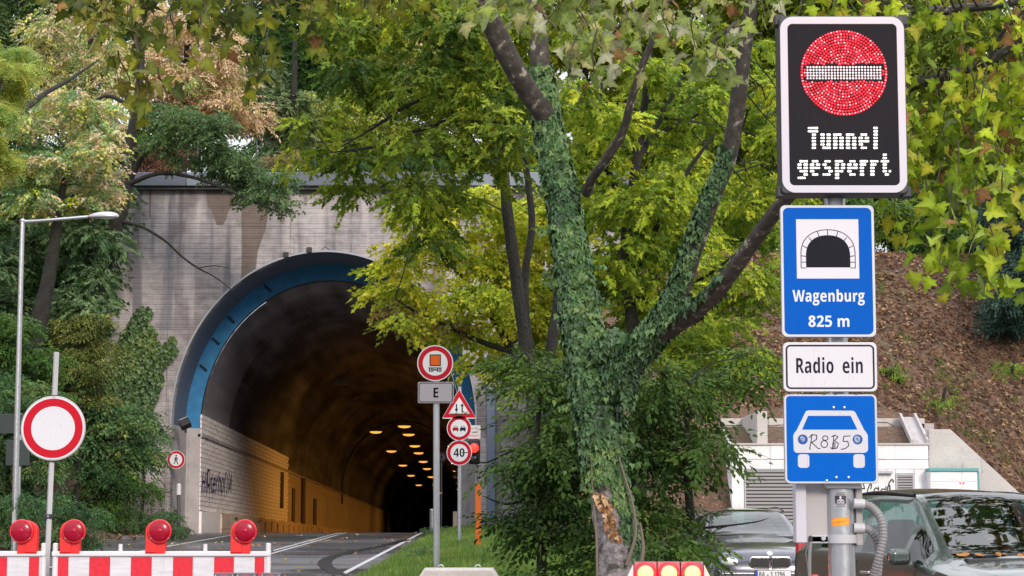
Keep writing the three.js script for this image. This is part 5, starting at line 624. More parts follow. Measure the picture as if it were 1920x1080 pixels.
// ------------------------------------------------------------------ cars
const glassMat = phy([0.3, 0.46, 0.43], 0.03, { transmission: 1, ior: 1.7, thickness: 0 }), screenMat = phy([0.22, 0.33, 0.32], 0.02, { transmission: 1, ior: 2.0, thickness: 0 });
function makeCar(name, label, keys, o) {
  const g = new THREE.Group(); g.name = numbered(name); scene.add(g); tag(g, label, 'car'); g.position.set(...o.pos); g.rotation.y = o.yaw;
  const paint = phy(o.paint, 0.24, { metalness: o.metal ?? 0.55, clearcoat: 1, clearcoatRoughness: 0.05 });
  keys = keys.slice().sort((a, b) => b[0] - a[0]); const n = keys.length;
  const at = (z) => { let i = 0; while (i < n - 2 && z < keys[i + 1][0]) i++; const a = keys[i], b = keys[i + 1], h = b[0] - a[0], t = Math.min(1, Math.max(0, (z - a[0]) / h)); return a.map((_, k) => { const d = (b[k] - a[k]) / h, m0 = i > 0 ? (a[k] - keys[i - 1][k]) / (a[0] - keys[i - 1][0]) : d, m1 = i < n - 2 ? (keys[i + 2][k] - b[k]) / (keys[i + 2][0] - b[0]) : d; const lim = (p, q) => (p * q <= 0 ? 0 : 2 * p * q / (p + q)); const s0 = lim(m0, d), s1 = lim(d, m1), t2 = t * t, t3 = t2 * t; return (2 * t3 - 3 * t2 + 1) * a[k] + (t3 - 2 * t2 + t) * h * s0 + (-2 * t3 + 3 * t2) * b[k] + (t3 - t2) * h * s1; }); };
  const sect = (z) => { const [, wb, yb, ws, ys, wt, yt, cr] = at(z), l = [[wb, yb], [mix(wb, ws, 0.6) + 0.015, mix(yb, ys, 0.3)], [ws + 0.012, mix(yb, ys, 0.62)], [ws + 0.004, mix(yb, ys, 0.9)], [ws - 0.012, ys]]; for (const f of [0.1, 0.35, 0.65, 0.9]) l.push([mix(ws - 0.012, wt, f) + 0.02 * Math.sin(f * 3.14), mix(ys, yt, f)]); l.push([wt, yt], [wt - 0.03, yt + cr * 0.3], [wt - 0.085, yt + cr * 0.52], [wt * 0.62, yt + cr * 0.78], [wt * 0.32, yt + cr * 0.95], [0, yt + cr]); return l; };
  const zs = new Set(); for (let i = 0; i < n - 1; i++) { const k = Math.max(2, Math.ceil((keys[i][0] - keys[i + 1][0]) / 0.07)); for (let j = 0; j <= k; j++) zs.add(+mix(keys[i][0], keys[i + 1][0], j / k).toFixed(4)); } for (const p of o.pillars.flat()) zs.add(+p.toFixed(4)); zs.add(+(o.cowl - 0.04).toFixed(4)); zs.add(+(o.roofF + 0.03).toFixed(4));
  const Z = [...zs].sort((a, b) => b - a), S = Z.map(sect), J = S[0].length; const bins = { body: [], windscreen: [], rear_window: [] };
  const region = (z, j) => { const glassBand = j >= 5 && j <= 7; if (j >= 11 && z < o.cowl - 0.02 && z > o.roofF + 0.01) return 'windscreen'; if (j >= 11 && z < o.roofR - 0.03 && z > o.rearB + 0.05) return 'rear_window'; if (glassBand && z < o.cowl - 0.22 && z > o.rearB + 0.25 && !o.pillars.some(([a, b]) => z < a && z > b)) return 'side_window_' + o.pillars.filter(([a, b]) => z < b).length; return 'body'; };
  for (let i = 0; i < Z.length - 1; i++) for (let j = 0; j < J - 1; j++) for (const s of [1, -1]) { const r = region((Z[i] + Z[i + 1]) / 2, j), q = (a, b) => [s * S[a][b][0], S[a][b][1], Z[a]]; const A = q(i, j), B = q(i, j + 1), C = q(i + 1, j), E = q(i + 1, j + 1); (bins[r + (r.startsWith('side_window') ? (s > 0 ? 'r' : 'l') : '')] ??= []).push(...(s > 0 ? [A, C, B, B, C, E] : [A, B, C, B, E, C])); }
  for (const z of [0, Z.length - 1]) { const l = S[z]; for (let j = 0; j < J - 1; j++) { const a = [l[j][0], l[j][1], Z[z]], b = [l[j + 1][0], l[j + 1][1], Z[z]], c = [-l[j][0], l[j][1], Z[z]], d = [-l[j + 1][0], l[j + 1][1], Z[z]]; bins.body.push(...(z === 0 ? [a, b, c, b, d, c] : [a, c, b, b, c, d])); } }
  const mk = (list) => { let q = new THREE.BufferGeometry(); q.setAttribute('position', new THREE.Float32BufferAttribute(list.flat(), 3)); return smooth(planarUV(q, 'x', 'z')); };
  const out = {}; for (const k in bins) if (bins[k].length) { out[k] = M(k.startsWith('side_window') ? 'side_window' : k, mk(bins[k]), k === 'body' ? paint : k === 'windscreen' ? screenMat : glassMat, g); }
  const zf = Z[0], zr = Z[Z.length - 1], inner = std([0.025, 0.028, 0.03], 0.9);
  M('interior', merge([box(-0.72, 0.72, 0.16, 0.3, zr + 0.3, zf - 0.5), box(-0.64, 0.64, 0.5, at(o.cowl)[6] - 0.06, o.cowl - 0.32, o.cowl - 0.05), ...[-0.36, 0.36].flatMap((x) => [box(x - 0.24, x + 0.24, 0.35, 0.55, o.cowl - 1.45, o.cowl - 0.85, 0.05), box(x - 0.23, x + 0.23, 0.5, 1.08, o.cowl - 1.55, o.cowl - 1.38, 0.05), box(x - 0.12, x + 0.12, 1.1, 1.28, o.cowl - 1.54, o.cowl - 1.42, 0.03)]), box(-0.62, 0.62, 0.35, 1.0, o.cowl - 2.5, o.cowl - 2.3, 0.05)]), inner, g);
  M('steering_wheel', new THREE.TorusGeometry(0.17, 0.016, 8, 24).rotateX(-0.4).translate(0.36, 0.92, o.cowl - 0.5), inner, g);
  M('wiper', tube([V(-0.5, at(o.cowl)[6] + 0.06, o.cowl - 0.02), V(-0.1, at(o.cowl)[6] + 0.075, o.cowl - 0.07), V(0.35, at(o.cowl)[6] + 0.07, o.cowl - 0.08)], [0.014, 0.01], 12, 6), matDark, g); M('cowl_grille', box(-0.6, 0.6, at(o.cowl)[6] + 0.0, at(o.cowl)[6] + 0.048, o.cowl - 0.02, o.cowl + 0.06, 0.015), matDark, g);
  for (const s of [-1, 1]) { const b = at(o.cowl - 0.35), m = M('mirror', new RoundedBoxGeometry(0.2, 0.14, 0.11, 4, 0.05).translate(s * (b[3] + 0.1), b[4] + 0.07, o.cowl - 0.38), paint, g); M('mirror_glass', new THREE.CircleGeometry(0.075, 18).rotateY(Math.PI).scale(1.1, 0.8, 1).translate(s * (b[3] + 0.1), b[4] + 0.07, o.cowl - 0.445), phy([0.6, 0.6, 0.62], 0.05, { metalness: 1 }), m); }
  for (const z of [zf - 0.78, zr + 0.72]) for (const s of [-1, 1]) { const w = M('wheel', new THREE.TorusGeometry(0.24, 0.085, 10, 28).rotateY(Math.PI / 2).translate(s * 0.78, 0.315, z), matBlackRubber, g); M('rim', new THREE.CylinderGeometry(0.19, 0.17, 0.1, 20).rotateZ(Math.PI / 2).translate(s * 0.8, 0.315, z), matGalv, w); }
  return { g, at, sect, paint, zf, zr, out };
}
function smooth(q) { // average normals of coincident corners unless the crease is sharp
  q.computeVertexNormals(); const p = q.attributes.position, nn = q.attributes.normal, map = new Map(); const key = (i) => Math.round(p.getX(i) * 2e3) + ',' + Math.round(p.getY(i) * 2e3) + ',' + Math.round(p.getZ(i) * 2e3);
  for (let i = 0; i < p.count; i++) { const k = key(i), l = map.get(k); if (l) l.push(i); else map.set(k, [i]); }
  const out = new Float32Array(p.count * 3), a = V(0, 0, 0), b = V(0, 0, 0), s = V(0, 0, 0); for (const l of map.values()) for (const i of l) { a.fromBufferAttribute(nn, i); s.set(0, 0, 0); for (const j of l) { b.fromBufferAttribute(nn, j); if (a.dot(b) > 0.72) s.add(b); } s.normalize(); out[i * 3] = s.x; out[i * 3 + 1] = s.y; out[i * 3 + 2] = s.z; }
  q.setAttribute('normal', new THREE.BufferAttribute(out, 3)); return q;
}
const chrome = phy([0.8, 0.8, 0.82], 0.12, { metalness: 1 });
{ // dark saloon nose-on, with a split oval grille
  const c = makeCar('dark_car', 'dark blue-black car facing forward with an oval split grille, beside the hedge', [[0.02, 0.5, 0.34, 0.6, 0.5, 0.5, 0.56, 0.02], [-0.05, 0.72, 0.26, 0.78, 0.56, 0.62, 0.7, 0.02], [-0.16, 0.82, 0.2, 0.86, 0.66, 0.7, 0.78, 0.03], [-0.45, 0.86, 0.18, 0.895, 0.76, 0.72, 0.85, 0.05], [-0.95, 0.87, 0.17, 0.9, 0.85, 0.73, 0.92, 0.06], [-1.35, 0.87, 0.17, 0.9, 0.9, 0.71, 0.975, 0.06], [-2.12, 0.87, 0.17, 0.9, 0.94, 0.585, 1.36, 0.06], [-3.1, 0.87, 0.17, 0.9, 0.95, 0.59, 1.38, 0.07], [-3.8, 0.87, 0.17, 0.9, 0.96, 0.57, 1.34, 0.06], [-4.35, 0.86, 0.2, 0.88, 0.96, 0.66, 1.05, 0.04], [-4.5, 0.8, 0.3, 0.82, 0.88, 0.66, 0.92, 0.03]],
    { pos: [3.66, 0, -29], yaw: 0.05, paint: [0.075, 0.072, 0.1], cowl: -1.35, roofF: -2.12, roofR: -3.8, rearB: -4.35, pillars: [[-2.72, -2.8], [-3.45, -3.75]] }), g = c.g;
  for (const s of [-1, 1]) { const sh = new THREE.Shape(), w = 0.255, h = 0.075; sh.moveTo(s * 0.03, -h); sh.lineTo(s * (0.03 + w * 0.8), -h * 0.9); sh.quadraticCurveTo(s * (0.03 + w), -h * 0.8, s * (0.03 + w), 0); sh.quadraticCurveTo(s * (0.03 + w), h, s * (0.03 + w * 0.85), h); sh.lineTo(s * 0.03, h); sh.closePath(); const kg = new THREE.ExtrudeGeometry(sh, { depth: 0.03, bevelEnabled: true, bevelSize: 0.012, bevelThickness: 0.012, bevelSegments: 3 }); kg.translate(0, 0.66, 0.0); const kd = M('kidney_grille', kg, chrome, g); const ig = new THREE.ShapeGeometry(sh); ig.translate(0, 0.66, 0.0445); M('grille_mesh', ig, matDark, kd); for (let i = 0; i < 7; i++) M('grille_bar', box(s * 0.05 + s * i * 0.033 - 0.004, s * 0.05 + s * i * 0.033 + 0.004, 0.6, 0.72, 0.046, 0.054), matDark, kd);
    const hl = new THREE.SphereGeometry(0.11, 18, 12); hl.scale(1.15, 0.6, 0.8); hl.translate(s * 0.56, 0.67, -0.07); M('headlight', hl, phy([0.75, 0.78, 0.8], 0.08, { clearcoat: 1 }), g); }
  M('badge', (() => { const q = new THREE.CylinderGeometry(0.04, 0.04, 0.012, 24); q.rotateX(Math.PI / 2 - 0.9); q.translate(0, 0.79, -0.02); return q; })(), phy([0.7, 0.72, 0.78], 0.2, { metalness: 0.6 }), g); M('badge_core', (() => { const q = new THREE.CylinderGeometry(0.024, 0.024, 0.014, 20); q.rotateX(Math.PI / 2 - 0.9); q.translate(0, 0.791, -0.019); return q; })(), std([0.55, 0.6, 0.72], 0.3), g);
  M('bumper', box(-0.78, 0.78, 0.3, 0.56, -0.14, 0.035, 0.06), c.paint, g); const pr = roundedShape(0.52, 0.112, 0.012), pc = V(0.03, 0.5, 0.06); const pp = M('number_plate', plateGeo(pr, 0.012, pc, 0.002), matSignBack, g); M('plate_face', faceGeo(pr, 0.52, 0.112, pc), std([0.95, 0.95, 0.95], 0.4, { map: canvasTex(520, 112, (k) => { k.fillStyle = '#e6e5ec'; k.fillRect(0, 0, 520, 112); k.fillStyle = '#1c4fb0'; k.fillRect(0, 0, 44, 112); k.strokeStyle = '#16161c'; k.lineWidth = 5; k.strokeRect(3, 3, 514, 106); k.fillStyle = '#15151c'; k.font = 'bold 92px sans-serif'; k.save(); k.scale(0.76, 1); k.fillText('BA', 72, 90); k.fillText('S 1796', 292, 90); k.restore(); k.fillStyle = '#8a8a94'; k.beginPath(); k.arc(184, 72, 16, 0, 7); k.fill(); }) }), pp);
  M('lower_grille', box(-0.5, 0.5, 0.24, 0.3, 0.0, 0.04, 0.01), matDark, g); for (const s of [-1, 1]) M('roof_rail', tube([V(s * 0.6, 1.4, -2.2), V(s * 0.61, 1.45, -2.8), V(s * 0.6, 1.43, -3.7)], [0.012, 0.014, 0.012], 14, 8), chrome, g);
}
{ // dark green hatchback turned to the right
  const c = makeCar('green_car', 'dark green hatchback behind the sign post with leaves on its windscreen', [[0.02, 0.45, 0.34, 0.56, 0.5, 0.45, 0.58, 0.03], [-0.06, 0.68, 0.26, 0.74, 0.58, 0.58, 0.72, 0.03], [-0.2, 0.78, 0.2, 0.84, 0.66, 0.66, 0.73, 0.04], [-0.5, 0.83, 0.18, 0.88, 0.76, 0.71, 0.82, 0.05], [-1.0, 0.85, 0.17, 0.9, 0.86, 0.75, 0.91, 0.05], [-1.4, 0.85, 0.17, 0.9, 0.9, 0.69, 1.2, 0.06], [-1.82, 0.85, 0.17, 0.9, 0.93, 0.62, 1.47, 0.06], [-2.6, 0.85, 0.17, 0.9, 0.95, 0.625, 1.495, 0.07], [-3.3, 0.85, 0.17, 0.89, 0.98, 0.6, 1.42, 0.06], [-3.62, 0.84, 0.2, 0.87, 0.98, 0.66, 1.1, 0.04], [-3.74, 0.78, 0.3, 0.8, 0.9, 0.66, 0.94, 0.03]],
    { pos: [4.67, 0, -16.36], yaw: 0.32, paint: [0.075, 0.095, 0.088], metal: 0.6, cowl: -1.0, roofF: -1.82, roofR: -3.3, rearB: -3.62, pillars: [[-1.5, -1.56], [-2.3, -2.42], [-3.1, -3.4]] }), g = c.g;
  for (const s of [-1, 1]) { M('roof_strip', tube([V(s * 0.6, 1.494, -1.8), V(s * 0.605, 1.525, -2.5), V(s * 0.59, 1.46, -3.28)], [0.014, 0.014], 14, 8), matDark, g); const hl = new THREE.SphereGeometry(0.12, 18, 12); hl.scale(1.1, 0.7, 1.2); hl.translate(s * 0.6, 0.7, -0.14); M('headlight', hl, phy([0.75, 0.78, 0.8], 0.08, { clearcoat: 1 }), g); const tl = new THREE.SphereGeometry(0.1, 14, 10); tl.scale(0.7, 2.0, 0.9); tl.translate(s * 0.795, 0.98, -3.6); M('tail_light', tl, phy([0.4, 0.01, 0.02], 0.15, { clearcoat: 1 }), g); M('door_handle', box(s * 0.905 - 0.012, s * 0.905 + 0.012, 0.8, 0.83, -2.25, -2.08, 0.01), chrome, g);
    for (const z of [-1.3, -2.36]) M('door_gap', box(s * 0.912 - 0.004, s * 0.912 + 0.004, 0.25, 0.93, z - 0.005, z), matDark, g); }
  M('grille', box(-0.42, 0.42, 0.5, 0.64, -0.03, 0.045, 0.03), matDark, g); M('number_plate', box(-0.26, 0.26, 0.38, 0.49, 0.02, 0.04, 0.004), matWhitePlastic, g);
  const sA = new THREE.Shape(); sA.absarc(0, 0, 0.045, 0, 6.3); const on = (x, z, lift) => { const l = c.sect(z), y = l[l.length - 1][1] - 0.05 * x * x; return V(x, y + lift, z); };
  const slope = Math.atan2(c.at(-1.4)[6] - c.at(-1.0)[6], 0.4), stick = (geo, x, z, mat, n) => { geo.rotateX(-(Math.PI / 2 - slope)); const p = on(x, z, -0.025); geo.translate(p.x, p.y, p.z); M(n, geo, mat, g); };
  stick(new THREE.ShapeGeometry(sA, 20), -0.5, -1.1, std([0.06, 0.4, 0.22], 0.5), 'badge_sticker'); stick(new THREE.PlaneGeometry(0.24, 0.07), -0.2, -1.08, std([0.3, 0.62, 0.45], 0.5), 'parking_slip');
  for (let i = 0; i < 16; i++) { const z = RR(-1.03, -0.95), x = RR(-0.68, 0.5), y = c.at(-1.0)[6] + 0.07, q = new THREE.CircleGeometry(RR(0.025, 0.05), 6); q.scale(1, 0.7, 1); q.rotateX(-1.1 + RR(-0.4, 0.4)); q.rotateY(RR(-1, 1)); q.translate(x, y + 0.015 * R(), z); tag(M('fallen_leaf', q, std([RR(0.28, 0.4), RR(0.1, 0.18), 0.03], 0.8, { side: THREE.DoubleSide }), g), 'brown fallen leaf'); }
}
makeCar('red_car', 'red car cut by the right edge of the picture behind the green hatchback', [[0.02, 0.45, 0.34, 0.56, 0.5, 0.45, 0.58, 0.03], [-0.2, 0.78, 0.2, 0.84, 0.7, 0.66, 0.8, 0.04], [-1.0, 0.85, 0.17, 0.9, 0.93, 0.74, 1.0, 0.06], [-1.8, 0.85, 0.17, 0.9, 0.96, 0.62, 1.48, 0.055], [-2.9, 0.85, 0.17, 0.9, 0.98, 0.62, 1.5, 0.06], [-3.5, 0.85, 0.17, 0.89, 1.0, 0.62, 1.42, 0.06], [-3.95, 0.8, 0.3, 0.82, 0.95, 0.68, 1.0, 0.03]], { pos: [6.78, 0, -23], yaw: 0.06, paint: [0.4, 0.015, 0.02], metal: 0.2, cowl: -1.0, roofF: -1.8, roofR: -3.5, rearB: -3.9, pillars: [[-2.4, -2.5], [-3.2, -3.6]] });
// ------------------------------------------------------------------ leaves and sprays
const SHAPES = {
  simple: [[0, 0], [0.2, 0.22], [0.27, 0.5], [0.13, 0.8], [0, 1]], narrow: [[0, 0], [0.17, 0.35], [0.13, 0.75], [0, 1]],
  maple: [[0, 0], [0.26, -0.06], [0.22, 0.14], [0.56, 0.4], [0.22, 0.46], [0.17, 0.68], [0, 1]],
  plane: [[0, 0.04], [0.2, -0.06], [0.36, -0.05], [0.33, 0.13], [0.46, 0.16], [0.66, 0.33], [0.45, 0.4], [0.3, 0.45], [0.33, 0.62], [0.2, 0.7], [0.12, 0.86], [0, 1.04]],
  ivy: [[0, 0], [0.36, -0.06], [0.34, 0.16], [0.5, 0.36], [0.24, 0.5], [0, 1]],
};
function leafTris(kind, fold = 0.12, droop = 0.18) {
  const o = SHAPES[kind], z = (x, y) => fold * Math.abs(x) * 1.6 - droop * y * y, c = [0, 0.32], t = [];
  for (const s of [1, -1]) { const q = o.map(([x, y]) => [x * s, y]); if (kind === 'simple' || kind === 'narrow') { for (let i = 0; i < q.length - 1; i++) { if (i === 0) { t.push([[0, 0], q[1], [0, q[1][1]]]); } else if (i < q.length - 2) { t.push([[0, q[i][1]], q[i], q[i + 1]], [[0, q[i][1]], q[i + 1], [0, q[i + 1][1]]]); } else t.push([[0, q[i][1]], q[i], q[i + 1]]); } } else for (let i = 0; i < q.length - 1; i++) t.push([c, q[i], q[i + 1]]); }
  return t.map((f) => f.map(([x, y]) => V(x, y, z(x, y))));
}
function addLeaf(buf, tris, pos, dir, nrm, size, col) {
  const y = dir.clone().normalize(), x = V(0, 0, 0).crossVectors(y, nrm).normalize(), z = V(0, 0, 0).crossVectors(x, y);
  for (const f of tris) for (const v of f) { buf.p.push(pos.x + size * (x.x * v.x + y.x * v.y + z.x * v.z), pos.y + size * (x.y * v.x + y.y * v.y + z.y * v.z), pos.z + size * (x.z * v.x + y.z * v.y + z.z * v.z)); buf.c.push(...col); }
}
function bufGeo(b) { const g = new THREE.BufferGeometry(); g.setAttribute('position', new THREE.Float32BufferAttribute(b.p, 3)); g.setAttribute('color', new THREE.Float32BufferAttribute(b.c, 3)); g.computeVertexNormals(); return g; }
const leafCol = () => { const k = RR(0.72, 1.28), w = RR(-0.14, 0.14); return [k * (1 + w), k, k * (1 - w * 0.5)]; };
function spray(kind, n, L, size, { droop = 0.25, tilt = 0.75, width = 1 } = {}) { // a leafy twig along +x, leaves to both sides
  const b = { p: [], c: [] }, t = leafTris(kind);
  for (let i = 0; i < n; i++) { const u = (i + 0.6) / n, s = i % 2 ? 1 : -1, x = u * L, pos = V(x, -droop * L * u * u + RR(-0.02, 0.02), s * RR(0.0, 0.05)), a = s * RR(0.5, 1.25) * (1 - 0.6 * u), dir = V(Math.cos(a), RR(-0.75, 0.1), Math.sin(a) * width), nrm = V(RR(-tilt, tilt), 1, RR(-tilt, tilt) + s * 0.2); addLeaf(b, t, pos, dir, nrm, size * RR(0.7, 1.2), leafCol()); }
  return bufGeo(b);
}
function pinnate(nl, np, L, size) { // compound leaves of many small leaflets, like robinia
  const b = { p: [], c: [] }, t = leafTris('narrow', 0.1, 0.1);
  for (let k = 0; k < nl; k++) { const a0 = RR(-1.3, 1.3), d = V(Math.cos(a0), RR(-0.6, 0.25), Math.sin(a0)).normalize(), up = V(RR(-0.5, 0.5), 1, RR(-0.5, 0.5)), side = V(0, 0, 0).crossVectors(d, up).normalize(), col = leafCol(); for (let i = 0; i < np; i++) { const u = (i + 1) / np; for (const s of [-1, 1]) { const p = d.clone().multiplyScalar(u * L); p.y -= 0.25 * L * u * u; const dir = side.clone().multiplyScalar(s).addScaledVector(d, 0.4); addLeaf(b, t, p, dir, up, size * RR(0.8, 1.15), col); } } }
  return bufGeo(b);
}
function lobedLeaf(fold, droop, curl) { // one big plane leaf: inner ring and toothed outline, paler along the veins
  const o = SHAPES.plane, half = [...o, ...o.slice(1, -1).reverse().map(([x, y]) => [-x, y])], c = [0, 0.3], pos = [], col = [], idx = [], z = (x, y) => fold * Math.abs(x) * 1.5 - droop * y * y + curl * Math.sin(x * 5 + y * 4) * 0.06, put = (x, y, k) => { pos.push(x, y, z(x, y)); col.push(k * 1.02, k, k * (k > 1 ? 0.95 : 1)); };
  put(0, 0.3, 1.3); const n = half.length; for (const f of [0.5, 1]) half.forEach(([x, y]) => { const d = Math.hypot(x - c[0], y - c[1]), tip = d > 0.42; put(c[0] + (x - c[0]) * f, c[1] + (y - c[1]) * f, f === 1 ? RR(0.72, 0.95) : tip ? RR(1.1, 1.25) : RR(0.75, 0.9)); });
  for (let i = 0; i < n; i++) { const j = (i + 1) % n; idx.push(0, 1 + i, 1 + j, 1 + i, 1 + n + i, 1 + j, 1 + j, 1 + n + i, 1 + n + j); }
  const pe = pos.length / 3; pos.push(-0.012, 0.06, 0, 0.012, 0.06, 0, 0, -0.42, 0.08); for (let i = 0; i < 3; i++) col.push(0.9, 0.75, 0.5); idx.push(pe, pe + 1, pe + 2);
  const g = new THREE.BufferGeometry(); g.setAttribute('position', new THREE.Float32BufferAttribute(pos, 3)); g.setAttribute('color', new THREE.Float32BufferAttribute(col, 3)); g.setIndex(idx); g.computeVertexNormals(); return g;
}
const leafMat = phy([1, 1, 1], 0.85, { transmission: 0.38, thickness: 0, side: THREE.DoubleSide, vertexColors: true, specularIntensity: 0.22 }); leafMat.name = 'leaf';
const ivyMat = phy([1, 1, 1], 0.5, { side: THREE.DoubleSide, vertexColors: true }); ivyMat.name = 'ivy_leaf';
const G_ = {
  broad: [spray('simple', 12, 0.62, 0.16), spray('simple', 10, 0.55, 0.17), spray('simple', 14, 0.7, 0.15)],
  maple: [spray('maple', 14, 0.54, 0.118, { tilt: 0.85 }), spray('maple', 13, 0.5, 0.125, { tilt: 0.85 }), spray('maple', 16, 0.6, 0.11, { tilt: 0.85 })],
  smallMaple: [spray('maple', 11, 0.42, 0.1, { tilt: 0.9 }), spray('maple', 12, 0.46, 0.095, { tilt: 0.9 })],
  hornbeam: [spray('simple', 15, 0.58, 0.1, { tilt: 0.55, droop: 0.3 }), spray('simple', 13, 0.52, 0.105, { tilt: 0.6, droop: 0.18 }), spray('simple', 17, 0.66, 0.095, { tilt: 0.5, droop: 0.38 })],
  robinia: [pinnate(5, 7, 0.3, 0.06), pinnate(6, 6, 0.28, 0.065)],
  bush: [spray('simple', 13, 0.42, 0.1, { tilt: 0.9 }), spray('narrow', 14, 0.45, 0.13, { tilt: 0.9 })],
  hang: [spray('narrow', 16, 0.8, 0.11, { droop: 1.0, tilt: 1 })],
};
const _q = new THREE.Quaternion(), _e = new THREE.Euler(), _s = V(1, 1, 1), _m = new THREE.Matrix4();
function palette(pal, p, f = 0.6) { const t = Math.min(0.999, Math.max(0, 0.5 + 0.75 * fbm(p.x * f, p.y * f, p.z * f, 3) + RR(-0.22, 0.22))) * pal.length, i = Math.floor(t), c = pal[i], k = RR(0.8, 1.22); return [c[0] * k, c[1] * k, c[2] * k]; }
function scatter(name, geos, mat, items, parent, kind, label) { // one instanced part per spray shape
  const by = geos.map(() => []); items.forEach((it) => by[Math.floor(R() * geos.length)].push(it));
  by.forEach((l, i) => { if (!l.length) return; const o = new THREE.InstancedMesh(geos[i], mat, l.length), b = bases.get(parent), col = new THREE.Color(); l.forEach((it, k) => { _e.set(it.rx ?? 0, it.yaw, it.rz ?? 0, 'YZX'); _q.setFromEuler(_e); if (it.q) _q.copy(it.q); _s.setScalar(it.s); const p = b ? it.p.clone().sub(b) : it.p; o.setMatrixAt(k, _m.compose(p, _q, _s)); o.setColorAt(k, col.setRGB(...it.c)); }); o.name = name; if (kind) o.userData.kind = kind; if (label) o.userData.label = label; parent.add(o); });
}
const inPoly = (x, y, q) => { let r = false; for (let i = 0, j = q.length - 1; i < q.length; j = i++) { const [xi, yi] = q[i], [xj, yj] = q[j]; if ((yi > y) !== (yj > y) && x < ((xj - xi) * (y - yi)) / (yj - yi) + xi) r = !r; } return r; };
function region(poly, D, dz, step, rr = [0.75, 1.15], gap = 0.0) { // clumps that fill an outline at distance D, spread dz deep
  const q = poly.map(([px, py]) => { const p = P(px, py, D); return [p.x, p.y]; }), xs = q.map((p) => p[0]), ys = q.map((p) => p[1]), out = [];
  for (let x = Math.min(...xs); x <= Math.max(...xs); x += step) for (let y = Math.min(...ys); y <= Math.max(...ys); y += step * 0.8) { const X = x + RR(-0.45, 0.45) * step, Y = y + RR(-0.4, 0.4) * step; if (!inPoly(X, Y, q)) continue; if (gap && N(X * 0.9 / step, Y * 0.9 / step, D) < gap - 0.5) continue; const r = step * RR(...rr); out.push({ c: V(X, Y, -D + RR(-1, 1) * dz), r: [r, r * RR(0.5, 0.75), r * RR(0.8, 1.1)] }); }
  if (!out.length) { const X = (Math.min(...xs) + Math.max(...xs)) / 2, Y = (Math.min(...ys) + Math.max(...ys)) / 2; out.push({ c: V(X, Y, -D), r: [step, step * 0.6, step * 0.8] }); }
  return out;
}
function fill(clumps, dens, size, pal, { flat = 0.35, cf = 0.6, shell = 0.55 } = {}) { // sprays over and through every clump
  const items = []; for (const cl of clumps) { const n = Math.max(3, Math.round(dens * cl.r[0] * cl.r[1] * 3.14 * (cl.d ?? 1))); const pl = cl.pal ?? pal; for (let i = 0; i < n; i++) { const a = R() * 6.2832, h = RR(-1, 1), rad = Math.pow(R(), shell), k = Math.sqrt(Math.max(0, 1 - h * h)), dx = Math.cos(a) * k, dz = Math.sin(a) * k; const p = V(cl.c.x + dx * cl.r[0] * rad, cl.c.y + h * cl.r[1] * rad, cl.c.z + dz * cl.r[2] * rad); items.push({ p, yaw: Math.atan2(-dz, dx) + RR(-0.9, 0.9), rz: RR(-0.75, 0.35) - flat * 0.3, rx: RR(-0.7, 0.7), s: size * RR(0.75, 1.25), c: palette(pl, p, cf) }); } } return items;
}
function branchesTo(clumps, limbs, bark, parent, share = 1, r0 = 0.035) {
  const pts = []; for (const l of limbs) { const c = new THREE.CatmullRomCurve3(l.pts, false, 'centripetal'); for (let i = 3; i <= 24; i++) pts.push(c.getPoint(i / 24)); }
  const out = []; for (const cl of clumps) { if (R() > share) continue; let best = null, bd = 1e9; for (const p of pts) { const d = p.distanceTo(cl.c) + Math.max(0, p.y - cl.c.y) * 1.2; if (d < bd) { bd = d; best = p; } } if (!best) continue; const L = best.distanceTo(cl.c), m1 = best.clone().lerp(cl.c, 0.35).add(V(RR(-0.1, 0.1) * L, RR(0, 0.14) * L, RR(-0.1, 0.1) * L)), m2 = best.clone().lerp(cl.c, 0.7).add(V(RR(-0.08, 0.08) * L, RR(0, 0.12) * L, RR(-0.08, 0.08) * L)), r = Math.min(r0 * 1.6, r0 * (0.45 + 0.14 * L)); out.push(tube([best, m1, m2, cl.c], [r, r * 0.75, r * 0.5, r * 0.22], 8, 5)); const e = cl.c; for (let k = 0; k < 2; k++) { const t = e.clone().add(V(RR(-1, 1) * cl.r[0], RR(-0.6, 0.8) * cl.r[1], RR(-1, 1) * cl.r[2])); out.push(tube([m2, m2.clone().lerp(t, 0.5).add(V(0, 0.05 * L, 0)), t], [r * 0.5, r * 0.35, r * 0.14], 5, 4)); } }
  if (out.length) M('branches', merge(out), bark, parent);
}
function tree(name, label, cat, o) {
  const base = o.limbs?.length ? o.limbs[0].pts[0].clone() : o.base; const g = T(name, label, cat, base, o.group);
  (o.limbs ?? []).forEach((l, i) => M(i ? 'limb' : 'trunk', tube(l.pts, l.r, l.seg ?? 30, l.rad ?? 12, l.rough ?? 0.12), o.bark ?? matBarkMaple, g));
  if (o.limbs?.length && o.share !== 0) branchesTo(o.clumps, o.limbs, o.bark ?? matBarkMaple, g, o.share ?? 0.5, o.br ?? 0.035);
  scatter(o.part ?? 'crown', o.geos, o.mat ?? leafMat, fill(o.clumps, o.dens * (o.q ?? 2.3), o.size, o.pal, o.opt), g);
  return g;
}
const path = (l) => l.map(([x, y, D]) => P(x, y, D));
const DG = [[0.024, 0.062, 0.016], [0.04, 0.1, 0.02], [0.058, 0.135, 0.025], [0.085, 0.16, 0.028]];        // deep green
const MG = [[0.065, 0.12, 0.024], [0.11, 0.18, 0.028], [0.17, 0.25, 0.032], [0.24, 0.31, 0.034], [0.32, 0.37, 0.04]]; // green to yellow green
const YG = [[0.22, 0.31, 0.024], [0.33, 0.41, 0.028], [0.44, 0.49, 0.034], [0.54, 0.54, 0.04]];
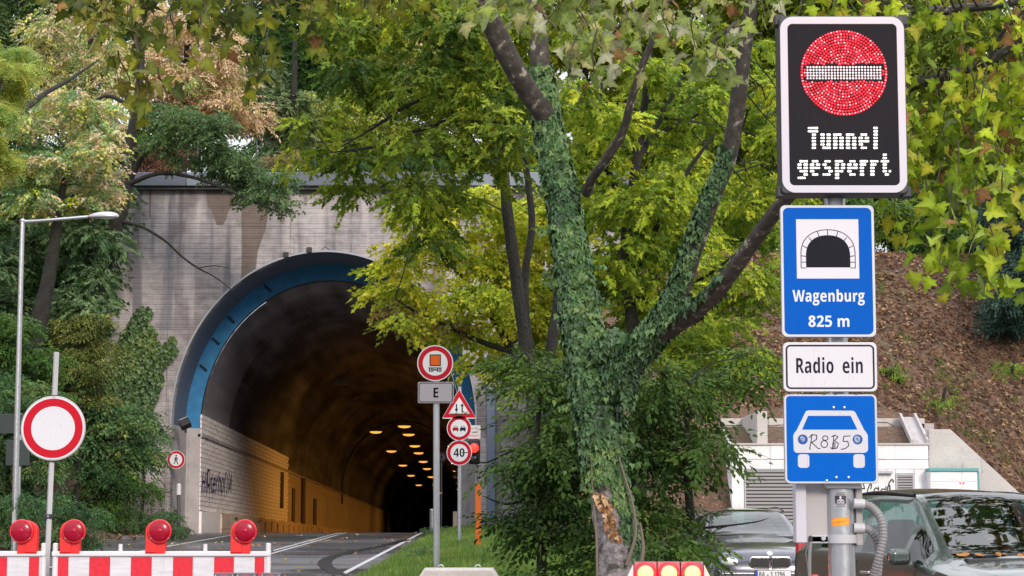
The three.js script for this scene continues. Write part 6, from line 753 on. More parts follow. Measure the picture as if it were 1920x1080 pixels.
const BG = [[0.06, 0.125, 0.06], [0.095, 0.175, 0.08], [0.135, 0.22, 0.1], [0.18, 0.27, 0.115]];           // bluish green
const RU = [[0.26, 0.34, 0.1], [0.42, 0.4, 0.14], [0.62, 0.47, 0.3], [0.56, 0.4, 0.24], [0.7, 0.55, 0.38], [0.4, 0.42, 0.14], [0.2, 0.3, 0.09]];
const TA = [[0.18, 0.3, 0.1], [0.6, 0.5, 0.3], [0.3, 0.4, 0.14], [0.64, 0.52, 0.34], [0.5, 0.5, 0.14], [0.22, 0.34, 0.14], [0.14, 0.25, 0.1]];
const YE = [[0.3, 0.42, 0.1], [0.55, 0.55, 0.12], [0.4, 0.48, 0.11], [0.24, 0.4, 0.12], [0.18, 0.34, 0.1]];

// ------------------------------------------------------------------ woodland on the hill above the tunnel
{ // far wood that reads as one dark mass, with gaps where the sky comes through
  const h = new THREE.Group(); h.name = 'distant_woodland'; scene.add(h); bases.set(h, V(0, 0, 0)); tag(h, 'dark distant woodland closing the view behind the nearer trees', 'woodland', null, 'stuff');
  scatter('foliage', G_.broad, leafMat, fill(region([[-500, -350], [1000, -300], [2500, -350], [2500, 420], [1300, 470], [860, 330], [-500, 420]], 128, 9, 3.2, [0.7, 1.0], 0.26), 9, 2.0, [...DG, MG[0], MG[1], MG[2]]), h);
}
const LB = [[0.028, 0.07, 0.028], [0.045, 0.11, 0.04], [0.075, 0.155, 0.055], [0.115, 0.2, 0.065], [0.2, 0.26, 0.07]];
const trunkAt = (px, D, lean, r, top, y0) => { const b = P(px, 500, D); const yb = y0 ?? hillTop(b.x, -D) - 0.3; return { pts: [V(b.x, yb, -D), V(b.x + lean * 0.3, mix(yb, top, 0.4), -D), V(b.x + lean, top, -D)], r: [r, r * 0.75, r * 0.35] }; };
const bgt = (label, px, D, poly, dz, step, geos, dens, size, pal, o = {}) => tree('broadleaf_tree', label, 'tree', { limbs: [trunkAt(px, D, o.lean ?? RR(-0.6, 0.6), o.tr ?? 0.26, P(px, o.top ?? 60, D).y, o.y0)], clumps: region(poly, D, dz, step, o.rr, o.gap ?? 0.12), geos, dens, size, pal, share: o.share ?? 0.35, br: 0.05, opt: o.opt, group: o.group });
bgt('russet autumn tree above the left half of the portal', 335, 76, [[215, 20], [330, -20], [440, 90], [490, 236], [430, 246], [340, 215], [250, 190], [205, 110]], 1.8, 0.95, G_.broad, 30, 0.8, RU, { y0: 12, top: 70 });
bgt('pale green tree rising beside the sky gap over the portal', 545, 84, [[430, 120], [520, 110], [575, 190], [568, 262], [490, 236], [440, 206]], 1.6, 0.95, G_.maple, 30, 1.1, [[0.11, 0.17, 0.06], [0.17, 0.24, 0.1], [0.22, 0.29, 0.14], [0.07, 0.12, 0.04]], {});
bgt('tan and green tree at the upper left behind the hanging leaves', 150, 70, [[40, 40], [240, 10], [265, 190], [200, 250], [80, 225], [30, 130]], 2, 1.0, G_.broad, 28, 0.78, TA, { y0: 9, top: 40 });
bgt('dark green tree far back between the sky gaps', 590, 104, [[400, -60], [640, -80], [650, 240], [560, 330], [520, 330], [505, 250], [410, 160]], 4, 1.5, G_.broad, 20, 1.15, DG, { gap: 0.02 });
bgt('mid green tree with russet sprays behind the maple crown', 720, 92, [[560, -80], [900, -80], [900, 322], [660, 330], [610, 240]], 3.5, 1.4, G_.broad, 22, 1.0, [...MG.slice(1), RU[0], RU[1], RU[3]], { gap: 0.2 });
bgt('yellow-green tree directly behind the ivy-clad trunk', 1090, 82, [[880, -80], [1200, -80], [1220, 420], [1010, 430], [880, 330]], 3, 1.3, G_.maple, 24, 1.2, YG, { gap: 0.24 });
bgt('bright green tree between the ivy trunk and the sign post', 1380, 80, [[1180, -80], [1500, -80], [1500, 470], [1240, 470]], 3, 1.3, G_.maple, 24, 1.2, [...MG.slice(2), ...YG.slice(0, 3)], { gap: 0.24, y0: 10.4 });
bgt('light green tree behind the top of the sign post', 1620, 76, [[1440, -80], [1760, -80], [1780, 300], [1680, 420], [1460, 440]], 2.5, 1.25, G_.maple, 24, 1.15, [...MG.slice(2), ...YG.slice(0, 2)], { gap: 0.24, y0: 10.4 });
bgt('green tree at the upper right corner above the slope', 1860, 74, [[1720, -80], [2000, -80], [2000, 380], [1800, 400], [1710, 250]], 2.5, 1.25, G_.broad, 26, 0.95, [...MG, BG[1], BG[2]], { gap: 0.14, y0: 10.4 });
bgt('green tree filling the top left corner', 30, 84, [[-120, -100], [260, -100], [260, 60], [-120, 90]], 3, 1.3, G_.broad, 24, 0.95, [...BG, ...MG.slice(0, 3)], { y0: 14 });
{ // shrubs and dry growth along the portal's upper edge
  const bush = (label, poly, D, dz, step, geos, dens, size, pal, y, cat = 'shrub', name = 'shrub') => { const q = region(poly, D, dz, step), cx = q.reduce((a, c) => a + c.c.x, 0) / q.length, b = V(cx, y, -D); return tree(name, label, cat, { limbs: [{ pts: [b, V(cx + 0.1, y + 0.4, -D), V(cx, q[0].c.y, -D)], r: [0.05, 0.04, 0.02], seg: 6, rad: 6 }], clumps: q, geos, dens, size, pal, share: 0.4, br: 0.02 }); };
  bush('dry reddish-brown shrub on the left end of the capping', [[225, 275], [300, 265], [352, 296], [345, 326], [225, 326]], 70.2, 0.5, 0.5, G_.bush, 70, 0.8, [[0.22, 0.1, 0.07], [0.3, 0.15, 0.1], [0.16, 0.08, 0.06]], 12.5);
  bush('straw-coloured weeds on the capping below the sky gap', [[500, 296], [545, 280], [552, 322], [498, 324]], 69.8, 0.3, 0.3, G_.bush, 90, 0.6, [[0.45, 0.35, 0.18], [0.34, 0.25, 0.12], [0.2, 0.22, 0.06]], 12.6);
  bush('dark green undergrowth behind the mesh fence', [[560, 300], [700, 290], [860, 300], [860, 330], [560, 330]], 74, 1, 0.6, G_.bush, 60, 0.9, DG, 13);
  bush('dark green holly shrub at the top of the leafy slope', [[1690, 470], [1730, 430], [1785, 440], [1795, 500], [1770, 560], [1700, 562]], 62, 0.9, 0.5, G_.bush, 90, 0.85, [...DG, BG[0], BG[1]], 9.6);
  bush('green shrub halfway up the slope beside the blue sign', [[1640, 380], [1700, 350], [1720, 420], [1660, 450]], 64, 0.8, 0.5, G_.bush, 80, 0.9, [...MG.slice(0, 3), BG[1]], 11);
  bush('dark understory of low trees along the top of the slope', [[1230, 380], [1640, 360], [1940, 330], [1940, 470], [1800, 490], [1640, 505], [1400, 530], [1240, 540]], 67, 1.4, 1.0, G_.broad, 34, 0.8, [...DG, MG[0], MG[1], BG[0]], 9.6);
  bush('blue-green conifer shrub at the right edge of the slope', [[1885, 350], [1940, 330], [1990, 400], [1990, 640], [1880, 610], [1870, 520]], 57, 1.2, 0.6, G_.bush, 95, 0.85, [[0.03, 0.075, 0.055], [0.05, 0.1, 0.075], [0.075, 0.13, 0.095]], 6);
  bush('dark conifer shrub behind the hanging yellow leaves', [[1800, 400], [1880, 380], [1880, 470], [1820, 490]], 64, 0.9, 0.55, G_.bush, 90, 0.85, [[0.025, 0.06, 0.045], [0.04, 0.085, 0.06]], 11);
  for (const [lab, px, py, D, s] of [['small green seedling clump low on the right of the slope', 1902, 690, 54, 20], ['tuft of green brambles in the middle of the slope', 1770, 745, 53, 16], ['low weeds beside the white radio plate', 1665, 700, 54, 24], ['weeds on the slope left of the sign post', 1400, 720, 54, 34], ['light green weeds at the foot of the slope near the hedge', 1330, 770, 53, 40]]) bush(lab, [[px - s, py - s * 0.4], [px + s, py - s * 0.5], [px + s, py + s * 0.4], [px - s, py + s * 0.4]], D, 0.4, 0.26, G_.bush, 60, 0.55, MG.slice(1), P(px, py + s * 0.5, D).y);
}
// ------------------------------------------------------------------ trees and thicket on the left bank
const bankY = (x, D) => hillLeft(x, -D);
{
  const L = (label, limbs, clumps, geos, dens, size, pal, o = {}) => tree(o.name ?? 'broadleaf_tree', label, o.cat ?? 'tree', { limbs, clumps, geos, dens, size, pal, ...o });
  // leaning tree whose branch reaches over the wall
  L('dark leaning tree whose leafy branch droops over the portal wall', [
    { pts: path([[120, 720, 65], [165, 590, 64.5], [212, 440, 64], [236, 360, 64], [246, 260, 64], [262, 150, 64], [268, 60, 64.5]]), r: [0.34, 0.3, 0.25, 0.21, 0.16, 0.12, 0.07], seg: 44 },
    { pts: path([[238, 345, 64], [275, 285, 63.8], [330, 255, 63.6], [420, 222, 63.4]]), r: [0.12, 0.085, 0.055, 0.03] },
    { pts: path([[228, 350, 64], [300, 325, 63.4], [370, 335, 62.8], [440, 362, 62.4], [500, 388, 62], [535, 405, 62]]), r: [0.09, 0.065, 0.055, 0.045, 0.03, 0.015] },
    { pts: path([[216, 414, 64], [262, 424, 63.6], [310, 452, 63.4], [340, 480, 63.3], [372, 503, 63.2], [404, 520, 63.2], [436, 545, 63.2]]), r: [0.06, 0.045, 0.04, 0.035, 0.03, 0.022, 0.012] },
    { pts: path([[372, 503, 63.2], [400, 498, 63.2], [430, 503, 63.2]]), r: [0.02, 0.014, 0.008] },
    { pts: path([[246, 200, 64], [200, 180, 64], [150, 210, 63.6], [100, 230, 63.4]]), r: [0.08, 0.06, 0.045, 0.02] }],
    [...region([[250, 190], [330, 180], [420, 230], [470, 300], [520, 310], [545, 380], [520, 408], [470, 380], [420, 330], [330, 300], [270, 260]], 63, 1.0, 0.55, [0.7, 1.05], 0.3)], G_.smallMaple, 40, 1.05, [[0.06, 0.12, 0.04], [0.09, 0.16, 0.06], [0.13, 0.2, 0.08], [0.1, 0.17, 0.04]], { share: 0.7, br: 0.03 });
  L('yellow robinia cut by the left edge of the picture', [{ pts: path([[-60, 560, 47], [-40, 400, 47], [-20, 250, 47], [0, 150, 47]]), r: [0.2, 0.16, 0.1, 0.05] }], region([[-140, 40], [0, 60], [24, 100], [28, 170], [14, 230], [-20, 300], [-5, 330], [-25, 380], [-140, 420]], 47, 1.4, 0.6, [0.7, 1.0], 0.25), G_.robinia, 70, 1.2, YE, { share: 0.5 });
  L('tan and yellow maple beside the street lamp', [{ pts: path([[40, 760, 60], [70, 620, 60], [95, 500, 60], [110, 400, 60], [128, 300, 60]]), r: [0.3, 0.26, 0.2, 0.14, 0.06] }, { pts: path([[5, 232, 55], [45, 205, 56], [85, 175, 57], [130, 150, 58], [185, 112, 59]]), r: [0.11, 0.1, 0.075, 0.05, 0.02] }], region([[60, 190], [190, 180], [222, 260], [215, 350], [150, 400], [60, 400], [-20, 370], [-20, 250]], 60, 1.4, 0.72, [0.7, 1.0], 0.2), G_.smallMaple, 34, 1.15, TA.concat([YG[1], BG[1]]), { share: 0.5 });
  L('deep green maple behind the street lamp post', [{ pts: path([[130, 740, 63], [155, 600, 63], [168, 510, 63], [172, 420, 63], [150, 290, 63]]), r: [0.28, 0.24, 0.2, 0.15, 0.06] }, { pts: path([[60, 700, 64], [75, 590, 64], [98, 480, 64], [112, 400, 64]]), r: [0.26, 0.22, 0.18, 0.1] }], [...region([[-60, 390], [60, 400], [130, 420], [205, 440], [210, 520], [150, 640], [40, 660], [-60, 660]], 62, 1.6, 0.8, [0.7, 1.0], 0.28), ...region([[60, 300], [200, 330], [205, 420], [100, 420]], 64, 1, 0.7)], G_.maple, 30, 0.95, [...BG, DG[1], DG[2]], { share: 0.5 });
  L('dense dark green tree on the bank behind the thicket', [{ pts: path([[185, 800, 67], [190, 620, 67], [196, 440, 67], [210, 330, 67]]), r: [0.2, 0.16, 0.12, 0.06] }], region([[-80, 180], [215, 250], [215, 520], [190, 660], [-80, 700]], 68, 2.0, 0.9, [0.8, 1.1], 0.05), G_.broad, 30, 0.85, DG, { share: 0.2 });
  const bush = (label, poly, D, dz, step, geos, dens, size, pal, o = {}) => { const q = region(poly, D, dz, step, [0.7, 1.05], o.gap ?? 0.05), cx = q.reduce((a, c) => a + c.c.x, 0) / q.length, y = Math.max(roadY(D) - 0.2, bankY(cx, D) - 0.2), b = V(cx, y, -D), ty = Math.max(...q.map((c) => c.c.y)); tree('bush', label, 'bush', { limbs: [{ pts: [b, V(cx + 0.1, mix(y, ty, 0.4), -D), V(cx, mix(y, ty, 0.8), -D)], r: [0.07, 0.05, 0.02], seg: 8, rad: 6 }], clumps: q, geos, dens, size, pal, share: 0.3, br: 0.02 }); };
  bush('yellow-green variegated bush above the round white sign', [[110, 600], [185, 590], [192, 680], [186, 760], [130, 770], [95, 700]], 60, 0.8, 0.55, G_.bush, 70, 0.8, [[0.1, 0.14, 0.03], [0.17, 0.2, 0.05], [0.24, 0.26, 0.07], [0.07, 0.11, 0.03]]);
  bush('tall mid green bush right of the round white sign', [[150, 690], [205, 740], [290, 790], [292, 880], [250, 905], [150, 900], [120, 800]], 61, 0.8, 0.6, G_.smallMaple, 44, 1.05, LB);
  bush('pale green bush under the ivy on the wall', [[235, 770], [288, 765], [296, 850], [270, 880], [232, 850]], 63.5, 0.5, 0.5, G_.smallMaple, 44, 1.0, BG);
  bush('dark trailing thicket along the foot of the bank', [[95, 880], [290, 880], [292, 965], [230, 990], [95, 985]], 60.5, 0.5, 0.55, [...G_.hang, ...G_.bush], 60, 0.75, [...DG, MG[1], BG[0]]);
  bush('light green weeds at the kerb under the thicket', [[240, 960], [335, 955], [345, 1000], [240, 1006]], 60, 0.4, 0.32, G_.bush, 90, 0.55, LB.slice(1));
  bush('big green bush around the street lamp foot', [[-80, 690], [60, 690], [108, 780], [110, 985], [-80, 990]], 52.5, 1.1, 0.6, G_.bush, 60, 0.85, LB);
  bush('low leafy ground cover at the lower left behind the barrier lamps', [[-80, 930], [110, 925], [180, 960], [200, 1020], [-80, 1030]], 47, 0.9, 0.4, G_.bush, 70, 0.6, LB);
  bush('dark green bush behind the direction sign', [[-80, 600], [90, 620], [120, 730], [60, 800], [-80, 800]], 57, 1.1, 0.65, G_.broad, 46, 0.6, [...DG, BG[0]]);
  const D = 67.86, iv = T('wall_ivy', 'dark ivy climbing the left end of the concrete portal wall', 'ivy', V(P(250, 800, 67.9).x, FLOOR, -67.9)), poly = [[200, 808], [196, 690], [222, 650], [238, 612], [262, 578], [284, 572], [290, 588], [276, 604], [296, 620], [304, 660], [318, 628], [334, 640], [332, 662], [312, 684], [300, 700], [308, 712], [296, 752], [284, 772], [300, 790], [280, 812], [250, 800]].map(([x, y]) => { const p = P(x, y, D); return [p.x, p.y]; }), items = [];
  for (let i = 0; i < 7000; i++) { const x = RR(-13.75, -11.0), y = RR(3.5, 8.6); if (!inPoly(x + 0.12 * N(x * 5, y * 5), y + 0.12 * N(y * 5, x * 5, 3), poly)) continue; const p = V(x, y, -D + RR(0, 0.22)); items.push({ p, yaw: 0, q: new THREE.Quaternion().setFromEuler(new THREE.Euler(RR(-0.6, 0.5), RR(-0.7, 0.7), Math.PI + RR(-0.7, 0.7))), s: RR(0.09, 0.16), c: palette([[0.04, 0.085, 0.03], [0.06, 0.12, 0.035], [0.09, 0.15, 0.04], [0.14, 0.19, 0.05]], p, 0.8) }); }
  const one = bufGeo((() => { const b = { p: [], c: [] }; addLeaf(b, leafTris('ivy'), V(0, 0, 0), V(0, 1, 0), V(0, 0, 1), 1, [1, 1, 1]); return b; })()); scatter('leaves', [one], ivyMat, items, iv, 'stuff'); M('stem', merge([tube(path([[215, 820, 67.9], [225, 720, 67.9], [262, 600, 67.9]]), [0.04, 0.03, 0.01], 10, 6), tube(path([[225, 720, 67.9], [270, 680, 67.9], [320, 650, 67.9]]), [0.025, 0.02, 0.008], 10, 6)]), matBrown, iv);
}
// ------------------------------------------------------------------ maples and hornbeams behind the verge
tree('maple_tree', 'many-stemmed maple whose dark green crown hangs over the portal wall', 'tree', {
  limbs: [
    { pts: path([[1015, 1010, 33], [1012, 860, 33], [1000, 740, 33], [984, 640, 33], [968, 520, 33], [952, 400, 33], [943, 300, 33], [936, 180, 33], [930, 40, 33]]), r: [0.17, 0.15, 0.13, 0.11, 0.1, 0.095, 0.085, 0.07, 0.04], seg: 50 },
    { pts: path([[1010, 780, 33], [1000, 690, 33.3], [984, 580, 33.4], [986, 500, 33.5], [997, 430, 33.5], [990, 340, 33.5], [978, 270, 33.5], [976, 170, 33.5]]), r: [0.1, 0.085, 0.07, 0.065, 0.06, 0.055, 0.05, 0.03], seg: 40 },
    { pts: path([[940, 340, 33], [910, 300, 32.8], [880, 262, 32.6], [856, 225, 32.4], [838, 160, 32.2]]), r: [0.08, 0.065, 0.055, 0.045, 0.02] },
    { pts: path([[900, 290, 32.8], [850, 200, 32.6], [820, 180, 32.4], [760, 200, 31.8], [700, 240, 31.4], [640, 275, 31]]), r: [0.04, 0.04, 0.035, 0.03, 0.02, 0.012] },
    { pts: path([[936, 200, 33], [900, 130, 32.6], [840, 100, 32], [780, 60, 31.6]]), r: [0.05, 0.04, 0.03, 0.02] },
    { pts: path([[946, 330, 33], [880, 225, 32.4], [800, 240, 31.8], [700, 275, 31.2], [620, 286, 31]]), r: [0.05, 0.04, 0.032, 0.025, 0.012] },
    { pts: path([[1010, 760, 33], [1035, 640, 33.2], [1050, 520, 33.4], [1060, 380, 33.6]]), r: [0.1, 0.09, 0.07, 0.04] }],
  clumps: [...region([[545, 268], [590, 180], [660, 90], [760, 30], [960, 0], [1010, 120], [1010, 330], [900, 330], [830, 420], [770, 470], [735, 440], [720, 380], [640, 330], [590, 300]], 31.6, 1.3, 0.46, [0.7, 1.05], 0.3), ...region([[560, 60], [900, -60], [1000, -60], [980, 60], [700, 90]], 32, 1.0, 0.5, [0.7, 1], 0.25)],
  geos: G_.maple, dens: 46, size: 0.82, q: 1.8, pal: [[0.04, 0.08, 0.012], [0.085, 0.145, 0.017], [0.165, 0.24, 0.023], [0.28, 0.36, 0.03], [0.46, 0.5, 0.04]], share: 0.6, br: 0.02, opt: { cf: 0.9 } });
tree('field_maple', 'sunlit yellow-green field maple with rusty tips in front of the tunnel arch', 'tree', {
  limbs: [{ pts: path([[1040, 1000, 38], [1030, 860, 38], [1000, 740, 38], [950, 640, 38], [900, 560, 38], [850, 500, 38]]), r: [0.13, 0.12, 0.1, 0.08, 0.05, 0.03], seg: 36 }, { pts: path([[960, 660, 38], [900, 640, 37.6], [840, 612, 37.2], [790, 590, 37], [740, 560, 36.8]]), r: [0.06, 0.05, 0.04, 0.028, 0.012] }, { pts: path([[930, 600, 38], [960, 480, 38.4], [940, 400, 38.4], [900, 360, 38]]), r: [0.05, 0.05, 0.035, 0.015] }],
  clumps: [...region([[680, 475], [740, 470], [770, 390], [830, 350], [930, 350], [1010, 420], [1020, 560], [960, 640], [880, 660], [820, 610], [740, 580], [700, 530]], 37.5, 1.0, 0.48, [0.65, 1.0], 0.3), ...region([[735, 575], [800, 560], [860, 610], [880, 690], [830, 670], [790, 640], [745, 620]], 37, 0.5, 0.36, [0.65, 1], 0.3).map((c, i) => (i % 3 ? c : { ...c, pal: [[0.3, 0.15, 0.05], [0.2, 0.17, 0.05], [0.36, 0.2, 0.08]] })), ...region([[850, 640], [960, 600], [985, 690], [900, 720]], 38.5, 0.6, 0.42, [0.7, 1], 0.2), ...region([[930, 340], [1070, 330], [1090, 700], [960, 700]], 40, 0.8, 0.5, [0.75, 1.05], 0.1)],
  geos: G_.smallMaple, dens: 52, size: 1.05, q: 1.9, pal: [[0.18, 0.26, 0.024], [0.3, 0.38, 0.03], [0.44, 0.48, 0.036], [0.56, 0.55, 0.05], [0.64, 0.58, 0.07]], share: 0.8, br: 0.02, opt: { cf: 0.8 } });
tree('maple_tree', 'dark-stemmed maple between the ivy-clad trunk and the sign post', 'tree', {
  limbs: [
    { pts: path([[1195, 1020, 36], [1200, 800, 36], [1190, 640, 36], [1175, 520, 36], [1176, 420, 36], [1192, 320, 36], [1208, 200, 36], [1222, 60, 36]]), r: [0.16, 0.14, 0.12, 0.11, 0.1, 0.09, 0.07, 0.04], seg: 44 },
    { pts: path([[1178, 430, 36], [1150, 340, 36.3], [1112, 270, 36.5], [1088, 190, 36.5], [1080, 100, 36.5]]), r: [0.07, 0.06, 0.055, 0.04, 0.02] },
    { pts: path([[1170, 540, 36], [1215, 462, 35.6], [1250, 390, 35.2], [1290, 320, 35], [1340, 250, 34.8]]), r: [0.07, 0.065, 0.055, 0.04, 0.02] },
    { pts: path([[1196, 300, 36], [1240, 220, 36.2], [1300, 110, 36.4], [1360, 60, 36.5]]), r: [0.05, 0.045, 0.03, 0.015] },
    { pts: path([[1130, 230, 36.3], [1130, 180, 36.3], [1126, 140, 36.3]]), r: [0.05, 0.045, 0.03] },
    { pts: path([[1180, 560, 36], [1240, 560, 36], [1320, 520, 35.6], [1400, 460, 35.2]]), r: [0.06, 0.05, 0.035, 0.015] }],
  clumps: [...region([[1050, 60], [1180, 20], [1310, 100], [1320, 400], [1320, 640], [1240, 560], [1120, 480], [1050, 330]], 35.5, 1.6, 0.56, [0.7, 1.05], 0.4), ...region([[1300, 60], [1480, 120], [1490, 480], [1440, 640], [1310, 650]], 43, 1.4, 0.66, [0.7, 1.05], 0.36), ...region([[1240, 600], [1420, 560], [1440, 680], [1330, 740], [1240, 720]], 36, 0.9, 0.5, [0.7, 1], 0.22), ...region([[1080, 330], [1260, 330], [1270, 560], [1250, 690], [1120, 640]], 38, 0.8, 0.52, [0.75, 1.05], 0.12)],
  geos: G_.maple, dens: 36, size: 0.85, q: 1.8, pal: [[0.075, 0.135, 0.018], [0.14, 0.22, 0.022], [0.24, 0.33, 0.027], [0.36, 0.44, 0.032], [0.5, 0.53, 0.04]], share: 0.5, br: 0.02, opt: { cf: 0.8 } });
const HB = [[0.03, 0.062, 0.014], [0.05, 0.1, 0.02], [0.085, 0.15, 0.026], [0.15, 0.22, 0.034]];
const hb = (label, x, D, clumps, extra = []) => tree('hornbeam_bush', label, 'bush', { limbs: [{ pts: [P(x, 1150, D), P(x + 6, 1000, D), P(x - 4, 850, D), P(x + 5, 720, D)], r: [0.07, 0.06, 0.045, 0.02], seg: 16, rad: 8 }, ...extra], clumps, geos: G_.hornbeam, dens: 62, size: 0.84, q: 2.7, pal: HB, share: 0.55, br: 0.018, opt: { cf: 1.1, flat: 0.1 } });
hb('dark green hornbeam bush left of the ivy-clad trunk', 1010, 26.5, [...region([[1020, 700], [1070, 660], [1130, 700], [1140, 1110], [960, 1110], [965, 1000], [990, 940], [975, 880], [1000, 800]], 26.5, 0.9, 0.34, [0.75, 1.1], 0.12), ...region([[945, 670], [980, 650], [1010, 720], [980, 760], [955, 750]], 30, 0.5, 0.32, [0.6, 0.95], 0.34), ...region([[945, 860], [980, 850], [980, 900], [950, 905]], 26, 0.3, 0.26, [0.5, 0.7], 0.3)],
  [{ pts: path([[1000, 830, 26.4], [950, 850, 26], [905, 868, 25.6], [880, 856, 25.4]]), r: [0.02, 0.014, 0.009, 0.004] }, { pts: path([[1000, 930, 26.4], [950, 945, 26], [905, 930, 25.6]]), r: [0.02, 0.014, 0.005] }]);
hb('dark green hornbeam bush between the ivy-clad trunk and the dark car', 1290, 25.5, [...region([[1180, 690], [1250, 670], [1310, 700], [1350, 770], [1345, 850], [1280, 920], [1270, 1040], [1280, 1110], [1150, 1110]], 25.5, 1.0, 0.34, [0.75, 1.1], 0.12), ...region([[1330, 690], [1440, 640], [1450, 700], [1380, 770]], 26.5, 0.5, 0.3, [0.6, 0.9], 0.3), ...region([[1340, 800], [1375, 795], [1380, 850], [1345, 860]], 24.8, 0.3, 0.26, [0.5, 0.8], 0.2), ...region([[1230, 1000], [1305, 1010], [1310, 1110], [1220, 1110]], 24, 0.4, 0.28, [0.6, 0.9], 0.15)],
  [{ pts: path([[1320, 990, 25], [1370, 985, 24.5], [1420, 978, 24.2], [1440, 972, 24]]), r: [0.018, 0.012, 0.008, 0.003] }]);

// ------------------------------------------------------------------ the ivy-clad plane tree
{
  const limbs = {
    trunk: { pts: path([[1172, 1215, 22], [1168, 1080, 22], [1152, 980, 22], [1132, 860, 22], [1112, 740, 22], [1092, 620, 22], [1072, 480, 22.1], [1048, 340, 22.2], [1024, 210, 22.3], [1012, 100, 22.3], [1004, -30, 22.4], [1000, -120, 22.4]]), r: [0.33, 0.255, 0.215, 0.2, 0.19, 0.175, 0.16, 0.143, 0.122, 0.108, 0.1, 0.09], seg: 70, rad: 20, rough: 0.1 },
    A: { pts: path([[1022, 215, 22.2], [990, 170, 22], [955, 110, 21.7], [915, 30, 21.4], [880, -50, 21.1], [850, -130, 20.8]]), r: [0.12, 0.12, 0.118, 0.112, 0.1, 0.08], seg: 40, rad: 14 },
    B: { pts: path([[1120, 740, 22], [1180, 672, 21.6], [1235, 610, 21.2], [1272, 545, 21], [1298, 470, 20.8], [1330, 380, 20.6], [1366, 290, 20.4], [1384, 190, 20.2], [1398, 80, 20], [1416, -40, 19.8], [1425, -120, 19.7]]), r: [0.13, 0.125, 0.118, 0.114, 0.108, 0.1, 0.088, 0.08, 0.076, 0.068, 0.055], seg: 60, rad: 14 },
    C: { pts: path([[1215, 635, 21.3], [1270, 608, 20.9], [1330, 560, 20.4], [1392, 482, 19.9], [1450, 402, 19.4], [1520, 320, 18.8], [1610, 230, 18.2], [1700, 166, 17.8], [1800, 136, 17.5], [1880, 100, 17.3], [1960, 40, 17.1]]), r: [0.1, 0.094, 0.088, 0.08, 0.072, 0.062, 0.052, 0.048, 0.042, 0.035, 0.02], seg: 60, rad: 12 },
    D: { pts: path([[1100, 362, 22], [1110, 335, 21.7], [1135, 300, 21.4], [1168, 245, 21.1], [1186, 180, 20.8], [1205, 120, 20.6], [1236, 50, 20.4], [1262, -30, 20.2]]), r: [0.06, 0.05, 0.048, 0.046, 0.042, 0.04, 0.036, 0.028], seg: 40, rad: 10 },
    E: { pts: path([[1408, 0, 19.9], [1500, -50, 19.2], [1600, -30, 18.6], [1690, 16, 18.1], [1760, 20, 17.8], [1830, 14, 17.5], [1900, 6, 17.2], [1980, -20, 17]]), r: [0.06, 0.058, 0.055, 0.05, 0.046, 0.04, 0.03, 0.02], seg: 40, rad: 10 },
    F: { pts: path([[880, -50, 21], [760, -80, 19.8], [620, -60, 18.8], [480, -50, 18], [340, -40, 17.4], [200, -50, 17], [60, -60, 16.6]]), r: [0.08, 0.07, 0.06, 0.05, 0.04, 0.03, 0.02], seg: 40, rad: 8 },
    G: { pts: path([[1800, 136, 17.5], [1850, 115, 17.2], [1880, 60, 17], [1920, 20, 16.8]]), r: [0.026, 0.024, 0.02, 0.012], seg: 16, rad: 8 },
    H: { pts: path([[1060, 120, 21.6], [1110, 90, 21], [1160, 50, 20.6], [1200, 10, 20.2], [1230, -30, 20]]), r: [0.03, 0.028, 0.024, 0.018, 0.012], seg: 16, rad: 8 } };
  const g = T('plane_tree', 'big plane tree with an ivy-clad leaning trunk and large hanging leaves', 'tree', limbs.trunk.pts[0].clone().setY(0));
  const cut = limbs.trunk, low = { pts: cut.pts.slice(0, 5), r: cut.r.slice(0, 5), seg: 36, rad: 20, rough: 0.1 }; M('trunk', tube(low.pts, low.r, low.seg, low.rad, low.rough), matBarkTrunk, g, 'grey flaking foot of the trunk'); limbs.trunk = { ...cut, pts: cut.pts.slice(4), r: cut.r.slice(4) };
  for (const [k, l] of Object.entries(limbs)) M(k === 'trunk' ? 'trunk' : 'limb', tube(l.pts, l.r, l.seg, l.rad, l.rough ?? 0.08), matBarkPlane, g); limbs.trunk = cut;
  // hanging twigs with big lobed leaves
  const leafG = [0, 1, 2, 3, 4, 5].map((i) => lobedLeaf([0.1, 0.26, 0.16, -0.1, 0.34, 0.05][i], [0.1, 0.3, 0.5, 0.2, 0.4, 0.6][i], [1, -1, 1.5, 0.5, -1.5, 1][i]));
  const PALE = [[0.26, 0.3, 0.13], [0.38, 0.4, 0.26], [0.17, 0.22, 0.06], [0.24, 0.3, 0.06], [0.14, 0.2, 0.035], [0.32, 0.31, 0.12]], LIME = [[0.08, 0.13, 0.012], [0.16, 0.25, 0.014], [0.26, 0.37, 0.02], [0.38, 0.47, 0.028], [0.34, 0.34, 0.03]], OLIVE = [[0.05, 0.07, 0.012], [0.085, 0.115, 0.015], [0.13, 0.16, 0.018], [0.2, 0.22, 0.02], [0.19, 0.18, 0.03]], BR = [[0.24, 0.11, 0.045], [0.3, 0.17, 0.06], [0.16, 0.08, 0.04]];
  const mats = {}; const matOf = (name, pal) => (mats[name] ??= [...pal, ...BR].map((c) => phy(c, 0.8, { transmission: 0.42, thickness: 0, side: THREE.DoubleSide, vertexColors: true, specularIntensity: 0.5 })));
  const twigs = [], leaves = [];
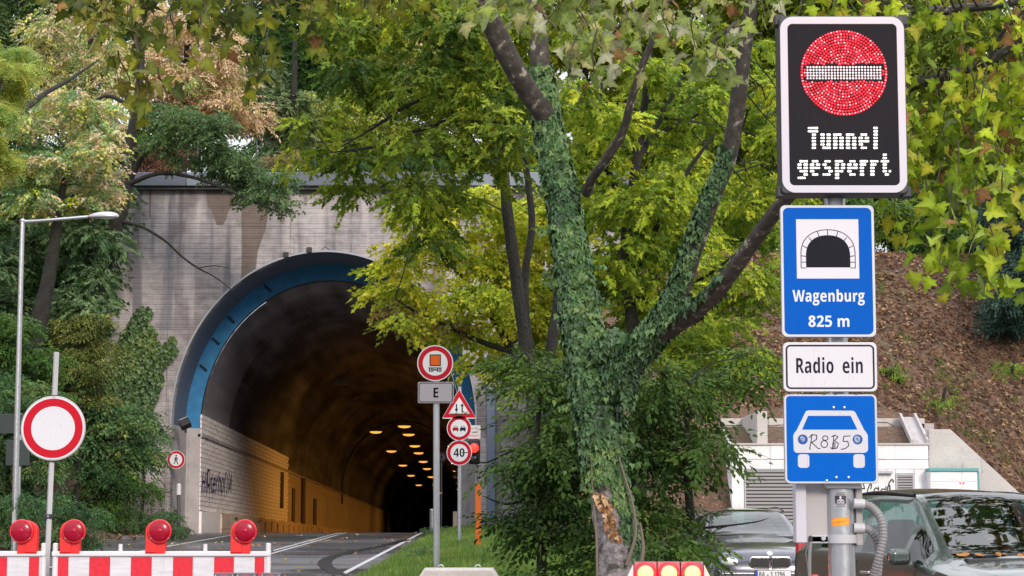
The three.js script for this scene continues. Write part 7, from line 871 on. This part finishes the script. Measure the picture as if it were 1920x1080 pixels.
  const hang = (x, y, D, len, pal, name, o = {}) => { // a twig that leaves a branch at (x, y) and hangs len metres
    const a = P(x, y, D), sway = RR(-0.35, 0.35) + (o.sway ?? 0), zz = RR(-0.25, 0.25), pts = []; const n = 5; for (let i = 0; i <= n; i++) { const u = i / n; pts.push(V(a.x + sway * u * len + 0.03 * RR(-1, 1), a.y - len * (o.arc ? u * u : u) * (o.drop ?? 1) + 0.02 * RR(-1, 1), a.z + zz * u)); } twigs.push(tube(pts, [0.007, 0.006, 0.0035, 0.002], 10, 5));
    const cv = new THREE.CatmullRomCurve3(pts), nl = Math.round(len / (o.gap ?? 0.075)); for (let i = 0; i < nl; i++) { const u = (i + 0.6 + 0.4 * R()) / nl, p = cv.getPoint(u).add(V(RR(-0.09, 0.09), RR(-0.06, 0.03), RR(-0.09, 0.09))); const dir = V(RR(-0.9, 0.9), RR(-1.1, 0.05), RR(-0.6, 0.6)).normalize(), nrm = V(RR(-0.9, 0.9), RR(-0.1, 1.0), RR(-0.2, 1)).normalize(); const yv = dir, xv = V(0, 0, 0).crossVectors(yv, nrm).normalize(), zv = V(0, 0, 0).crossVectors(xv, yv); const q = new THREE.Quaternion().setFromRotationMatrix(new THREE.Matrix4().makeBasis(xv, yv, zv)); const list = pal, ci = R() < (o.brown ?? 0.08) ? pal.length + Math.floor(R() * 3) : Math.floor(Math.min(0.999, Math.max(0, 0.5 + 0.8 * fbm(p.x * 1.5, p.y * 1.5, p.z, 3) + RR(-0.35, 0.35))) * pal.length); leaves.push({ p, q, s: (o.size ?? 0.155) * RR(0.7, 1.25), ci, name, pal }); } };
  // right of the sign: long curtains from limbs C, E and G
  const at = (l, t) => new THREE.CatmullRomCurve3(limbs[l].pts, false, 'centripetal').getPoint(t);
  const link = (l, t, x, y, D, r = 0.014) => { const a = at(l, t), b = P(x, y, D); twigs.push(tube([a, a.clone().lerp(b, 0.5).add(V(0, 0.06, 0)), b], [r, r * 0.8, r * 0.5], 8, 5)); };
  for (let x = 1655; x <= 1960; x += 13) { const t = (x - 1640) / 320, D = 17.4 + RR(-0.9, 0.9), yTop = 165 - 75 * t + RR(-20, 20), bot = [300, 380, 450, 500, 540, 470, 440][Math.min(6, Math.floor(t * 7))]; link('C', 0.62 + 0.33 * t, x, yTop, D); const len = Math.max(0.3, (bot - yTop) * m_px(D) * RR(0.45, 1.0)); hang(x, yTop, D, len, LIME, 'lime', { size: 0.125, gap: 0.05 }); if (R() < 0.5) hang(x + RR(-8, 8), yTop + RR(20, 120), D + RR(-0.6, 0.6), RR(0.4, 0.9), LIME, 'lime', { size: 0.12, gap: 0.05 }); }
  for (let x = 1500; x <= 1960; x += 17) { const D = 17.6 + RR(-0.8, 0.8), yTop = 5 + RR(-60, 15); link('E', Math.min(1, Math.max(0, (x - 1400) / 560)), x, yTop, D); hang(x, yTop, D, RR(0.3, 0.75), LIME, 'lime', { size: 0.125, gap: 0.055 }); }
  for (const [x, y, len] of [[1760, 300, 0.95], [1790, 330, 0.95], [1820, 380, 0.7], [1850, 380, 0.75], [1890, 300, 0.85], [1800, 260, 1.2], [1870, 420, 0.55], [1740, 330, 0.6]]) { hang(x, y, 16.6 + RR(-0.4, 0.4), len, LIME, 'lime', { size: 0.15, gap: 0.055, brown: 0.03 }); }
  // pale leaves in front of the trunk
  for (let x = 860; x <= 1470; x += 19) { const D = 15.5 + RR(-1.6, 2.2), t = (x - 860) / 610, yTop = -40 + RR(-40, 30), len = RR(0.12, 0.5) + (x > 960 && x < 1180 ? 0.38 * R() : 0) ; hang(x, yTop, D, len, PALE, 'pale', { size: 0.112, gap: 0.055, brown: 0.07 }); }
  for (const [x, y, len, s] of [[1025, 20, 0.28, 0.4], [1085, 10, 0.5, 0.3], [1120, 60, 0.42, 0.2], [1150, 20, 0.3, 0.3], [1180, 70, 0.2, 0.2], [1000, -10, 0.3, -0.3], [910, 0, 0.18, -0.2], [1060, 90, 0.3, 0], [1240, 30, 0.3, 0.2], [1300, 20, 0.34, 0.1], [1340, 60, 0.3, 0.3], [1380, 40, 0.3, -0.3]]) { hang(x, y, 14.5 + RR(-0.8, 1), len, PALE, 'pale', { size: 0.118, gap: 0.05, sway: s, brown: 0.06 }); hang(x + 20, y - 10, 15, len * 0.8, PALE, 'pale', { size: 0.112, gap: 0.06, sway: s, brown: 0.06 }); }
  // olive leaves across the upper left
  for (let x = 70; x <= 900; x += 20) { const D = 16.5 + RR(-1.3, 1.3), t = (x - 80) / 800, yTop = -45 + RR(-30, 15), dip = [0.15, 0.42, 0.42, 0.42, 0.44, 0.3, 0.42, 0.3, 0.2, 0.12][Math.min(9, Math.floor(Math.max(0, t) * 10))]; link('F', Math.min(1, Math.max(0, 1 - (x - 60) / 820)), x, yTop, D, 0.012); hang(x, yTop, D, dip * RR(0.6, 1.25) + 0.12, OLIVE, 'olive', { size: 0.115, gap: 0.052, brown: 0.03 }); if (R() < 0.6) hang(x + 8, yTop, D + RR(-1, 1), dip * RR(0.4, 1) + 0.08, OLIVE, 'olive', { size: 0.11, gap: 0.056, brown: 0.03 }); }
  for (const [x, y, len] of [[240, 40, 0.5], [250, 60, 0.62], [265, 100, 0.45], [225, 90, 0.5], [320, 20, 0.35], [300, 130, 0.2], [500, 60, 0.3], [470, 70, 0.45], [520, 80, 0.3], [372, 30, 0.3]]) hang(x, y, 15.6 + RR(-0.4, 0.4), len, OLIVE, 'olive', { size: 0.125, gap: 0.065, brown: 0.02 });
  for (const [a, b] of [[[325, -40], [250, 60]], [[325, -40], [240, 40]], [[510, -40], [500, 70]], [[320, 0], [320, 125]], [[250, 50], [252, 150]]]) twigs.push(tube([P(a[0], a[1], 17), P((a[0] + b[0]) / 2 + 6, (a[1] + b[1]) / 2, 16.4), P(b[0], b[1], 15.7)], [0.008, 0.006, 0.004], 10, 5));
  M('twigs', merge(twigs), std([0.07, 0.055, 0.04], 0.9), g);
  const seen = (l) => { const d = -l.p.z, px = 960 + l.p.x * F / d, v = (l.p.y - EYE) / d, py = 970 - v * F * 1.0; return px > -30 && px < 1950 && py > -40 && py < 1100; };
  leaves.forEach((l) => (l.k = seen(l) ? l.s / -l.p.z : 0)); const order = leaves.slice().sort((a, b) => b.k - a.k); const single = order.slice(0, 298), rest = order.slice(298), b = bases.get(g);
  for (const l of single) { const m = new THREE.Mesh(leafG[Math.floor(R() * 6)], matOf(l.name, l.pal)[l.ci]); m.name = 'leaf'; m.position.copy(l.p).sub(b); m.quaternion.copy(l.q); m.scale.setScalar(l.s); g.add(m); }
  scatter('foliage', leafG, leafMat, rest.map((l) => { const c = [...l.pal, ...BR][l.ci], k = RR(0.85, 1.15); return { p: l.p, q: l.q, yaw: 0, s: l.s, c: c.map((x) => x * k) }; }), g, 'stuff');
  // shaggy upper crown out of the frame that shades the ground
  const crown = fill(region([[-150, -700], [500, -900], [1500, -900], [3300, -700], [3300, -260], [2100, -160], [1400, -200], [700, -220], [-100, -180]], 21, 3.5, 1.3, [0.7, 1], 0.35), 9, 1, OLIVE, {}); scatter('crown', [spray('plane', 8, 0.7, 0.18, { tilt: 0.9 }), spray('plane', 7, 0.6, 0.2, { tilt: 0.9 })], leafMat, crown, g, 'stuff');

  // ivy on the trunk: thick from the top down, ragged at the foot, thinner along limb B
  const iv = T('trunk_ivy', 'thick dark green ivy wrapped round the leaning plane trunk', 'ivy', limbs.trunk.pts[0].clone().setY(0.05)), items = [];
  const clothe = (l, t0, t1, n, padFn, cover, lean = 1) => { const cv = new THREE.CatmullRomCurve3(l.pts, false, 'centripetal'), p0 = V(0, 0, 0), tg = V(0, 0, 0); for (let i = 0; i < n; i++) { const t = RR(t0, t1); cv.getPoint(t, p0); cv.getTangent(t, tg); const k = t * (l.r.length - 1), a = Math.floor(Math.min(k, l.r.length - 1.001)), r = mix(l.r[a], l.r[a + 1], k - a), ang = RR(0, 6.2832); const u = V(1, 0, 0).addScaledVector(tg, -tg.x).normalize(), w = V(0, 0, 0).crossVectors(tg, u), out = u.clone().multiplyScalar(Math.cos(ang)).addScaledVector(w, Math.sin(ang)); if (!cover(t, ang, out)) continue; const lump = 0.5 + 0.9 * fbm(p0.y * 1.6 + 3, ang * 1.2, 5, 3), rr = r + padFn(t) * Math.max(0.08, lump) * (0.35 + 0.65 * R()), p = p0.clone().addScaledVector(out, rr); const dir = V(RR(-0.7, 0.7), -1, RR(-0.7, 0.7)).addScaledVector(out, 0.35).normalize(), nrm = out.clone().add(V(RR(-0.5, 0.5), RR(-0.2, 0.7), RR(-0.5, 0.5))); const xv = V(0, 0, 0).crossVectors(dir, nrm).normalize(), zv = V(0, 0, 0).crossVectors(xv, dir); items.push({ p, yaw: 0, q: new THREE.Quaternion().setFromRotationMatrix(new THREE.Matrix4().makeBasis(xv, dir, zv)), s: RR(0.04, 0.07) + 0.05 * R() * R(), c: palette([[0.02, 0.052, 0.02], [0.034, 0.085, 0.028], [0.05, 0.12, 0.036], [0.085, 0.165, 0.044], [0.15, 0.22, 0.06]], p, 1.6) }); } };
  const bare = (t, out) => out.x < 0.25 - (t - 0.13) * 2.2 + 0.25 * N(t * 40, out.x * 3) && t < 0.24;
  clothe(limbs.trunk, 0.09, 0.8, 15000, (t) => mix(0.11, 0.055, sst(t, 0.3, 0.75)) * sst(t, 0.1, 0.22), (t, a, o) => (t > 0.27 || !bare(t, o)) && (t > 0.17 || (o.x > 0.1 + (0.17 - t) * 6 && R() < 0.6)) && (t < 0.74 || R() < 0.4));
  clothe(limbs.B, 0.02, 0.3, 4200, (t) => 0.07 * (1 - sst(t, 0.1, 0.3)) + 0.03, () => true); clothe(limbs.B, 0.3, 0.62, 1700, () => 0.035, (t, a, o) => o.x < 0.2 && R() < 0.75); clothe(limbs.C, 0, 0.3, 900, (t) => 0.08 * (1 - t * 3) + 0.02, (t, a, o) => o.y > -0.2 && t < 0.2 + 0.1 * R());
  for (let k = 0; k < 90; k++) { // loose shoots that stand off the trunk
    const t = RR(0.2, 0.72), cv = new THREE.CatmullRomCurve3(limbs.trunk.pts, false, 'centripetal'), p = cv.getPoint(t), a = RR(0, 6.28), L = RR(0.12, 0.38), o = V(Math.cos(a), RR(-0.5, 0.5), Math.sin(a)), n = Math.round(L / 0.035), r = 0.2; for (let i = 0; i < n; i++) { const u = i / n, q = p.clone().addScaledVector(o, r + L * u * 0.8).add(V(RR(-0.02, 0.02), -0.35 * L * u * u + 0.25 * L * u, RR(-0.02, 0.02))); items.push({ p: q, yaw: 0, q: new THREE.Quaternion().setFromEuler(new THREE.Euler(RR(-0.9, 0.9), RR(-1.2, 1.2), Math.PI + RR(-1, 1))), s: RR(0.04, 0.085), c: palette([[0.05, 0.12, 0.03], [0.08, 0.16, 0.04], [0.13, 0.2, 0.05]], q, 1.6) }); } }
  clothe({ pts: path([[1120, 660, 21.7], [1150, 640, 21.6], [1180, 660, 21.6], [1175, 760, 21.7]]), r: [0.06, 0.1, 0.09, 0.03] }, 0, 1, 1600, () => 0.08, () => true);
  const one = bufGeo((() => { const q = { p: [], c: [] }; addLeaf(q, leafTris('ivy', 0.14, 0.2), V(0, 0, 0), V(0, 1, 0), V(0, 0, 1), 1, [1, 1, 1]); return q; })()); scatter('leaves', [one], ivyMat, items, iv, 'stuff');
  M('stem', merge([tube(path([[1175, 1060, 21.7], [1192, 1000, 21.7], [1185, 940, 21.72], [1170, 890, 21.75], [1150, 820, 21.8]]), [0.02, 0.018, 0.015, 0.012, 0.01], 20, 6), tube(path([[1120, 1080, 21.75], [1118, 1000, 21.75], [1112, 930, 21.78], [1108, 860, 21.8]]), [0.016, 0.014, 0.012, 0.008], 18, 6), tube(path([[1196, 1085, 21.7], [1206, 1030, 21.7], [1200, 980, 21.75]]), [0.025, 0.02, 0.012], 12, 6)]), std([0.2, 0.15, 0.12], 0.95), iv);
  const dead = []; for (let i = 0; i < 95; i++) { const y = RR(925, 1010), x = 1128 + (y - 925) * 0.32 + RR(-13, 13) * (1 - (y - 925) / 240), p = P(x, y, 21.745 + RR(-0.02, 0.03)); dead.push({ p, yaw: 0, q: new THREE.Quaternion().setFromEuler(new THREE.Euler(RR(-0.8, 0.8), RR(-0.8, 0.8), Math.PI + RR(-0.9, 0.9))), s: RR(0.05, 0.085), c: pick([[0.38, 0.2, 0.09], [0.3, 0.15, 0.065], [0.46, 0.29, 0.15], [0.22, 0.13, 0.08]]) }); } scatter('withered_leaves', [one], ivyMat, dead, iv, 'stuff', 'withered orange ivy leaves');
}
// ------------------------------------------------------------------ grass, weeds, fallen leaves
{
  const tuft = () => { const b = { p: [], c: [] }; for (let i = 0; i < 9; i++) { const a = RR(0, 6.28), h = RR(0.08, 0.19), w = 0.006, lx = Math.cos(a) * RR(0.02, 0.07), lz = Math.sin(a) * RR(0.02, 0.07), ox = RR(-0.05, 0.05), oz = RR(-0.05, 0.05), px = -Math.sin(a) * w, pz = Math.cos(a) * w, k = leafCol(); const A = [ox - px, 0, oz - pz], B = [ox + px, 0, oz + pz], C = [ox + lx * 0.5 + px * 0.7, h * 0.6, oz + lz * 0.5 + pz * 0.7], E = [ox + lx * 0.5 - px * 0.7, h * 0.6, oz + lz * 0.5 - pz * 0.7], G = [ox + lx * 1.5, h, oz + lz * 1.5]; for (const v of [A, B, C, A, C, E, E, C, G]) { b.p.push(...v); b.c.push(...k); } } return bufGeo(b); };
  const it = []; for (let i = 0; i < 26000; i++) { const D = 26 + 42 * Math.pow(R(), 0.8), x = RR(-2.62, 2.6); if (x < -2.4 + 0.25 * N(D * 0.7, x)) { if (R() < 0.6) continue; } it.push({ p: V(x, vergeH(x, D) - 0.005, -D), yaw: RR(0, 6.28), s: RR(0.55, 1.25) * (0.8 + 0.5 * fbm(x, D * 0.5, 2)), c: palette([[0.12, 0.21, 0.045], [0.16, 0.27, 0.06], [0.21, 0.31, 0.07], [0.29, 0.35, 0.09]], V(x * 2, 0, D), 0.5) }); }
  const holder = new THREE.Group(); holder.name = 'grass'; scene.add(holder); bases.set(holder, V(0, 0, 0)); tag(holder, 'bright green grass growing on the verge beside the road', 'grass', null, 'stuff'); scatter('blades', [tuft(), tuft(), tuft()], leafMat, it, holder);
  // weeds at the end of the verge
  for (const [lab, px, py, D, s] of [['leafy weeds at the far end of the verge by the bollard', 845, 996, 64, 24], ['low weed clump in the grass left of the tall sign pole', 795, 1035, 40, 14]]) { const q = region([[px - s * 2, py - s * 0.5], [px + s * 2, py - s * 0.5], [px + s * 2, py + s * 0.4], [px - s * 2, py + s * 0.4]], D, 0.2, 0.16, [0.8, 1.1]), b = P(px, py + s * 0.5, D); tree('weeds', lab, 'weeds', { limbs: [{ pts: [b, b.clone().add(V(0.02, 0.1, 0)), b.clone().add(V(0, 0.2, 0))], r: [0.01, 0.008, 0.004], seg: 4, rad: 5 }], clumps: q, geos: G_.bush, dens: 110, size: 0.4, pal: [...BG, MG[1]], share: 0 }); }
  // leaf litter on the slope, the bank and the road
  const lf = bufGeo((() => { const b = { p: [], c: [] }; addLeaf(b, leafTris('maple', 0.25, 0.3), V(0, 0, 0), V(0, 1, 0), V(0, 0, 1), 1, [1, 1, 1]); return b; })()), LI = [[0.2, 0.1, 0.05], [0.28, 0.16, 0.085], [0.14, 0.07, 0.042], [0.1, 0.052, 0.035], [0.42, 0.28, 0.15], [0.065, 0.036, 0.028]];
  const lay = (n, f, pal, s) => { const l = []; for (let i = 0; i < n; i++) { const p = f(); if (!p) continue; l.push({ p, yaw: 0, q: new THREE.Quaternion().setFromEuler(new THREE.Euler(-1.57 + RR(-0.55, 0.55) + (p.tilt ?? 0), RR(-0.5, 0.5), RR(0, 6.28))), s: RR(...s), c: palette(pal, p, 2) }); } return l; };
  const mk = (name, label, l) => { const h = new THREE.Group(); h.name = name; scene.add(h); bases.set(h, V(0, 0, 0)); tag(h, label, 'fallen leaves', null, 'stuff'); scatter('leaves', [lf], leafMat, l, h); };
  mk('slope_leaf_litter', 'brown fallen leaves covering the slope above the white building', lay(38000, () => { const D = 52 + 15 * R(), x = RR(3.8, 17); return Object.assign(V(x, hillRight(x, -D) + 0.03, -D), { tilt: 0.5 }); }, LI, [0.06, 0.14]));
  mk('road_leaves', 'scattered yellow and brown leaves lying on the wet road', lay(130, () => { const D = RR(34, 68), x = RR(-10.2, -2.7); return V(x, roadY(D) + 0.02, -D); }, [[0.55, 0.42, 0.16], [0.4, 0.22, 0.1], [0.6, 0.5, 0.3]], [0.07, 0.15]));
  mk('kerb_leaves', 'brown leaves gathered along the pavement below the bank', lay(900, () => { const D = RR(46, 67), x = -12.4 + 1.9 * R(); return V(x, roadY(D) + 0.15, -D); }, LI, [0.06, 0.14]));
  // patches of grass on the slope
  const gp = []; for (let i = 0; i < 3200; i++) { const D = 51.8 + 9 * Math.pow(R(), 1.4), x = RR(3.9, 14); if (fbm(x * 0.55, D * 0.6, 77, 4) < 0.12) continue; gp.push({ p: V(x, hillRight(x, -D), -D), yaw: RR(0, 6.28), s: RR(0.7, 1.5), c: palette([[0.1, 0.15, 0.04], [0.15, 0.2, 0.05], [0.22, 0.24, 0.07]], V(x, 0, D), 0.6) }); }
  const h2 = new THREE.Group(); h2.name = 'slope_grass'; scene.add(h2); bases.set(h2, V(0, 0, 0)); tag(h2, 'patchy grass on the leaf-covered slope', 'grass', null, 'stuff'); scatter('blades', [tuft(), tuft()], leafMat, gp, h2);
}
scene.traverse((o) => { if (o.isMesh) { o.castShadow = true; o.receiveShadow = true; } });
renderer.render(scene, camera);
